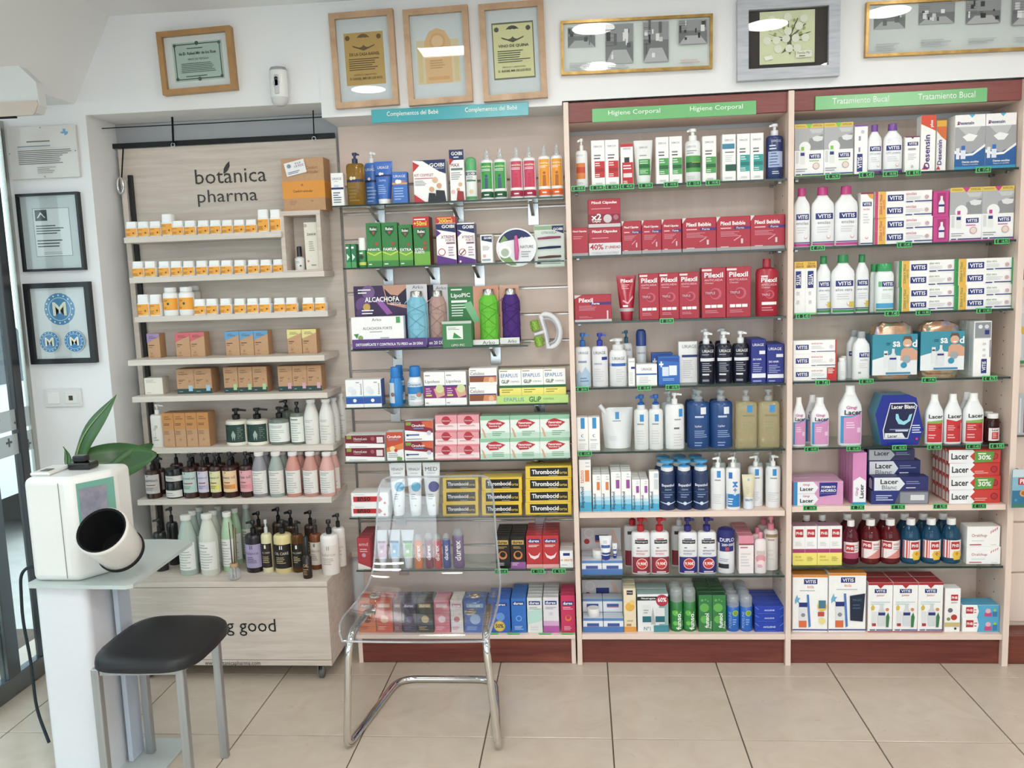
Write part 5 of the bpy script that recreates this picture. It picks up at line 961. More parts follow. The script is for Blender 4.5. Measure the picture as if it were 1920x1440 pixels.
# ------------------------------------------------------------------ hygiene cabinet products
def der(c1, c2, c3=None, v0=.2, v1=.55): return (T('DERCOS', .2, .84, .8, .89, '#6a6a72'), L(.2, .66, .7, .7, '#8a8a90', 1), R(.2, .6, .65, .625, '#4a4a50'), R(.24, v0, .97, v1, c1), R(.24, v0+.12, .97, v0+.2, c2), L(.28, v1-.1, .8, v1-.03, '#e6ece8', 2), L(.28, v0+.02, .7, v0+.08, '#e6ece8', 2), L(.3, .06, .8, .1, 'lgrey', 1))
it('H1', 'pump', 'pump_bottle', 'pump bottle', 'white pump bottle with orange label', 1078.5, 1102, 259, 1, (T('DERCOS', .1, .63, .6, .68, 'grey'), R(.05, .42, .8, .5, '#d8803a'), R(.05, .3, .8, .42, '#c9482a'), R(.05, .18, .8, .3, '#d8803a'), L(.1, .08, .6, .12, 'lgrey', 1)), base='#e9ebec', hb=.76, nz=-1, nl=.35)
it('H1', 'box', 'white_carton', 'carton', 'white carton with red print panel', 1108.5, 1160.5, 262.5, 2, der('#c9242c', '#a81f28'), D=.04)
it('H1', 'box', 'serum_carton', 'carton', 'white carton picturing a red serum bottle', 1163.5, 1187.5, 270, 1, (R(0, .93, 1, 1, '#c9242c'), T('DERCOS', .2, .86, .8, .91, '#6a6a72'), R(.12, .02, .98, .56, '#c9242c'), R(.3, .56, .7, .68, '#3a3034'), L(.2, .4, .85, .5, 'white', 2), R(.2, .2, .9, .3, '#e8e0e0'), L(.2, .06, .7, .12, 'white', 2)), D=.035)
it('H1', 'tube', 'cream_tube', 'tube', 'white tube with green print panel', 1189, 1225.5, 261, 1, (T('DERCOS', .3, .82, .72, .87, '#6a6a72'), L(.3, .65, .7, .68, 'grey', 1), R(.25, .22, .85, .58, '#3f9a4a'), R(.25, .38, .85, .46, '#1f6a38'), L(.3, .26, .75, .34, '#cfe8d0', 3), L(.3, .48, .75, .55, '#cfe8d0', 2)), base='#eceeed', cap='#e8eaea', hc=.08, cw=.72)
it('H1', 'box', 'white_carton', 'carton', 'white carton with green print panel', 1229.5, 1279.5, 256, 2, der('#4aa04e', '#1f6a38'), D=.04)
it('H1', 'pump', 'pump_bottle', 'pump bottle', 'white pump bottle with green panel and clear overcap', 1285, 1315.5, 239.6, 1, (T('DERCOS', .1, .64, .65, .69, 'grey'), L(.1, .54, .7, .6, 'grey', 2), R(.05, .2, .97, .5, '#4aa04e'), R(.05, .28, .97, .38, '#1f5a34'), R(.4, .37, .97, .38, '#c9b84a'), L(.1, .08, .6, .13, 'lgrey', 2)), base='#eceeed', hb=.78, nz=-1, nl=.2, neck=.5)
it('H1', 'box', 'white_carton', 'carton', 'single white carton with green panel beside pump', 1317, 1343.5, 254.5, 1, der('#4aa04e', '#1f6a38'), D=.04)
it('H1', 'box', 'white_carton', 'carton', 'white carton with blue and dark green blocks', 1354, 1380, 252, 1, (T('DERCOS', .2, .85, .8, .9, '#6a6a72'), R(.0, .69, .9, .8, '#3a86a8'), R(.2, .61, .85, .63, '#4a4a50'), L(.22, .42, .85, .56, 'lgrey', 4), R(.22, .22, 1, .36, '#1f5a48'), L(.2, .06, .8, .1, 'lgrey', 1)), D=.04)
it('H1', 'box', 'white_carton', 'carton', 'white carton with turquoise panel', 1381.5, 1432, 250, 2, der('#1fa09a', '#147a78'), D=.04)
it('H1', 'pump', 'pump_bottle', 'pump bottle', 'navy pump bottle with white head', 1438, 1471, 230.5, 1, (T('DERCOS', .25, .66, .8, .71, '#cfd8ea'), L(.15, .54, .7, .62, '#dfe6f2', 2), R(.1, .22, .92, .5, '#aebfe0'), L(.15, .25, .8, .48, '#4a5f94', 5), L(.3, .1, .8, .15, '#dfe6f2', 2)), base='#27386e', pump='#e8eaee', hb=.79, nz=-1, nl=.2, neck=.42, ey=.7)
def tagp(sh, xs, yy, price):
    S = SHELF[sh]
    for i, x in enumerate(xs):
        Yt = SY-.005 if sh not in ('S7', 'S8') else .094
        if sh[0] == 'S': Yt = .093
        yv = yy(x); q = at(x, yv, Yt); w, h = .0245, .0095
        t = spawn('price_tag', TAGM(price[i % len(price)]), (q.x, Yt, S['z']-.0045 if True else q.z)); t['category'] = 'price tag'
        REG.append((t, 'green electronic price tag', S['place'], '', '', q.x))
_tg = {}
def TAGM(st):
    if st not in _tg:
        m = MB(); w, h = .0245, .0095
        m.box(-w, w, 0, .004, -h, h, '#4cc26a', .0008); d = MB().box(-w*.86, w*.86, -.0008, 0, -h*.62, h*.62, '#16211a')
        A, B = prints([T('€', .1, .22, .25, .78, '#5fd07a', 1), T(st, .45, .2, .9, .8, '#5fd07a', 1)], 2*w*.9, 2*h, lambda x, z: -.0008)
        b2 = B; b2.v = [(x, y, z-h) for x, y, z in b2.v]
        _tg[st] = [('frame', m.mesh('frame', 'plastic', 0)), ('display', d.mesh('display', 'print', 0)), ('digits', b2.mesh('digits', 'print', 0))]
    return _tg[st]
l_ = lambda a, b, c, d: ln(a, b, c, d)
tagp('H1', [1084, 1119, 1147, 1176, 1210.5, 1258, 1301, 1336.5], l_(1084, 354, 1336, 342), ['18.95', '21.95', '21.95', '45.95', '20.95', '19.95', '22.95', '19.95'])
# red hair treatment shelf
pc_ = lambda t, s_: (P([(0, 1), (.12, 1), (0, .84)], '#d8d4d2'), T(t, .12, .74, .85, .86, 'white', 1), L(.12, .64, .5, .68, '#e8b8c0', 1), R(.52, .62, 1, .7, '#4a2a78'), T('Forte', .55, .63, .85, .69, 'white'), L(.12, .42, .75, .56, '#d88a98', 4), R(.72, .2, .78, .34, '#e0c8cc'), P([(.5, .3), (.7, .42), (.71, .4), (.52, .28)], '#e0a0ac'), L(.12, .1, .4, .13, '#e8b8c0', 1), R(0, 0, 1, .1, '#a8a2a4'))
it('H2', 'box', 'red_carton', 'carton', 'plain narrow red capsule carton', 1071.5, 1103, 427, 1, (T('Pilexil Cápsulas', .08, .82, .92, .9, 'white', 1), L(.1, .6, .8, .7, '#d88a98', 2), R(0, 0, 1, .1, '#a8a2a4')), base='pil', D=.06)
it('H2', 'box', 'promo_carton', 'carton', 'red and white capsule carton with discount print', 1104, 1164.5, 426, 1, (T('Pilexil Cápsulas', .08, .78, .92, .9, 'white', 1), L(.1, .6, .75, .64, '#d88a98', 1), R(0, 0, 1, .44, '#dcdade'), T('40%', .03, .2, .45, .4, 'pil', 1), T('2º UNIDAD', .5, .22, .98, .34, 'pil', 1), T('FORMATO AHORRO', .1, .03, .92, .13, '#b0aab4')), base='pil', D=.06)
it('H2', 'box', 'promo_carton', 'carton', 'red double capsule carton stacked on the discount carton', 1102.5, 1163.5, 372.5, 1, (T('Pilexil Cápsulas', .08, .8, .92, .92, 'white', 1), L(.1, .64, .75, .68, '#d88a98', 1), R(0, .14, 1, .46, '#8a1f34'), T('x2', .08, .26, .42, .48, 'white', 1), T('CAJAS', .08, .16, .42, .25, 'white', 1), C(.6, .3, .13, '#cfc4c6'), C(.86, .34, .08, '#b06a7a'), R(0, 0, 1, .12, '#c9c4c6')), base='pil', D=.06, yb=426)
it('H2', 'box', 'red_carton', 'carton', 'red hair capsule carton with purple stripe', 1165.5, 1278, 412.5, 3, pc_('Pilexil Cápsulas', 1), base='pil', D=.06)
it('H2', 'box', 'red_carton', 'carton', 'wide red drinkable vial carton with purple stripe', 1279, 1471.5, 405.5, 3, pc_('Pilexil Bebible', 1), base='pil', D=.06)
it('H3', 'box', 'red_carton', 'carton', 'low wide red ampoule carton', 1077, 1147, 552.5, 1, (P([(0, 1), (.2, 1), (0, .86)], '#d8d4d2'), T('Pilexil', .12, .72, .5, .88, 'white', 1), R(.42, .62, 1, .72, '#4a2a78'), T('Forte', .45, .63, .7, .71, 'white', 1), L(.12, .42, .65, .6, '#d88a98', 4), R(.87, .05, .91, .4, '#e0c8cc'), L(.12, .14, .5, .2, '#d88a98', 2), R(0, 0, 1, .08, '#cfcacc')), base='pil', D=.06)
it('H3', 'tube', 'red_tube', 'tube', 'red hair treatment tube with grey stripe', 1156.5, 1194.5, 516.5, 1, (T('Pilexil', .22, .84, .82, .92, 'white', 1), L(.25, .7, .72, .8, '#e8a8b4', 3), P([(.3, .46), (.55, .4), (.8, .55), (.82, .5), (.55, .36), (.3, .42)], '#e8a8b4'), R(.12, .2, .88, .27, '#c0b8bc'), L(.3, .3, .55, .35, 'white', 1)), base='pil', cap='#a81f36', hc=.15, cw=.62)
px_ = (R(.02, .93, .42, .97, '#e8d8da'), T('Pilexil', .1, .8, .9, .9, 'white', 1), T('ANTICAÍDA', .1, .73, .88, .78, '#f0c8d0'), T('Champú', .12, .67, .5, .71, '#f0c8d0'), C(.58, .48, .24, '#c25a6c'), C(.54, .48, .18, 'pil'), R(.12, .46, .6, .53, '#8e2a3c'), T('TRIPLE', .14, .47, .56, .52, '#e0a0ac', 1), R(.14, .2, .36, .26, 'white'), R(.39, .2, .61, .26, 'white'), R(.64, .2, .86, .26, 'white'), L(.14, .1, .8, .15, '#d88a98', 2))
it('H3', 'box', 'red_carton', 'carton', 'red shampoo carton with ring motif', 1198.5, 1311, 511.5, 3, px_, base='pil', D=.045)
it('H3', 'box', 'red_carton', 'carton', 'larger red shampoo carton with ring motif', 1315, 1408, 500.5, 2, px_, base='pil', D=.05)
it('H3', 'bottle', 'shampoo_bottle', 'bottle', 'big red shampoo bottle', 1418, 1461, 485, 1, (R(.22, .68, .5, .71, '#e8d8da'), T('Pilexil', .22, .59, .92, .67, 'white', 1), T('ANTICAÍDA', .22, .53, .92, .58, '#f0c8d0'), T('Champú', .24, .48, .6, .52, '#f0c8d0'), C(.6, .38, .2, '#c25a6c'), C(.57, .38, .15, 'pil'), T('TRIPLE', .24, .35, .6, .4, '#e0a0ac', 1), R(.24, .2, .9, .25, 'white'), L(.24, .1, .85, .16, '#d88a98', 2)), base='pil', cap='#a81f36', shape='shamp', ey=.6)
tagp('H3', [1250], l_(1000, 608, 1500, 600), ['13.95'])
# blue body care shelf
ur = lambda c='#5a5f68': (T('URIAGE', .1, .6, .85, .67, c), L(.2, .5, .8, .54, 'lgrey', 1), L(.2, .2, .8, .4, 'lgrey', 4))
it('H4', 'pump', 'pump_bottle', 'pump bottle', 'white pump bottle with blue head and mountains', 1078, 1108, 625, 1, (T('URIAGE', .2, .6, .85, .67, '#5a5f68'), L(.2, .45, .8, .5, '#8aa0b8', 1), P([(.03, .02), (.03, .22), (.25, .32), (.4, .26), (.65, .38), (.97, .24), (.97, .02)], '#a9c4dc'), L(.3, .1, .85, .18, '#6a8ab0', 2)), base='#e4e8ea', pump='#2a6ab0', hb=.75, nz=1, nl=.5, neck=.36)
it('H4', 'pump', 'pump_bottle', 'pump bottle', 'white pump bottle with violet-blue head', 1110, 1140.5, 625, 1, (T('URIAGE', .1, .6, .85, .67, '#5a5f68'), R(.6, .5, .95, .56, '#2a3a94'), T('XEMOSE', .12, .4, .6, .46, '#4a5a9a'), L(.12, .1, .75, .34, 'lgrey', 6)), base='#e6e6ea', pump='#2f3fae', hb=.76, nz=1, nl=.45, neck=.36)
it('H4', 'pump', 'pump_jar', 'pump bottle', 'white pump tub with blue stripe', 1143, 1177, 634.5, 1, (T('URIAGE', .15, .54, .85, .62, '#5a5f68'), R(.02, .42, .98, .48, '#2a6ac0'), L(.35, .1, .85, .36, 'lgrey', 6)), base='#e9ebec', pump='#e6e8ea', hb=.76, nz=-1, nl=.3, neck=.62, shd=.1)
it('H4', 'pump', 'pump_bottle', 'pump bottle', 'white pump bottle with teal head at the back', 1163, 1187, 620, 1, ur(), base='#dfe3e6', pump='#1f5a7a', hb=.76, nz=-1, nl=.4, Y=.2)
it('H4', 'bottle', 'aerosol_can', 'aerosol', 'pale aerosol can with navy dome cap', 1192, 1213, 618, 1, (T('URIAGE', .15, .52, .85, .6, '#5a5f68'), R(.02, .32, .98, .37, '#2a3f94')), base='#d3d6da', cap='#2a4a94', shape='aero', ey=1.0, Y=.2)
it('H4', 'box', 'white_carton', 'carton', 'very narrow white carton between tub and low carton', 1178, 1191, 672, 1, (T('URIAGE', .1, .86, .9, .92, '#5a5f68'), R(.4, .62, .98, .7, '#2a3a94'), L(.15, .1, .8, .5, 'lgrey', 6)), D=.03)
it('H4', 'box', 'white_carton', 'carton', 'low white carton with blue line', 1192.5, 1232.5, 683, 1, (T('URIAGE', .25, .7, .75, .84, '#5a5f68'), R(.0, .5, .98, .57, '#2a6ab0'), L(.15, .14, .75, .42, 'lgrey', 4)), D=.045)
bp_ = (P([(.05, .95), (.95, .95), (.95, .8), (.05, .86)], '#1f4fa8'), R(.04, .7, .24, .76, 'white'), R(.11, .63, .17, .83, 'white'), R(.18, .32, .48, .64, '#d3e2f2'), R(.5, .34, .86, .68, '#e4edf6'), L(.2, .16, .85, .24, '#9fc8ee', 2))
it('H4', 'box', 'blue_pack', 'pack', 'bright blue gift pack picturing white jars', 1234, 1275, 668, 1, bp_, base='#2468c0', side='#1d55a4', D=.05)
it('H4', 'box', 'blue_pack', 'pack', 'bright blue gift pack behind the front one', 1222, 1262, 662, 1, bp_, base='#1f5ab0', side='#1d55a4', D=.05, Y=.185)
it('H4', 'box', 'white_carton', 'carton', 'tall white carton with navy band', 1272, 1308, 640.5, 1, (T('URIAGE', .2, .84, .95, .92, '#5a5f68'), R(.18, .62, 1, .68, '#2a3a7a'), L(.22, .12, .8, .55, 'lgrey', 9)), D=.04, Y=.17)
it('H4', 'pump', 'pump_bottle', 'pump bottle', 'black shampoo pump bottle with white head', 1310.5, 1406, 622, 3, (T('URIAGE', .2, .6, .9, .67, 'white'), L(.2, .56, .75, .58, '#9fa4b4', 1), R(.1, .44, .97, .5, '#e4e6ec'), L(.2, .24, .75, .41, '#9fa4b4', 5), R(.2, .17, .6, .2, '#dfe2ea'), L(.2, .05, .85, .1, '#8a90a0', 1)), base='#161a2e', pump='#eceef0', hb=.77, ey=.8, nz=1, nl=.35, neck=.38)
it('H4', 'pump', 'pump_bottle', 'pump bottle', 'black shampoo pump bottle, second row', 1311, 1338, 617, 1, (), base='#161a2e', pump='#e3e5e8', hb=.77, ey=.8, nz=-1, nl=.3, neck=.38, Y=.19)
it('H4', 'pump', 'pump_bottle', 'pump bottle', 'black shampoo pump bottle, second row', 1342, 1372, 616, 1, (), base='#161a2e', pump='#e3e5e8', hb=.77, ey=.8, nz=-1, nl=.3, neck=.38, Y=.19)
nv = (T('URIAGE', .1, .84, .85, .91, 'white'), R(.55, .66, .95, .74, '#e4e6ee'), T('DS HAIR', .12, .52, .7, .57, '#dfe4f2', 1), L(.12, .26, .8, .46, '#9fa8d0', 5), R(.05, .12, .98, .22, '#e6e8f0'), L(.12, .03, .7, .07, '#9fa8d0', 1))
it('H4', 'box', 'navy_carton', 'carton', 'royal navy hair care carton, taller', 1408, 1436.5, 636, 1, nv, base='#1f2a86', D=.04, deep=3)
it('H4', 'box', 'navy_carton', 'carton', 'royal navy hair care carton, shorter', 1437.5, 1470, 645, 1, nv, base='#1f2a86', D=.04, deep=3)
tagp('H4', [1091, 1208, 1261], l_(1000, 733, 1500, 730), ['20.95', '21.95', '10.95'])
# skin care glass shelf
lr = lambda u, v, w, h, c='#2f8fd0': (R(u, v, u+w, v+h, c),)
it('H5', 'box', 'white_carton', 'carton', 'narrow white carton with blue rectangle', 1081.5, 1125, 782.5, 2, (R(.35, .66, .7, .98, '#2f8fd0'), C(.5, .45, .14, '#7a98b8'), C(.54, .45, .1, 'white'), L(.15, .3, .85, .36, 'lgrey', 1), L(.15, .08, .85, .22, 'lgrey', 3)), D=.04)
z0 = SHELF['H5']['z']; Yp = .15; a, b = at(1128, 800, Yp).x, at(1188, 800, Yp).x; W_ = b-a; H_ = at(1158, 766, Yp).z-z0
m = MB(); n = 9
for side in (-1, 1):
    for j in range(n+1):
        for i in range(n+1):
            u, v = i/n, j/n; wd = .82+.18*v; x = (u-.5)*W_*wd; bul = math.sin(math.pi*u)**.6*(1-v)**.7*.03+.0008; m.v.append((x, .03+side*bul, v*H_*(1-.05*(u < .2)*(v > .9))))
for s_ in (0, 1):
    o_ = s_*(n+1)**2
    for j in range(n):
        for i in range(n):
            q = [o_+j*(n+1)+i, o_+j*(n+1)+i+1, o_+(j+1)*(n+1)+i+1, o_+(j+1)*(n+1)+i]; m.f.append(q if not s_ else q[::-1]); m.c.append(hx('#dfe2e3'))
pch = put('refill_pouch', m, 'plastic', None, ((a+b)/2, Yp, z0)); tag(pch, 'white refill pouch with spout on the fifth hygiene shelf', 'pouch')
put('spout', MB().tube([(-W_*.36, .03, H_*.86), (-W_*.44, .03, H_*.96), (-W_*.55, .03, H_*1.06)], [.009, .008, .009], '#e6e8ea', 10), 'plastic', pch)
A, B = prints(lr(.44, .72, .12, .17)+(L(.35, .66, .65, .69, 'grey', 1), L(.25, .2, .6, .3, 'lgrey', 3)), W_, H_, lambda x, z: .03-max(0, math.cos(math.pi*x/W_))**.6*(1-min(1, z/H_))**.7*.03-.0012); put('printed_front', A, 'print', pch, smooth=0)
it('H5', 'pump', 'pump_bottle', 'pump bottle', 'slim white pump bottle with blue head', 1189, 1245, 741, 2, lr(.38, .52, .28, .13)+(L(.2, .46, .8, .49, 'grey', 1), L(.15, .1, .85, .36, 'lgrey', 6)), base='#e6e8e8', pump='#1f5fae', hb=.74, nz=-1, nl=.35, neck=.42, collar='#dfe3e8')
it('H5', 'pump', 'pump_bottle', 'pump bottle', 'large white pump bottle with white head', 1248, 1285, 737.5, 1, lr(.68, .58, .2, .14)+(L(.45, .52, .92, .55, 'grey', 1), L(.42, .36, .75, .4, '#6a6a70', 1), L(.4, .06, .85, .28, 'lgrey', 5)), base='#eceeef', hb=.8, nz=1, nl=.45, ey=.7)
it('H5', 'pump', 'pump_bottle', 'pump bottle', 'large deep blue pump bottle with clear head', 1290, 1377, 733.5, 2, lr(.55, .6, .24, .12, '#dfe6f0')+(L(.3, .54, .92, .58, '#b8c8e0', 1), T('Lipikar', .3, .36, .6, .42, '#e6ecf6'), L(.28, .2, .92, .32, '#8aa4d0', 4), L(.28, .05, .7, .12, '#8aa4d0', 2)), base='#1f4a86', pump='#c6d0da', pmat='clear_cap', hb=.81, nz=0, ey=.75, neck=.34, mat='plastic')
it('H5', 'pump', 'pump_bottle', 'pump bottle', 'large clear yellow oil pump bottle', 1380, 1464, 732, 2, lr(.5, .62, .24, .12)+(L(.3, .55, .92, .58, '#8a8a60', 1), L(.3, .3, .8, .46, '#9a9a70', 4)), base='#ece2b6', pump='#d3d6cc', pmat='clear_cap', hb=.8, nz=0, ey=.75, neck=.34, mat='liquid', sq=4)
it('H5', 'pump', 'pump_bottle', 'pump bottle', 'large white pump bottle, second row', 1240, 1270, 734, 1, (), base='#dfe1e2', pump='#dfe1e2', hb=.8, nz=-1, nl=.3, ey=.7, Y=.21)
it('H5', 'pump', 'pump_bottle', 'pump bottle', 'large deep blue pump bottle, second row', 1286, 1324, 730, 1, (), base='#1a3f74', pump='#c6d0da', hb=.81, nz=0, ey=.75, Y=.21)
it('H5', 'pump', 'pump_bottle', 'pump bottle', 'large deep blue pump bottle, second row', 1332, 1370, 729, 1, (), base='#1a3f74', pump='#c6d0da', hb=.81, nz=0, ey=.75, Y=.21)
tagp('H5', [1097], l_(1000, 853, 1500, 850), ['15.95'])
# wooden shelf
def bep(c, tat=False): return (R(0, 0, 1, .18, '#3fa8d0'), R(0, .18, 1, .3, '#8fcbe2'), R(0, .3, 1, .4, '#c9e4ef'), T('Bepanthol', .08, .03, .45, .52, '#2a4a6a', 1, 90), R(.5, .58, .85, .8, c), L(.55, .86, .9, .96, 'lgrey', 2))
it('H6', 'box', 'ointment_carton', 'carton', 'tall slim ointment carton with orange square', 1086, 1109, 862, 1, bep('#e0803a')+(T('tattoo', .1, .55, .4, .8, '#e0803a', 0, 90),), D=.035, deep=2)
it('H6', 'box', 'ointment_carton', 'carton', 'slim ointment carton with orange square', 1111, 1144, 890, 2, bep('#e0803a'), D=.03, deep=4)
it('H6', 'box', 'ointment_carton', 'carton', 'slim ointment carton with purple square', 1145.5, 1184, 885, 2, bep('#9a4aa0'), D=.03, deep=4)
it('H6', 'box', 'ointment_carton', 'carton', 'short slim ointment carton with purple square', 1185, 1216.5, 899.5, 2, bep('#9a4aa0'), D=.03, deep=4)
it('H6', 'box', 'ointment_carton', 'carton', 'slim ointment carton with stamp corner', 1217.5, 1236, 884, 1, bep('#dfe6ea')+(R(.5, .84, .9, .95, '#c0cce0'), R(.5, .55, .9, .8, '#cfd4d8')), D=.03)
it('H6', 'pump', 'lotion_bottle', 'pump bottle', 'dark blue lotion bottle with sky-blue pump', 1237.5, 1331, 864, 3, (T('Bepanthol', .12, .46, .88, .54, '#dfe8f4', 1), T('DERMA', .3, .4, .7, .44, '#9fc0e0'), R(.1, .36, .9, .365, '#6a9ad0'), L(.25, .26, .75, .33, '#7a9ac8', 2), P([(.03, .17), (.35, .15), (.5, .13), (.65, .15), (.97, .17), (.97, .155), (.5, .115), (.03, .155)], '#bcd8f4'), C(.5, .14, .11, '#cfe2f6')), base='#22365f', pump='#4aa6dc', hb=.8, ey=.9, nz=0, neck=.6, head=1.5, collar='#e9ecee', nl=.5)
it('H6', 'pump', 'lotion_bottle', 'pump bottle', 'dark blue lotion bottle, second row', 1228, 1322, 856, 3, (), base='#22365f', pump='#4aa6dc', hb=.8, ey=.9, nz=0, neck=.6, head=1.5, collar='#e9ecee', Y=.2)
lz = lr(.4, .62, .26, .13)+(L(.25, .56, .8, .59, 'grey', 1), L(.12, .12, .85, .3, 'lgrey', 5))
it('H6', 'pump', 'pump_bottle', 'pump bottle', 'white pump bottle with blue rectangle beside dark bottles', 1333, 1361, 858.5, 1, lz, base='#eceeef', hb=.8, nz=-1, nl=.4, ey=.8)
it('H6', 'pump', 'pump_bottle', 'pump bottle', 'white pump bottle with wide blue lower label', 1362.5, 1390.5, 858.5, 1, (R(.03, .05, .97, .3, '#1f7fc8'), R(.15, .6, .38, .72, '#2f6fc0'), T('+M', .4, .3, .75, .58, '#2f7fc8', 1, 90), C(.55, .3, .1, '#cfe0f2'), L(.12, .1, .5, .22, 'white', 3)), base='#eceeef', hb=.8, nz=-1, nl=.4, ey=.8)
it('H6', 'tube', 'cream_tube', 'tube', 'yellowish clear tube with white cap', 1392, 1417, 892, 1, (C(.5, .85, .1, '#7ab8dc'), R(.12, .02, .9, .36, '#dfe6ee'), T('GRATIS', .2, .24, .8, .32, '#4a6aa0', 1), L(.3, .45, .6, .65, '#c9bc94', 4)), base='#d8cfae', cap='#e4e8ec', hc=.3, cw=.74, Y=.108)
it('H6', 'pump', 'pump_bottle', 'pump bottle', 'white pump bottle behind the yellowish tube', 1404, 1433, 856, 1, lz, base='#eceeef', hb=.79, nz=-1, nl=.5, ey=.8, Y=.153)
it('H6', 'pump', 'pump_bottle', 'pump bottle', 'white pump bottle beside the cabinet side panel', 1437, 1466, 855, 1, lz, base='#eceeef', hb=.79, nz=1, nl=.4, ey=.8, Y=.13)
for a, b in ((1337, 1363), (1366, 1391), (1411, 1433), (1436, 1457)): it('H6', 'pump', 'pump_bottle', 'pump bottle', 'white pump bottle, second row', a, b, 849, 1, (), base='#dcdfe0', pump='#d8dadb', hb=.8, nz=-1, nl=.4, ey=.8, Y=.2)
# foot cream trays, lowest glass and bottom shelf
def creamtray(sh, x0_, x1_, y1, ycard, suf):
    S = SHELF[sh]; Y = S['y']-.006; a, b = at(x0_, y1, Y).x, at(x1_, y1, Y).x; W = b-a; H = at((x0_+x1_)/2, ycard, Y+.12).z-S['z']
    t = put('card_tray', MB().box(0, W, 0, .002, 0, .022, '#4a78b8', .0006).box(0, W, .002, .13, 0, .002, '#4a78b8').box(0, W, .13, .133, 0, H, '#c9c6c8'), 'carton', None, (a, Y, S['z']), smooth=0); tag(t, 'blue fronted card tray with hand cream cartons, '+suf, 'tray')
    A, B = prints([C(.2, .85, .12, '#e2d8d8'), C(.2, .85, .1, '#d0c8ca'), C(.14, .62, .07, '#b02a2c'), R(.35, .64, .68, .8, '#2a3a7a'), R(.35, .6, .68, .63, '#c9242c'), P([(.72, .95), (.82, .95), (.95, .55), (.85, .5)], '#d8b4a4')], W, H, lambda x, z: .13); put('printed_front', A, 'print', t, (W/2, 0, 0), smooth=0)
    if sh == 'H8': pass
    return a, W, Y
nb = (R(0, .8, 1, 1, '#5a84bc'), R(.12, .26, .88, .62, '#e4e8f0'), R(.2, .4, .8, .62, '#3a5aa0'), R(.2, .34, .8, .39, '#c9242c'))
for sh, x0_, x1_, yb, ycard, suf in (('H7', 1091, 1168, 1078, 991, 'seventh hygiene shelf'), ('H8', 1093, 1170, 1180, 1089, 'bottom hygiene shelf')):
    a, W, Y = creamtray(sh, x0_, x1_, yb, ycard, suf); S = SHELF[sh]; hb_ = .052
    pm = build('box', W/2-.002, hb_, .055, nb, dict(base='#e6e8ee', top='#cdd6e4'))
    for i in (0, 1):
        for k in (0, 1):
            for lay in ((0,) if sh == 'H7' else (0, 1)):
                if lay and not k: continue
                o = spawn('cream_carton', pm, (a+W*(i+.5)/2, Y+.004+k*.058, S['z']+.0022+lay*(hb_+.0006))); o['category'] = 'carton'
                REG.append((o, 'hand cream carton with blue top', S['place'], 'upper' if lay else '', ROWW[k], a+W*i))
    jx = a+W*(.42 if sh == 'H7' else .27); jz = S['z']+.0022+hb_+.0004
    jm = build('bottle', .045, .03, .045, (), dict(shape='jarlow', ey=1.0, base='#e6e6e4', cap='#eceae8'))
    o = spawn('cream_jar', jm, (jx, Y+.02 if sh == 'H7' else Y+.008, jz)); o['category'] = 'jar'; REG.append((o, 'low white cream jar on hand cream cartons', S['place'], '', '', jx))
    if sh == 'H7':
        for dxx, h, w, d in ((.09, .088, .046, 'hand cream tube with navy cap on the cartons'), (.124, .056, .018, 'tiny lip balm tube beside hand cream tube')):
            tm_ = build('tube', w, h, .03, (R(.15, .5, .85, .62, '#3a5aa0'), L(.3, .7, .7, .8, 'grey', 2), R(.12, .24, .9, .32, '#2a3a8a')), dict(base='#e6e8ea', cap='#2a3a94', hc=.2, cw=.7))
            o = spawn('cream_tube', tm_, (a+dxx*1.0, Y+.004+(.02 if w < .02 else 0), jz)); o['category'] = 'tube'; REG.append((o, d, S['place'], '', '', 0))
def ntg(c, c2, d, x0_, x1_):
    it('H7', 'pump', 'pump_bottle', 'pump bottle', d, x0_, x1_, 973, 2, (R(.2, .55, .88, .62, 'ink'), T('Neutrogena', .25, .565, .84, .605, 'white'), R(.3, .63, .7, .645, c2), L(.3, .47, .45, .49, '#5a5a60', 1), T('REPARACIÓN', .26, .4, .86, .45, c2), T('INTENSA', .26, .35, .7, .39, c2), R(.05, .02, .97, .31, c), C(.55, .19, .3, '#f0d8d4'), C(.55, .19, .265, '#c9332f'), T('9,90€', .33, .15, .78, .23, 'white', 1), L(.3, .03, .85, .06, '#e0d0d4', 1)), base='#e9eaec', pump=c2, hb=.755, ey=.62, sq=3, nz=1, nl=.35, neck=.36)
ntg('#8a2a3a', '#b8202f', 'white body lotion bottle with red pump and label', 1183.5, 1256)
ntg('#2c2a72', '#2c2a7a', 'white body lotion bottle with indigo pump and label', 1272, 1345)
for a, b, c in ((1170, 1203, '#b8202f'), (1258, 1290, '#e0e0e2')): it('H7', 'pump', 'pump_bottle', 'pump bottle', 'white body lotion bottle, second row', a, b, 962, 1, (R(.2, .6, .8, .66, 'ink'), R(.05, .02, .97, .3, '#8a2a3a')), base='#d8d9da', pump=c, hb=.755, ey=.62, sq=3, nz=1, nl=.3, neck=.36, Y=.2)
z0 = SHELF['H7']['z']
it('H7', 'bottle', 'cream_tub_set', 'jar', 'twin tub set, indigo over white', 1346.5, 1380, 993, 1, (R(.02, .5, .98, .97, '#2a2f78'), T('DUPLO', .12, .7, .92, .82, '#e6e8f4', 1), T('200+300', .2, .62, .88, .68, '#e6e8f4', 1), R(.4, .52, .62, .6, '#b04a5a'), R(.05, .12, .6, .22, 'ink'), L(.1, .28, .8, .34, '#9fa4c0', 2)), base='#e4e5e8', cap='#2a2f78', shape='aero', ey=.95)
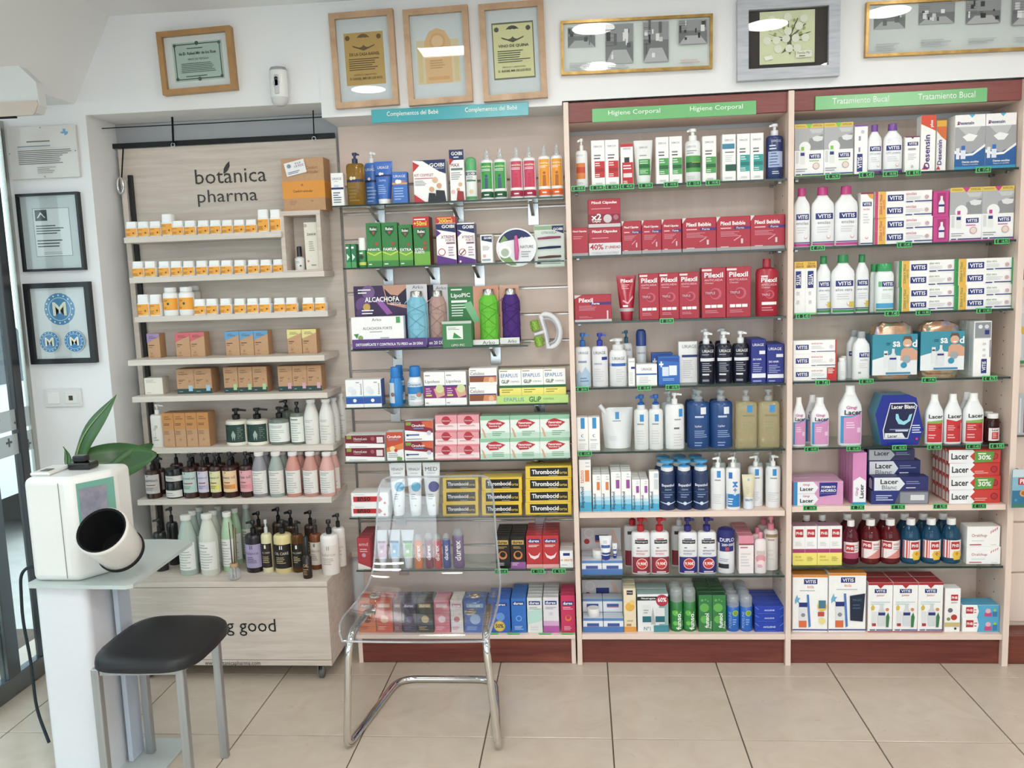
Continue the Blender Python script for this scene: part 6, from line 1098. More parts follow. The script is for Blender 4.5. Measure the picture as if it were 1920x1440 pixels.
it('H7', 'box', 'pink_carton', 'carton', 'white intimate care carton with pink top', 1385, 1413.5, 1005, 1, (R(0, .8, 1, 1, '#e08aa0'), R(0, .76, 1, .8, '#8a4a48'), L(.1, .68, .6, .72, '#b06a7a', 1), L(.12, .2, .8, .55, 'lgrey', 5)), base='#f0e6e6', top='#e08aa0', D=.04, deep=4)
it('H7', 'bottle', 'pink_bottle', 'bottle', 'pink capped shampoo bottle with oval label', 1415.5, 1438, 999, 1, (C(.5, .36, .42, '#e09aa6'), R(.15, .46, .85, .56, '#cfc0b8'), C(.5, .24, .34, '#f2d8da'), L(.2, .16, .8, .22, '#c06a7a', 2)), base='#eee2e2', cap='#e58aa0', shape='tall', ey=.6, deep=1)
it('H7', 'bottle', 'pink_bottle', 'bottle', 'pink capped shampoo bottle, second row', 1410, 1432, 990, 1, (), base='#eee2e2', cap='#e07a94', shape='tall', ey=.6, Y=.18)
it('H7', 'pump', 'pump_bottle', 'pump bottle', 'white pump bottle with pink head and brown stripe', 1434, 1462, 970, 1, (R(.02, .62, .98, .68, '#a88a68'), L(.2, .56, .8, .6, '#c0a8a0', 1), L(.2, .2, .75, .4, '#e0d4d0', 3)), base='#ece6e2', pump='#e58aa0', hb=.75, ey=.85, nz=0, neck=.42, Y=.15)
it('H7', 'pump', 'pump_bottle', 'pump bottle', 'white pump bottle with pink head, second row', 1422, 1448, 962, 1, (), base='#e4dcd8', pump='#e07a94', hb=.75, ey=.85, nz=0, neck=.42, Y=.22)
# bottom shelf
it('H8', 'box', 'orange_carton', 'carton', 'cream foot butter carton with orange fruit', 1169.5, 1193, 1104, 1, (R(.25, .86, .75, .96, 'ink'), T('Kneipp', .3, .88, .7, .94, 'white'), C(.5, .58, .38, '#e8ae3a'), C(.7, .68, .2, '#f0c86a'), R(0, 0, 1, .12, '#e0993a'), T('HAND', .25, .22, .75, .3, '#8a6a3a'), L(.2, .14, .8, .2, '#b08a4a', 1)), base='#ecdcba', D=.045, deep=3)
it('H8', 'box', 'twin_pack', 'pack', 'white and sage twin cream pack with sixty percent seal', 1195, 1253.5, 1114.5, 1, (R(0, .84, 1, .94, '#24242a'), T('Neutrogena', .12, .86, .6, .92, 'white', 1), R(.7, 0, 1, .84, '#8fb0b0'), P([(.42, .2), (.5, .68), (.58, .2)], '#aeb2b4'), R(.16, .22, .44, .72, '#e0e2e2'), R(.16, .26, .44, .42, '#1f6a78'), R(.58, .22, .88, .64, '#e0e2e2'), R(.58, .26, .88, .42, '#1f6a78'), L(.2, .5, .4, .6, '#9aa0a4', 2), C(.8, .84, .2, '#b82f4a'), T('60%', .66, .8, .94, .92, 'white', 1), T('Nº1', .2, .03, .42, .16, '#5a8a94'), R(.52, 0, 1, .18, '#3a8a98')), base='#e8eaea', side='#8fb0b0', top='#9fbcbc', D=.06, deep=2)
fs = (R(.02, .06, .98, .5, '#2e8b3f'), C(.35, .44, .22, '#6abf4a'), C(.35, .2, .18, '#6abf4a'), T('funsol', .42, .05, .8, .46, 'white', 1, 90), T('Spray', .82, .06, .98, .3, '#e6f2e6', 0, 90))
it('H8', 'bottle', 'foot_spray', 'aerosol', 'green foot spray with frosted cap', 1257.5, 1307, 1105, 2, fs, base='#2a7a3a', cap='#dfe4e2', capmat='clear_cap', shape='aero', ey=1.0, deep=2, gap=.012)
ff = (C(.42, .34, .3, '#5fae4a'), C(.42, .66, .34, '#5fae4a'), C(.25, .86, .1, '#5fae4a'), C(.5, .88, .07, '#5fae4a'), C(.68, .84, .06, '#5fae4a'), T('funsol', .45, .04, .75, .58, 'white', 1, 90), T('Polvo', .8, .05, .95, .35, '#e6f2e6', 0, 90))
it('H8', 'box', 'green_carton', 'carton', 'green foot powder carton with footprint', 1310, 1361.5, 1116, 2, ff, base='#2c7a40', top='#1c4a30', D=.033, deep=5)
it('H8', 'bottle', 'blue_spray', 'spray bottle', 'blue spray with lime disc', 1364, 1413, 1118, 2, (C(.62, .52, .24, '#a8c83a'), C(.62, .52, .18, '#7a9a2a'), T('PODELINE', .12, .06, .3, .6, '#9fc0f0', 0, 90), L(.4, .2, .7, .36, '#8ab4f0', 3)), base='#1f66c0', cap='#b9d4f0', capmat='clear_cap', shape='aero', ey=.9, deep=4, gap=.006)
bb = (T('AKILEINE', .25, .42, .75, .6, '#cfdcf4', 1), P([(0, .9), (.12, .6), (.15, .62), (.02, .95)], '#5a8ae0'), P([(1, .9), (.88, .6), (.85, .62), (.98, .95)], '#5a8ae0'), L(.1, .1, .9, .16, '#4a78d8', 1))
for k, (yt, yb) in enumerate(((1166.5, None), (1152, 1166.5), (1137, 1152))): it('H8', 'box', 'blue_carton', 'carton', 'flat royal blue foot cream carton', 1415, 1470, yt, 1, bb, base='#1c3fb0', top='#2448b8', D=.03, deep=5 if k == 2 else 1, lay=('bottom', 'middle', 'top')[k], yb=yb)

# ------------------------------------------------------------------ dental cabinet products
def vt(u0, v0, u1, v1, rot=0): return (R(u0, v0, u1, v1, '#22307c'), T('VITIS', u0+(u1-u0)*.1, v0+(v1-v0)*.18, u1-(u1-u0)*.1, v1-(v1-v0)*.18, 'white', 1, rot))
def promo(c, c2): return [R(0, .92, 1, 1, '#e2c24a'), P([(.38, 1), (.62, 1), (.5, .9)], c), T('PROMOCIÓN', .04, .945, .36, .98, '#7a6a2a'), T('ESPECIAL', .64, .945, .96, .98, '#7a6a2a'), R(0, .5, 1, .92, '#aeb0b2'), P([(.45, .5), (.5, .72), (.98, .8), (1, .5)], '#8f9294'), P([(.5, .9), (.6, .82), (.9, .82), (1, .9)], '#c3c5c6'), P([(.6, .74), (.75, .77), (.98, .75), (.95, .68), (.78, .66), (.65, .68)], '#dfe0e0'), C(.35, .56, .2, '#eceeee'), R(.0, .0, 1, .5, '#f0f1f1'), R(.18, .24, .36, .5, '#e2e6e2'), R(.2, .4, .34, .46, '#22307c'), R(.22, .5, .32, .57, c2), R(.04, .26, .14, .48, '#d3d6d6')]+list(vt(.5, .34, .9, .43))+[L(.5, .29, .9, .31, c2, 1), C(.74, .2, .12, '#c9a89a'), C(.74, .2, .09, '#e6d4cc'), L(.04, .1, .5, .16, 'grey', 2), R(.04, .035, .2, .055, '#22307c'), R(.25, .035, 1, .055, '#22307c'), R(0, 0, 1, .025, c2)]
it('T1', 'box', 'mouthwash_kit', 'carton', 'mouthwash kit carton with grey smile and green accents', 1489.5, 1599.5, 231, 2, promo('#7ac23a', '#7ac23a'), D=.06)
it('T1', 'box', 'toothpaste_carton', 'carton', 'upright white toothpaste carton with purple top', 1602, 1627, 234.5, 1, (R(0, .97, 1, 1, '#7a4aa8'),)+vt(.2, .06, .62, .42, 90)+(L(.3, .46, .5, .8, '#9a9ab0', 2), C(.6, .86, .14, '#c9c4d8')), D=.04)
vb = lambda c, tx: vt(.14, .46, .9, .56)+(T(tx, .14, .38, .86, .43, '#7a7a8a'), L(.2, .24, .8, .34, 'lgrey', 3), C(.7, .16, .09, '#d8b0b0'), C(.7, .17, .06, 'white'), R(.03, .07, .97, .085, '#22307c'), R(.03, .015, .97, .06, c))
it('T1', 'bottle', 'mouthwash_bottle', 'bottle', 'white mouthwash bottle with purple cap', 1627.5, 1655, 233, 1, vb('#5b2c83', 'CPC protect'), base='#eceef0', cap='#7a48a4', shape='mouth', ey=.55, sq=3)
it('T1', 'bottle', 'mouthwash_bottle', 'bottle', 'larger white mouthwash bottle with purple cap', 1657, 1694, 231, 1, vb('#5b2c83', 'CPC protect'), base='#eceef0', cap='#7a48a4', shape='mouth', ey=.55, sq=3)
it('T1', 'box', 'white_carton', 'carton', 'small white dental carton with maroon notch', 1696.5, 1724.5, 255.5, 1, (R(0, .97, 1, 1, '#6a3a5a'), P([(.4, .97), (.6, .97), (.5, .92)], '#6a3a5a'))+vt(.16, .74, .88, .84)+(L(.2, .62, .8, .68, '#9a9aa8', 1), L(.2, .35, .8, .52, 'lgrey', 4), C(.5, .16, .1, '#c9c4c8')), D=.035)
it('T1', 'box', 'toothpaste_carton', 'carton', 'upright white and red toothpaste carton', 1726, 1754.5, 216.5, 1, (P([(0, 1), (1, 1), (1, .72), (.55, .78), (.0, .85)], '#dc4a2a'), T('plus', .6, .78, .85, .92, 'white', 1, 90), T('Desensin', .22, .05, .62, .66, '#4a2a78', 1, 90), P([(.1, .04), (.55, .04), (.32, .12)], '#c9242c')), D=.04)
it('T1', 'box', 'toothpaste_carton', 'carton', 'upright orange and yellow toothpaste carton', 1755.5, 1774.5, 226, 1, (R(0, .88, 1, 1, '#e8b02a'), P([(0, .88), (1, .88), (1, .6), (.5, .68), (0, .8)], '#dc6a2a'), T('Desensin', .1, .05, .55, .7, '#4a2a78', 1, 90), P([(0, .04), (.45, .04), (.22, .12)], '#c9242c')), D=.04, Y=.135)
ds = (T('Desensin', .08, .82, .62, .88, '#2a3a7a', 1), P([(.05, .82), (.14, .88), (.14, .82)], '#c9242c'), P([(.45, 1), (.65, 1), (.55, .94)], '#3ab4e0'), R(0, .3, 1, .78, '#a4a6a8'), P([(.1, .78), (.35, .64), (.7, .64), (.85, .78)], '#c0c2c3'), P([(.25, .6), (.45, .66), (.75, .62), (.6, .52), (.4, .52)], '#f0f0f0'), P([(0, .22), (0, .36), (.5, .3), (1, .42), (1, 0), (0, 0)], '#1f5fa0'), P([(0, .36), (.3, .29), (.6, .3), (1, .46), (1, .41), (.6, .26), (.3, .25), (0, .3)], 'white'), R(.05, .2, .16, .4, '#e6e8ee'), R(.2, .2, .36, .36, '#dfe6f2'), R(.22, .36, .34, .44, '#2a6ac0'), T('Dientes sensibles', .25, .12, .8, .17, 'white', 1), T('Repara al sensible', .27, .08, .78, .11, 'white'), R(0, 0, 1, .06, '#2a9ac4'))
it('T1', 'box', 'mouthwash_kit', 'carton', 'large blue and white sensitive teeth kit carton', 1789.5, 1905.5, 213.5, 2, ds, D=.065)
tagp('T1', [1561.5, 1625, 1669.5, 1713, 1844], l_(1561, 331, 1844, 319), ['16.95', '5.45', '10.95', '8.95', '17.45'])
it('T2', 'bottle', 'mouthwash_bottle', 'bottle', 'white mouthwash bottle with magenta cap', 1488.5, 1520.5, 352, 1, vb('#c83a8c', 'encías'), base='#eceef0', cap='#c23a80', shape='mouth', ey=.55, sq=3)
it('T2', 'bottle', 'mouthwash_bottle', 'bottle', 'larger white mouthwash bottle with magenta cap', 1523, 1612, 349, 2, vb('#c83a8c', 'encías'), base='#eceef0', cap='#c23a80', shape='mouth', ey=.5, sq=3)
it('T2', 'box', 'white_carton', 'carton', 'slim white gum care carton with maroon top', 1613, 1637.5, 361, 1, (R(0, .97, 1, 1, '#8a2a5a'), P([(.5, .97), (1, .97), (1, .86), (.7, .9)], '#e0a03a'))+vt(.14, .74, .86, .82)+(T('encías', .2, .66, .7, .71, '#b04a7a'), L(.2, .42, .75, .6, 'lgrey', 4), C(.5, .14, .12, '#d8a0b0'), C(.5, .15, .08, 'white'), R(0, .02, 1, .04, '#22307c')), D=.04)
def twin(c, tx, c2): return [R(0, 0, .055, 1, c), R(.055, 0, .07, 1, '#e8d8b0'), R(.07, 0, .19, 1, '#e8b23a'), T('225ml + 75ml', .085, .1, .125, .9, c, 1, 90), T('GRATIS', .14, .2, .17, .8, c, 0, 90)]+list(vt(.22, .62, .5, .86))+list(vt(.21, .14, .49, .38))+[T(tx, .54, .83, .72, .93, c), T(tx, .54, .34, .72, .44, c), L(.54, .66, .85, .78, 'lgrey', 3), L(.54, .18, .85, .3, 'lgrey', 3), R(.54, .56, .66, .6, '#22307c'), R(.69, .57, 1, .61, '#22307c'), R(.53, .06, .65, .1, '#22307c'), R(.68, .07, 1, .11, '#22307c'), C(.9, .74, .035, '#c9a8b0'), C(.9, .26, .035, '#c9a8b0'), R(0, .5, 1, .503, 'lgrey')]
def bonus(): return (R(.25, .12, .8, .92, '#a82a70'), P([(.35, .18), (.7, .18), (.7, .55), (.6, .66), (.6, .8), (.45, .8), (.45, .66), (.35, .55)], '#e6e6ea'), R(.35, .4, .7, .48, '#22307c'))
for k, (yt, yb) in enumerate(((407, None), (357.5, 407))):
    it('T2', 'box', 'twin_toothpaste_pack', 'pack', 'twin toothpaste pack with magenta and yellow end', 1640, 1748.5, yt, 1, twin('#c83a6c', 'encías', 0), D=.05, lay=('lower', 'upper')[k], yb=yb)
    it('T2', 'box', 'bonus_carton', 'carton', 'magenta carton picturing small white bottle', 1749.5, 1779.5, yt, 1, bonus(), base='#c83a8c', D=.05, lay=('lower', 'upper')[k], yb=yb)
it('T2', 'box', 'mouthwash_kit', 'carton', 'mouthwash kit carton with grey smile and magenta accents', 1781, 1900.5, 350, 2, promo('#c83a8c', '#c83a8c'), D=.06)
tagp('T2', [1533, 1696, 1879], l_(1533, 464, 1879, 451), ['17.75', '15.45', '16.95'])
it('T3', 'box', 'white_carton', 'carton', 'double white toothpaste carton with yellow top', 1489, 1531, 490.5, 1, (R(0, .87, 1, 1, '#e8b83a'), T('25ml', .06, .94, .4, .98, '#8a5a1a'), T('GRATIS', .05, .88, .42, .93, '#8a5a1a', 1), T('25ml', .58, .94, .92, .98, '#8a5a1a'), T('GRATIS', .55, .88, .95, .93, '#8a5a1a', 1), R(.495, 0, .505, .87, 'lgrey'))+vt(.06, .5, .3, .82, -90)+vt(.6, .5, .86, .82, -90)+(L(.1, .2, .25, .45, 'lgrey', 2), L(.65, .2, .8, .45, 'lgrey', 2), R(0, 0, 1, .03, '#8ac86a')), D=.05)
for a, b, yt, Y in ((1531.5, 1559.5, 480, .14), (1561, 1605, 477.5, .118), (1604, 1631, 477, .15)): it('T3', 'bottle', 'mouthwash_bottle', 'bottle', 'white mouthwash bottle with green cap', a, b, yt, 1, vb('#2e8b4a', 'aloe vera')+(R(.72, .1, .95, .2, '#d8c23a'),), base='#eceef0', cap='#1f8a4a', shape='mouth', ey=.5, sq=3, Y=Y)
it('T3', 'bottle', 'mouthwash_bottle', 'bottle', 'short white mouthwash bottle with broad green cap', 1643, 1678, 494, 1, vt(.3, .52, .96, .63)+(R(.12, .52, .28, .63, '#5ab878'), T('aloe vera', .35, .44, .9, .49, '#6a9a7a'), L(.3, .28, .85, .38, 'lgrey', 3), R(.03, .08, .97, .18, '#3aa0d0'), R(.03, .015, .97, .06, '#2e8b4a')), base='#e6eeec', cap='#2aa05a', shape='tablet', ey=.6, sq=3)
it('T3', 'bottle', 'mouthwash_bottle', 'bottle', 'short green capped bottle turned aside behind short one', 1632, 1652, 495, 1, (), base='#dfe6e4', cap='#239250', shape='tablet', ey=.6, sq=3, Y=.16)
for k, (yt, yb) in enumerate(((535.5, None), (486, 535.5))):
    it('T3', 'box', 'twin_toothpaste_pack', 'pack', 'twin toothpaste pack with green and yellow end', 1684.5, 1898, yt, 2, twin('#2e8b4a', 'aloe vera', 0)+[R(.975, 0, 1, 1, '#2aa052')], D=.05, lay=('lower', 'upper')[k], yb=yb)
tagp('T3', [1506, 1672.5, 1731, 1845], l_(1506, 592, 1845, 581), ['5.45', '7.45', '11.95', '11.95'])
ac = vt(.06, .3, .36, .68)+(T('anticaries', .42, .7, .68, .84, '#c9302a'), L(.42, .36, .78, .58, 'lgrey', 3), R(.42, .12, .52, .17, '#22307c'), R(.54, .13, 1, .18, '#22307c'), R(.97, 0, 1, 1, '#c9242c'), C(.88, .5, .045, '#d8d0d4'))
for k, (yt, yb) in enumerate(((689, None), (663, 689), (638, 663))): it('T4', 'box', 'toothpaste_carton', 'carton', 'horizontal white anticaries toothpaste carton', 1487, 1568.5, yt, 1, ac+((R(.78, 0, 1, .98, '#c9242c'), L(.8, .55, .95, .9, 'white', 4)) if k == 0 else ()), D=.045, lay=('bottom', 'middle', 'top')[k], yb=yb)
for a, b, yt, Y, d in ((1572.5, 1588, 671.5, .125, 'tiny white bottle beside anticaries cartons'), (1576, 1590, 668, .165, 'tiny white bottle, second row')): it('T4', 'bottle', 'mini_bottle', 'bottle', d, a, b, yt, 1, (L(.2, .2, .8, .4, 'lgrey', 3),), base='#e4e8ea', shape='tablet', ey=.9, Y=Y)
it('T4', 'bottle', 'mouthwash_bottle', 'bottle', 'white mouthwash bottle with grey cap', 1601, 1634.5, 621.5, 1, vt(.3, .46, .97, .56)+(T('sensible', .35, .39, .8, .43, 'grey'), L(.3, .24, .8, .34, 'lgrey', 3), L(.25, .12, .5, .17, 'grey', 1)), base='#e9ecee', cap='#a4a8ac', shape='mouth', ey=.6, sq=2.6)
it('T4', 'bottle', 'mouthwash_bottle', 'bottle', 'white mouthwash bottle with grey cap, second row', 1589, 1618, 619, 1, vt(.1, .46, .5, .56), base='#dfe2e4', cap='#989ca0', shape='mouth', ey=.6, sq=2.6, Y=.165)
def salud(x0_, x1_, yt, ycard, ybot, desc):
    S = SHELF['T4']; Y = .115; z0 = S['z']; a, b = at(x0_, 660, Y).x, at(x1_, 660, Y).x; W = b-a; H = at((x0_+x1_)/2, yt, Y).z-z0; hc = at((x0_+x1_)/2, ycard, Y).z-z0; hb_ = max(.012, at((x0_+x1_)/2, ybot, Y).z-z0)
    n = 12; m = MB(); rnd = random.Random(int(x0_)); D = .075
    prof = [(.8, 0), (.9, .04), (.94, .15), (.95, .5), (.93, .8), (.86, .93), (.6, 1.0)]
    for (r, z) in prof:
        for i in range(20):
            t = 2*math.pi*i/20; ca, sa = math.cos(t), math.sin(t); j = 1+rnd.uniform(-.05, .05)*(z > .7 or z < .1)
            m.v.append((math.copysign(abs(ca)**.5, ca)*W/2*r*j, D/2+.004+math.copysign(abs(sa)**.6, sa)*D/2*r*.95*j, z*H*(1+rnd.uniform(-.02, .02)*(z > .8))))
    cl = ['#b8a48c', '#c99a78', '#a89aa8', '#b88a6a', '#d0a888', '#9aa48a']
    for k in range(len(prof)-1):
        for i in range(20): m.f.append([k*20+i, k*20+(i+1) % 20, k*20+20+(i+1) % 20, k*20+20+i]); m.c.append(hx(rnd.choice(cl)))
    m.f.append([120+i for i in range(20)]); m.c.append(hx('#b9a08a'))
    t = put('toiletry_pack', m, 'foil', None, ((a+b)/2, Y, z0)); tag(t, desc, 'gift pack')
    s_ = put('card_sleeve', MB().box(-W/2, W/2, 0, .0008, hb_, hc, '#2a8fa6').box(-W/2, -W/2+.0008, .0008, D, hb_, hc, '#1f7f98').box(W/2-.0008, W/2, .0008, D, hb_, hc, '#2a8fa6').box(-W/2, W/2, D, D+.0008, hb_, hc, '#2a8fa6'), 'carton', t, smooth=0)
    A, B = prints([R(0, 0, 1, .38, '#e4eaec'), P([(0, .38), (.4, .5), (1, .42), (1, .3), (0, .25)], '#e4eaec'), T('sa', .45, .68, .62, .84, 'white', 1), T('d', .88, .68, .99, .86, 'white', 1), P([(.62, .35), (.64, .6), (.7, .66), (.88, .66), (1, .58), (1, .36)], '#d3a184'), C(.77, .78, .1, '#d8aa8c'), P([(.66, .8), (.7, .95), (.85, .95), (.9, .8), (.84, .88), (.72, .88)], '#6a4a38'), P([(.71, .74), (.84, .74), (.78, .7)], '#f4f0ee'), R(.25, .18, .34, .6, '#dfe3e6'), R(.26, .5, .33, .54, '#3a3a44'), P([(.37, .12), (.54, .12), (.54, .45), (.49, .55), (.49, .65), (.43, .65), (.43, .55), (.37, .45)], '#d8dce0'), R(.38, .38, .53, .43, '#22307c'), C(.76, .38, .09, '#9aa4aa'), C(.7, .24, .07, '#2a8fb0'), R(.3, .02, .85, .07, '#3a86b0'), L(.3, .74, .42, .8, '#1a4a5a', 2)], W, hc-hb_, lambda x, z: 0.0)
    for nme, mm in (('printed_front', A), ('lettering', B)):
        put(nme, mm, 'print', s_, (0, 0, hb_), smooth=0)
mcol('foil', .18, .6, metal=.55, var=.3, scale=70)
salud(1636, 1720, 606, 627, 703, 'iridescent toiletry pack in turquoise sleeve, nearer the door')
salud(1726, 1808, 604, 621, 694, 'iridescent toiletry pack in turquoise sleeve, beside brush cartons')
it('T4', 'box', 'toothbrush_carton', 'carton', 'tall white toothbrush carton with window', 1825, 1859, 602, 1, (R(.05, .7, .95, .98, '#8f9499'), C(.35, .9, .12, '#e0e4e6'), C(.7, .9, .12, '#d6dade'), R(.6, .76, .85, .84, '#22307c'), R(0, .69, 1, .7, 'lgrey'))+vt(.45, .06, .76, .32, 90)+(L(.5, .36, .7, .62, 'lgrey', 3), R(.9, .35, .94, .66, '#22307c')), D=.028, deep=4, gap=.002)
tagp('T4', [1542.5, 1624.5, 1742, 1856], l_(1542, 720, 1856, 711), ['7.45', '10.95', '17.95', '8.75'])
# lacer shelf
gl_ = (R(.16, .04, .97, .42, '#d690c0'), P([(.16, .42), (.16, .5), (.97, .56), (.97, .42)], '#d690c0'), P([(.16, .5), (.5, .5), (.97, .58), (.97, .55), (.5, .48), (.16, .47)], '#3aa0d0'), R(.05, .04, .16, .5, '#3a94cc'), T('Gingi', .2, .6, .75, .67, '#c86aa8', 1), T('Lacer', .18, .52, .92, .6, '#2a2a30', 1), R(.72, .22, .88, .3, '#e8c8de'), L(.25, .3, .65, .4, '#f0d8ea', 3))
it('T5', 'bottle', 'mouthwash_bottle', 'bottle', 'pink and white gum rinse bottle cut by upright', 1486.5, 1512, 745.5, 1, gl_, base='#eceef0', shape='lacer', ey=.55, sq=2.6)
it('T5', 'bottle', 'mouthwash_bottle', 'bottle', 'pink and white gum rinse bottle', 1521.5, 1557, 746, 1, gl_, base='#eceef0', shape='lacer', ey=.55, sq=2.6)
it('T5', 'bottle', 'mouthwash_bottle', 'bottle', 'large pink and white gum rinse bottle', 1575, 1620.5, 723.5, 1, gl_, base='#eceef0', shape='lacer', ey=.55, sq=2.6)
it('T5', 'bottle', 'mouthwash_bottle', 'bottle', 'gum rinse bottle, second row', 1510, 1540, 741, 1, gl_, base='#e0e2e4', shape='lacer', ey=.55, sq=2.6, Y=.17)
z0 = SHELF['T5']['z']; Y = .118; a, b = at(1641, 790, Y).x, at(1732, 790, Y).x; W_ = b-a; H_ = at(1690, 740, Y).z-z0
hexp = [(-W_*.36, 0), (W_*.40, 0), (W_*.5, H_*.3), (W_*.34, H_*.93), (W_*.18, H_), (-W_*.36, H_), (-W_*.5, H_*.62)]
hp = put('whitening_kit', MB().prism(hexp, 0, .085, '#1c2f94', 'y', '#2f8fb0'), 'plastic', None, ((a+b)/2, Y, z0), smooth=0); tag(hp, 'hexagonal blue whitening kit box with mouth tray window', 'kit box')
A, B = prints([P([(.18, .12), (.68, .12), (.86, .78), (.8, .84), (.3, .84), (.16, .3)], '#dfe2ea'), P([(.195, .14), (.67, .14), (.84, .77), (.79, .82), (.31, .82), (.18, .3)], '#161c48'), T('Lacer Blanc', .33, .72, .82, .8, 'white', 1), P([(.42, .62), (.47, .62), (.5, .52), (.58, .47), (.66, .5), (.7, .6), (.76, .62), (.72, .48), (.6, .4), (.48, .42), (.42, .52)], '#8fd4e8'), R(.3, .3, .7, .32, '#8a94b8'), R(.42, .27, .68, .3, '#cfd6ea'), P([(.2, .145), (.62, .145), (.56, .24), (.2, .24)], '#e2e4e8'), T('Lacer', .26, .15, .46, .21, '#2a2a30', 1), L(.76, .24, .96, .4, '#dfe4f4', 4), C(.86, .12, .025, '#e0406a')], W_, H_, lambda x, z: 0.0)
for n, m in (('printed_front', A), ('lettering', B)): put(n, m, 'print', hp, smooth=0)
la = lambda gr: (R(.08, .04, .97, .42, '#c92a30'), P([(.08, .42), (.97, .42), (.97, .5), (.6, .46), (.08, .5)] if not gr else [(.08, .42), (.97, .42), (.97, .49), (.08, .46)], '#7ab04a' if gr else '#c92a30'), T('Lacer', .14, .52, .92, .6, '#2a2a30', 1), C(.75, .34, .1, '#a81f28'), L(.14, .12, .6, .2, '#f0b8b8', 2), L(.14, .28, .55, .38, '#f0b8b8', 3))
for a, b, yt, g in ((1737, 1771.5, 740, 1), (1773, 1807, 739.5, 0), (1809, 1849, 738, 1)): it('T5', 'bottle', 'mouthwash_bottle', 'bottle', 'red and white mouthwash bottle', a, b, yt, 1, la(g), base='#e9ecee', shape='lacer', ey=.55, sq=2.6)
it('T5', 'bottle', 'mouthwash_bottle', 'bottle', 'red and white mouthwash bottle, second row', 1800, 1832, 735, 1, (), base='#d9dfe0', shape='lacer', ey=.55, sq=2.6, Y=.17)
it('T5', 'bottle', 'mini_bottle', 'bottle', 'small dark red mouthwash bottle', 1852, 1879, 776.5, 1, (R(.12, .08, .95, .52, '#e8e0e0'), T('Lacer', .3, .42, .8, .49, '#2a2a30', 1), R(.3, .14, .8, .38, '#c93a38'), L(.35, .2, .7, .34, '#f0c0c0', 3)), base='#5a1f24', mat='liquid', shape='tablet', ey=.8)
it('T5', 'bottle', 'mini_bottle', 'bottle', 'small dark red mouthwash bottle, second row', 1846, 1866, 773, 1, (), base='#5a1f24', mat='liquid', shape='tablet', ey=.8, Y=.16)
tagp('T5', [1521.5, 1600.5, 1686.5, 1752.5, 1825, 1869], l_(1521, 844, 1869, 837), ['10.95', '16.45', '42.95', '15.45', '15.45', '5.95'])
# wooden dental shelf
gp = (R(0, 0, .08, 1, '#2f8fc8'), P([(.08, .5), (.08, 1), (.4, 1), (.5, .75), (.42, .5)], '#eceef2'), P([(.08, 0), (.08, .5), (.42, .5), (.5, .25), (.4, 0)], '#eceef2'), T('Gingi', .13, .82, .38, .93, '#c86aa8', 1), T('Lacer', .13, .62, .4, .78, '#2a2a30', 1), T('Gingi', .13, .33, .38, .44, '#c86aa8', 1), T('Lacer', .13, .12, .4, .28, '#2a2a30', 1), P([(.52, .36), (.52, .96), (.88, .96), (.86, .44)], '#1f2f8a'), T('FORMATO', .56, .72, .84, .82, 'white', 1), T('AHORRO', .54, .56, .85, .68, 'white', 1), R(.08, .495, 1, .505, '#c89ab8'))
it('T6', 'box', 'twin_toothpaste_pack', 'pack', 'pink twin gum paste pack with blue saver sticker', 1487, 1582, 903, 1, gp, base='#d99ac4', top='#dca8cc', D=.06, deep=2)
it('T6', 'box', 'toothpaste_carton', 'carton', 'upright pink gum paste carton', 1598.5, 1625, 849, 1, (R(0, 0, 1, .05, '#2f9ac8'), P([(.05, .05), (.95, .05), (.95, .46), (.5, .54), (.05, .46)], '#eceef2'), T('Gingi', .2, .12, .45, .38, '#c86aa8', 1, 90), T('Lacer', .5, .1, .8, .42, '#2a2a30', 1, 90)), base='#d98ac0', side='#c97ab0', D=.03, deep=5)
lb_ = lambda t2: (P([(.03, .04), (.03, .96), (.48, .96), (.58, .5), (.48, .04)], '#dfe2e8'), T('Lacer', .14, .5, .46, .84, '#2a2a30', 1), T(t2, .14, .12, .46, .42, '#8a8e96', 1), L(.6, .5, .92, .7, '#8a94c0', 2), L(.6, .2, .8, .26, 'white', 1))
it('T6', 'box', 'whitening_carton', 'carton', 'navy and silver whitening paste carton', 1634, 1741.5, 920.5, 1, (P([(.0, .0), (.0, 1), (.5, 1), (.4, 0)], '#24307a'), R(.5, .05, .98, .9, '#8a8e98'), R(.68, .3, .92, .7, '#d8dade'), L(.08, .3, .4, .7, '#cfd6ee', 3)), base='#55596a', D=.045, lay='bottom')
it('T6', 'box', 'whitening_carton', 'carton', 'navy and white whitening paste carton', 1636, 1741, 894, 1, lb_('Blanc'), base='#232a68', D=.045, sidep='#dfe2e8', lay='front', yb=920.5)
it('T6', 'box', 'whitening_carton', 'carton', 'navy and white whitening paste carton', 1627, 1726, 863.5, 1, lb_('Blanc'), base='#232a68', D=.045, lay='rear', yb=893, Y=.165)
it('T6', 'box', 'whitening_carton', 'carton', 'navy and white whitening paste carton', 1627, 1715, 842, 1, (P([(.03, .04), (.03, .96), (.48, .96), (.58, .5), (.48, .04)], '#b8bcc4'), T('Lacer', .14, .45, .46, .84, '#2a2a30', 1), L(.6, .5, .92, .7, '#8a94c0', 2)), base='#2a2f5a', D=.045, lay='topmost rear', yb=863.5, Y=.165)
it('T6', 'box', 'whitening_carton', 'carton', 'plain navy whitening paste carton supporting the rear ones', 1627, 1726, 893, 1, (), base='#232a68', D=.045, Y=.165)
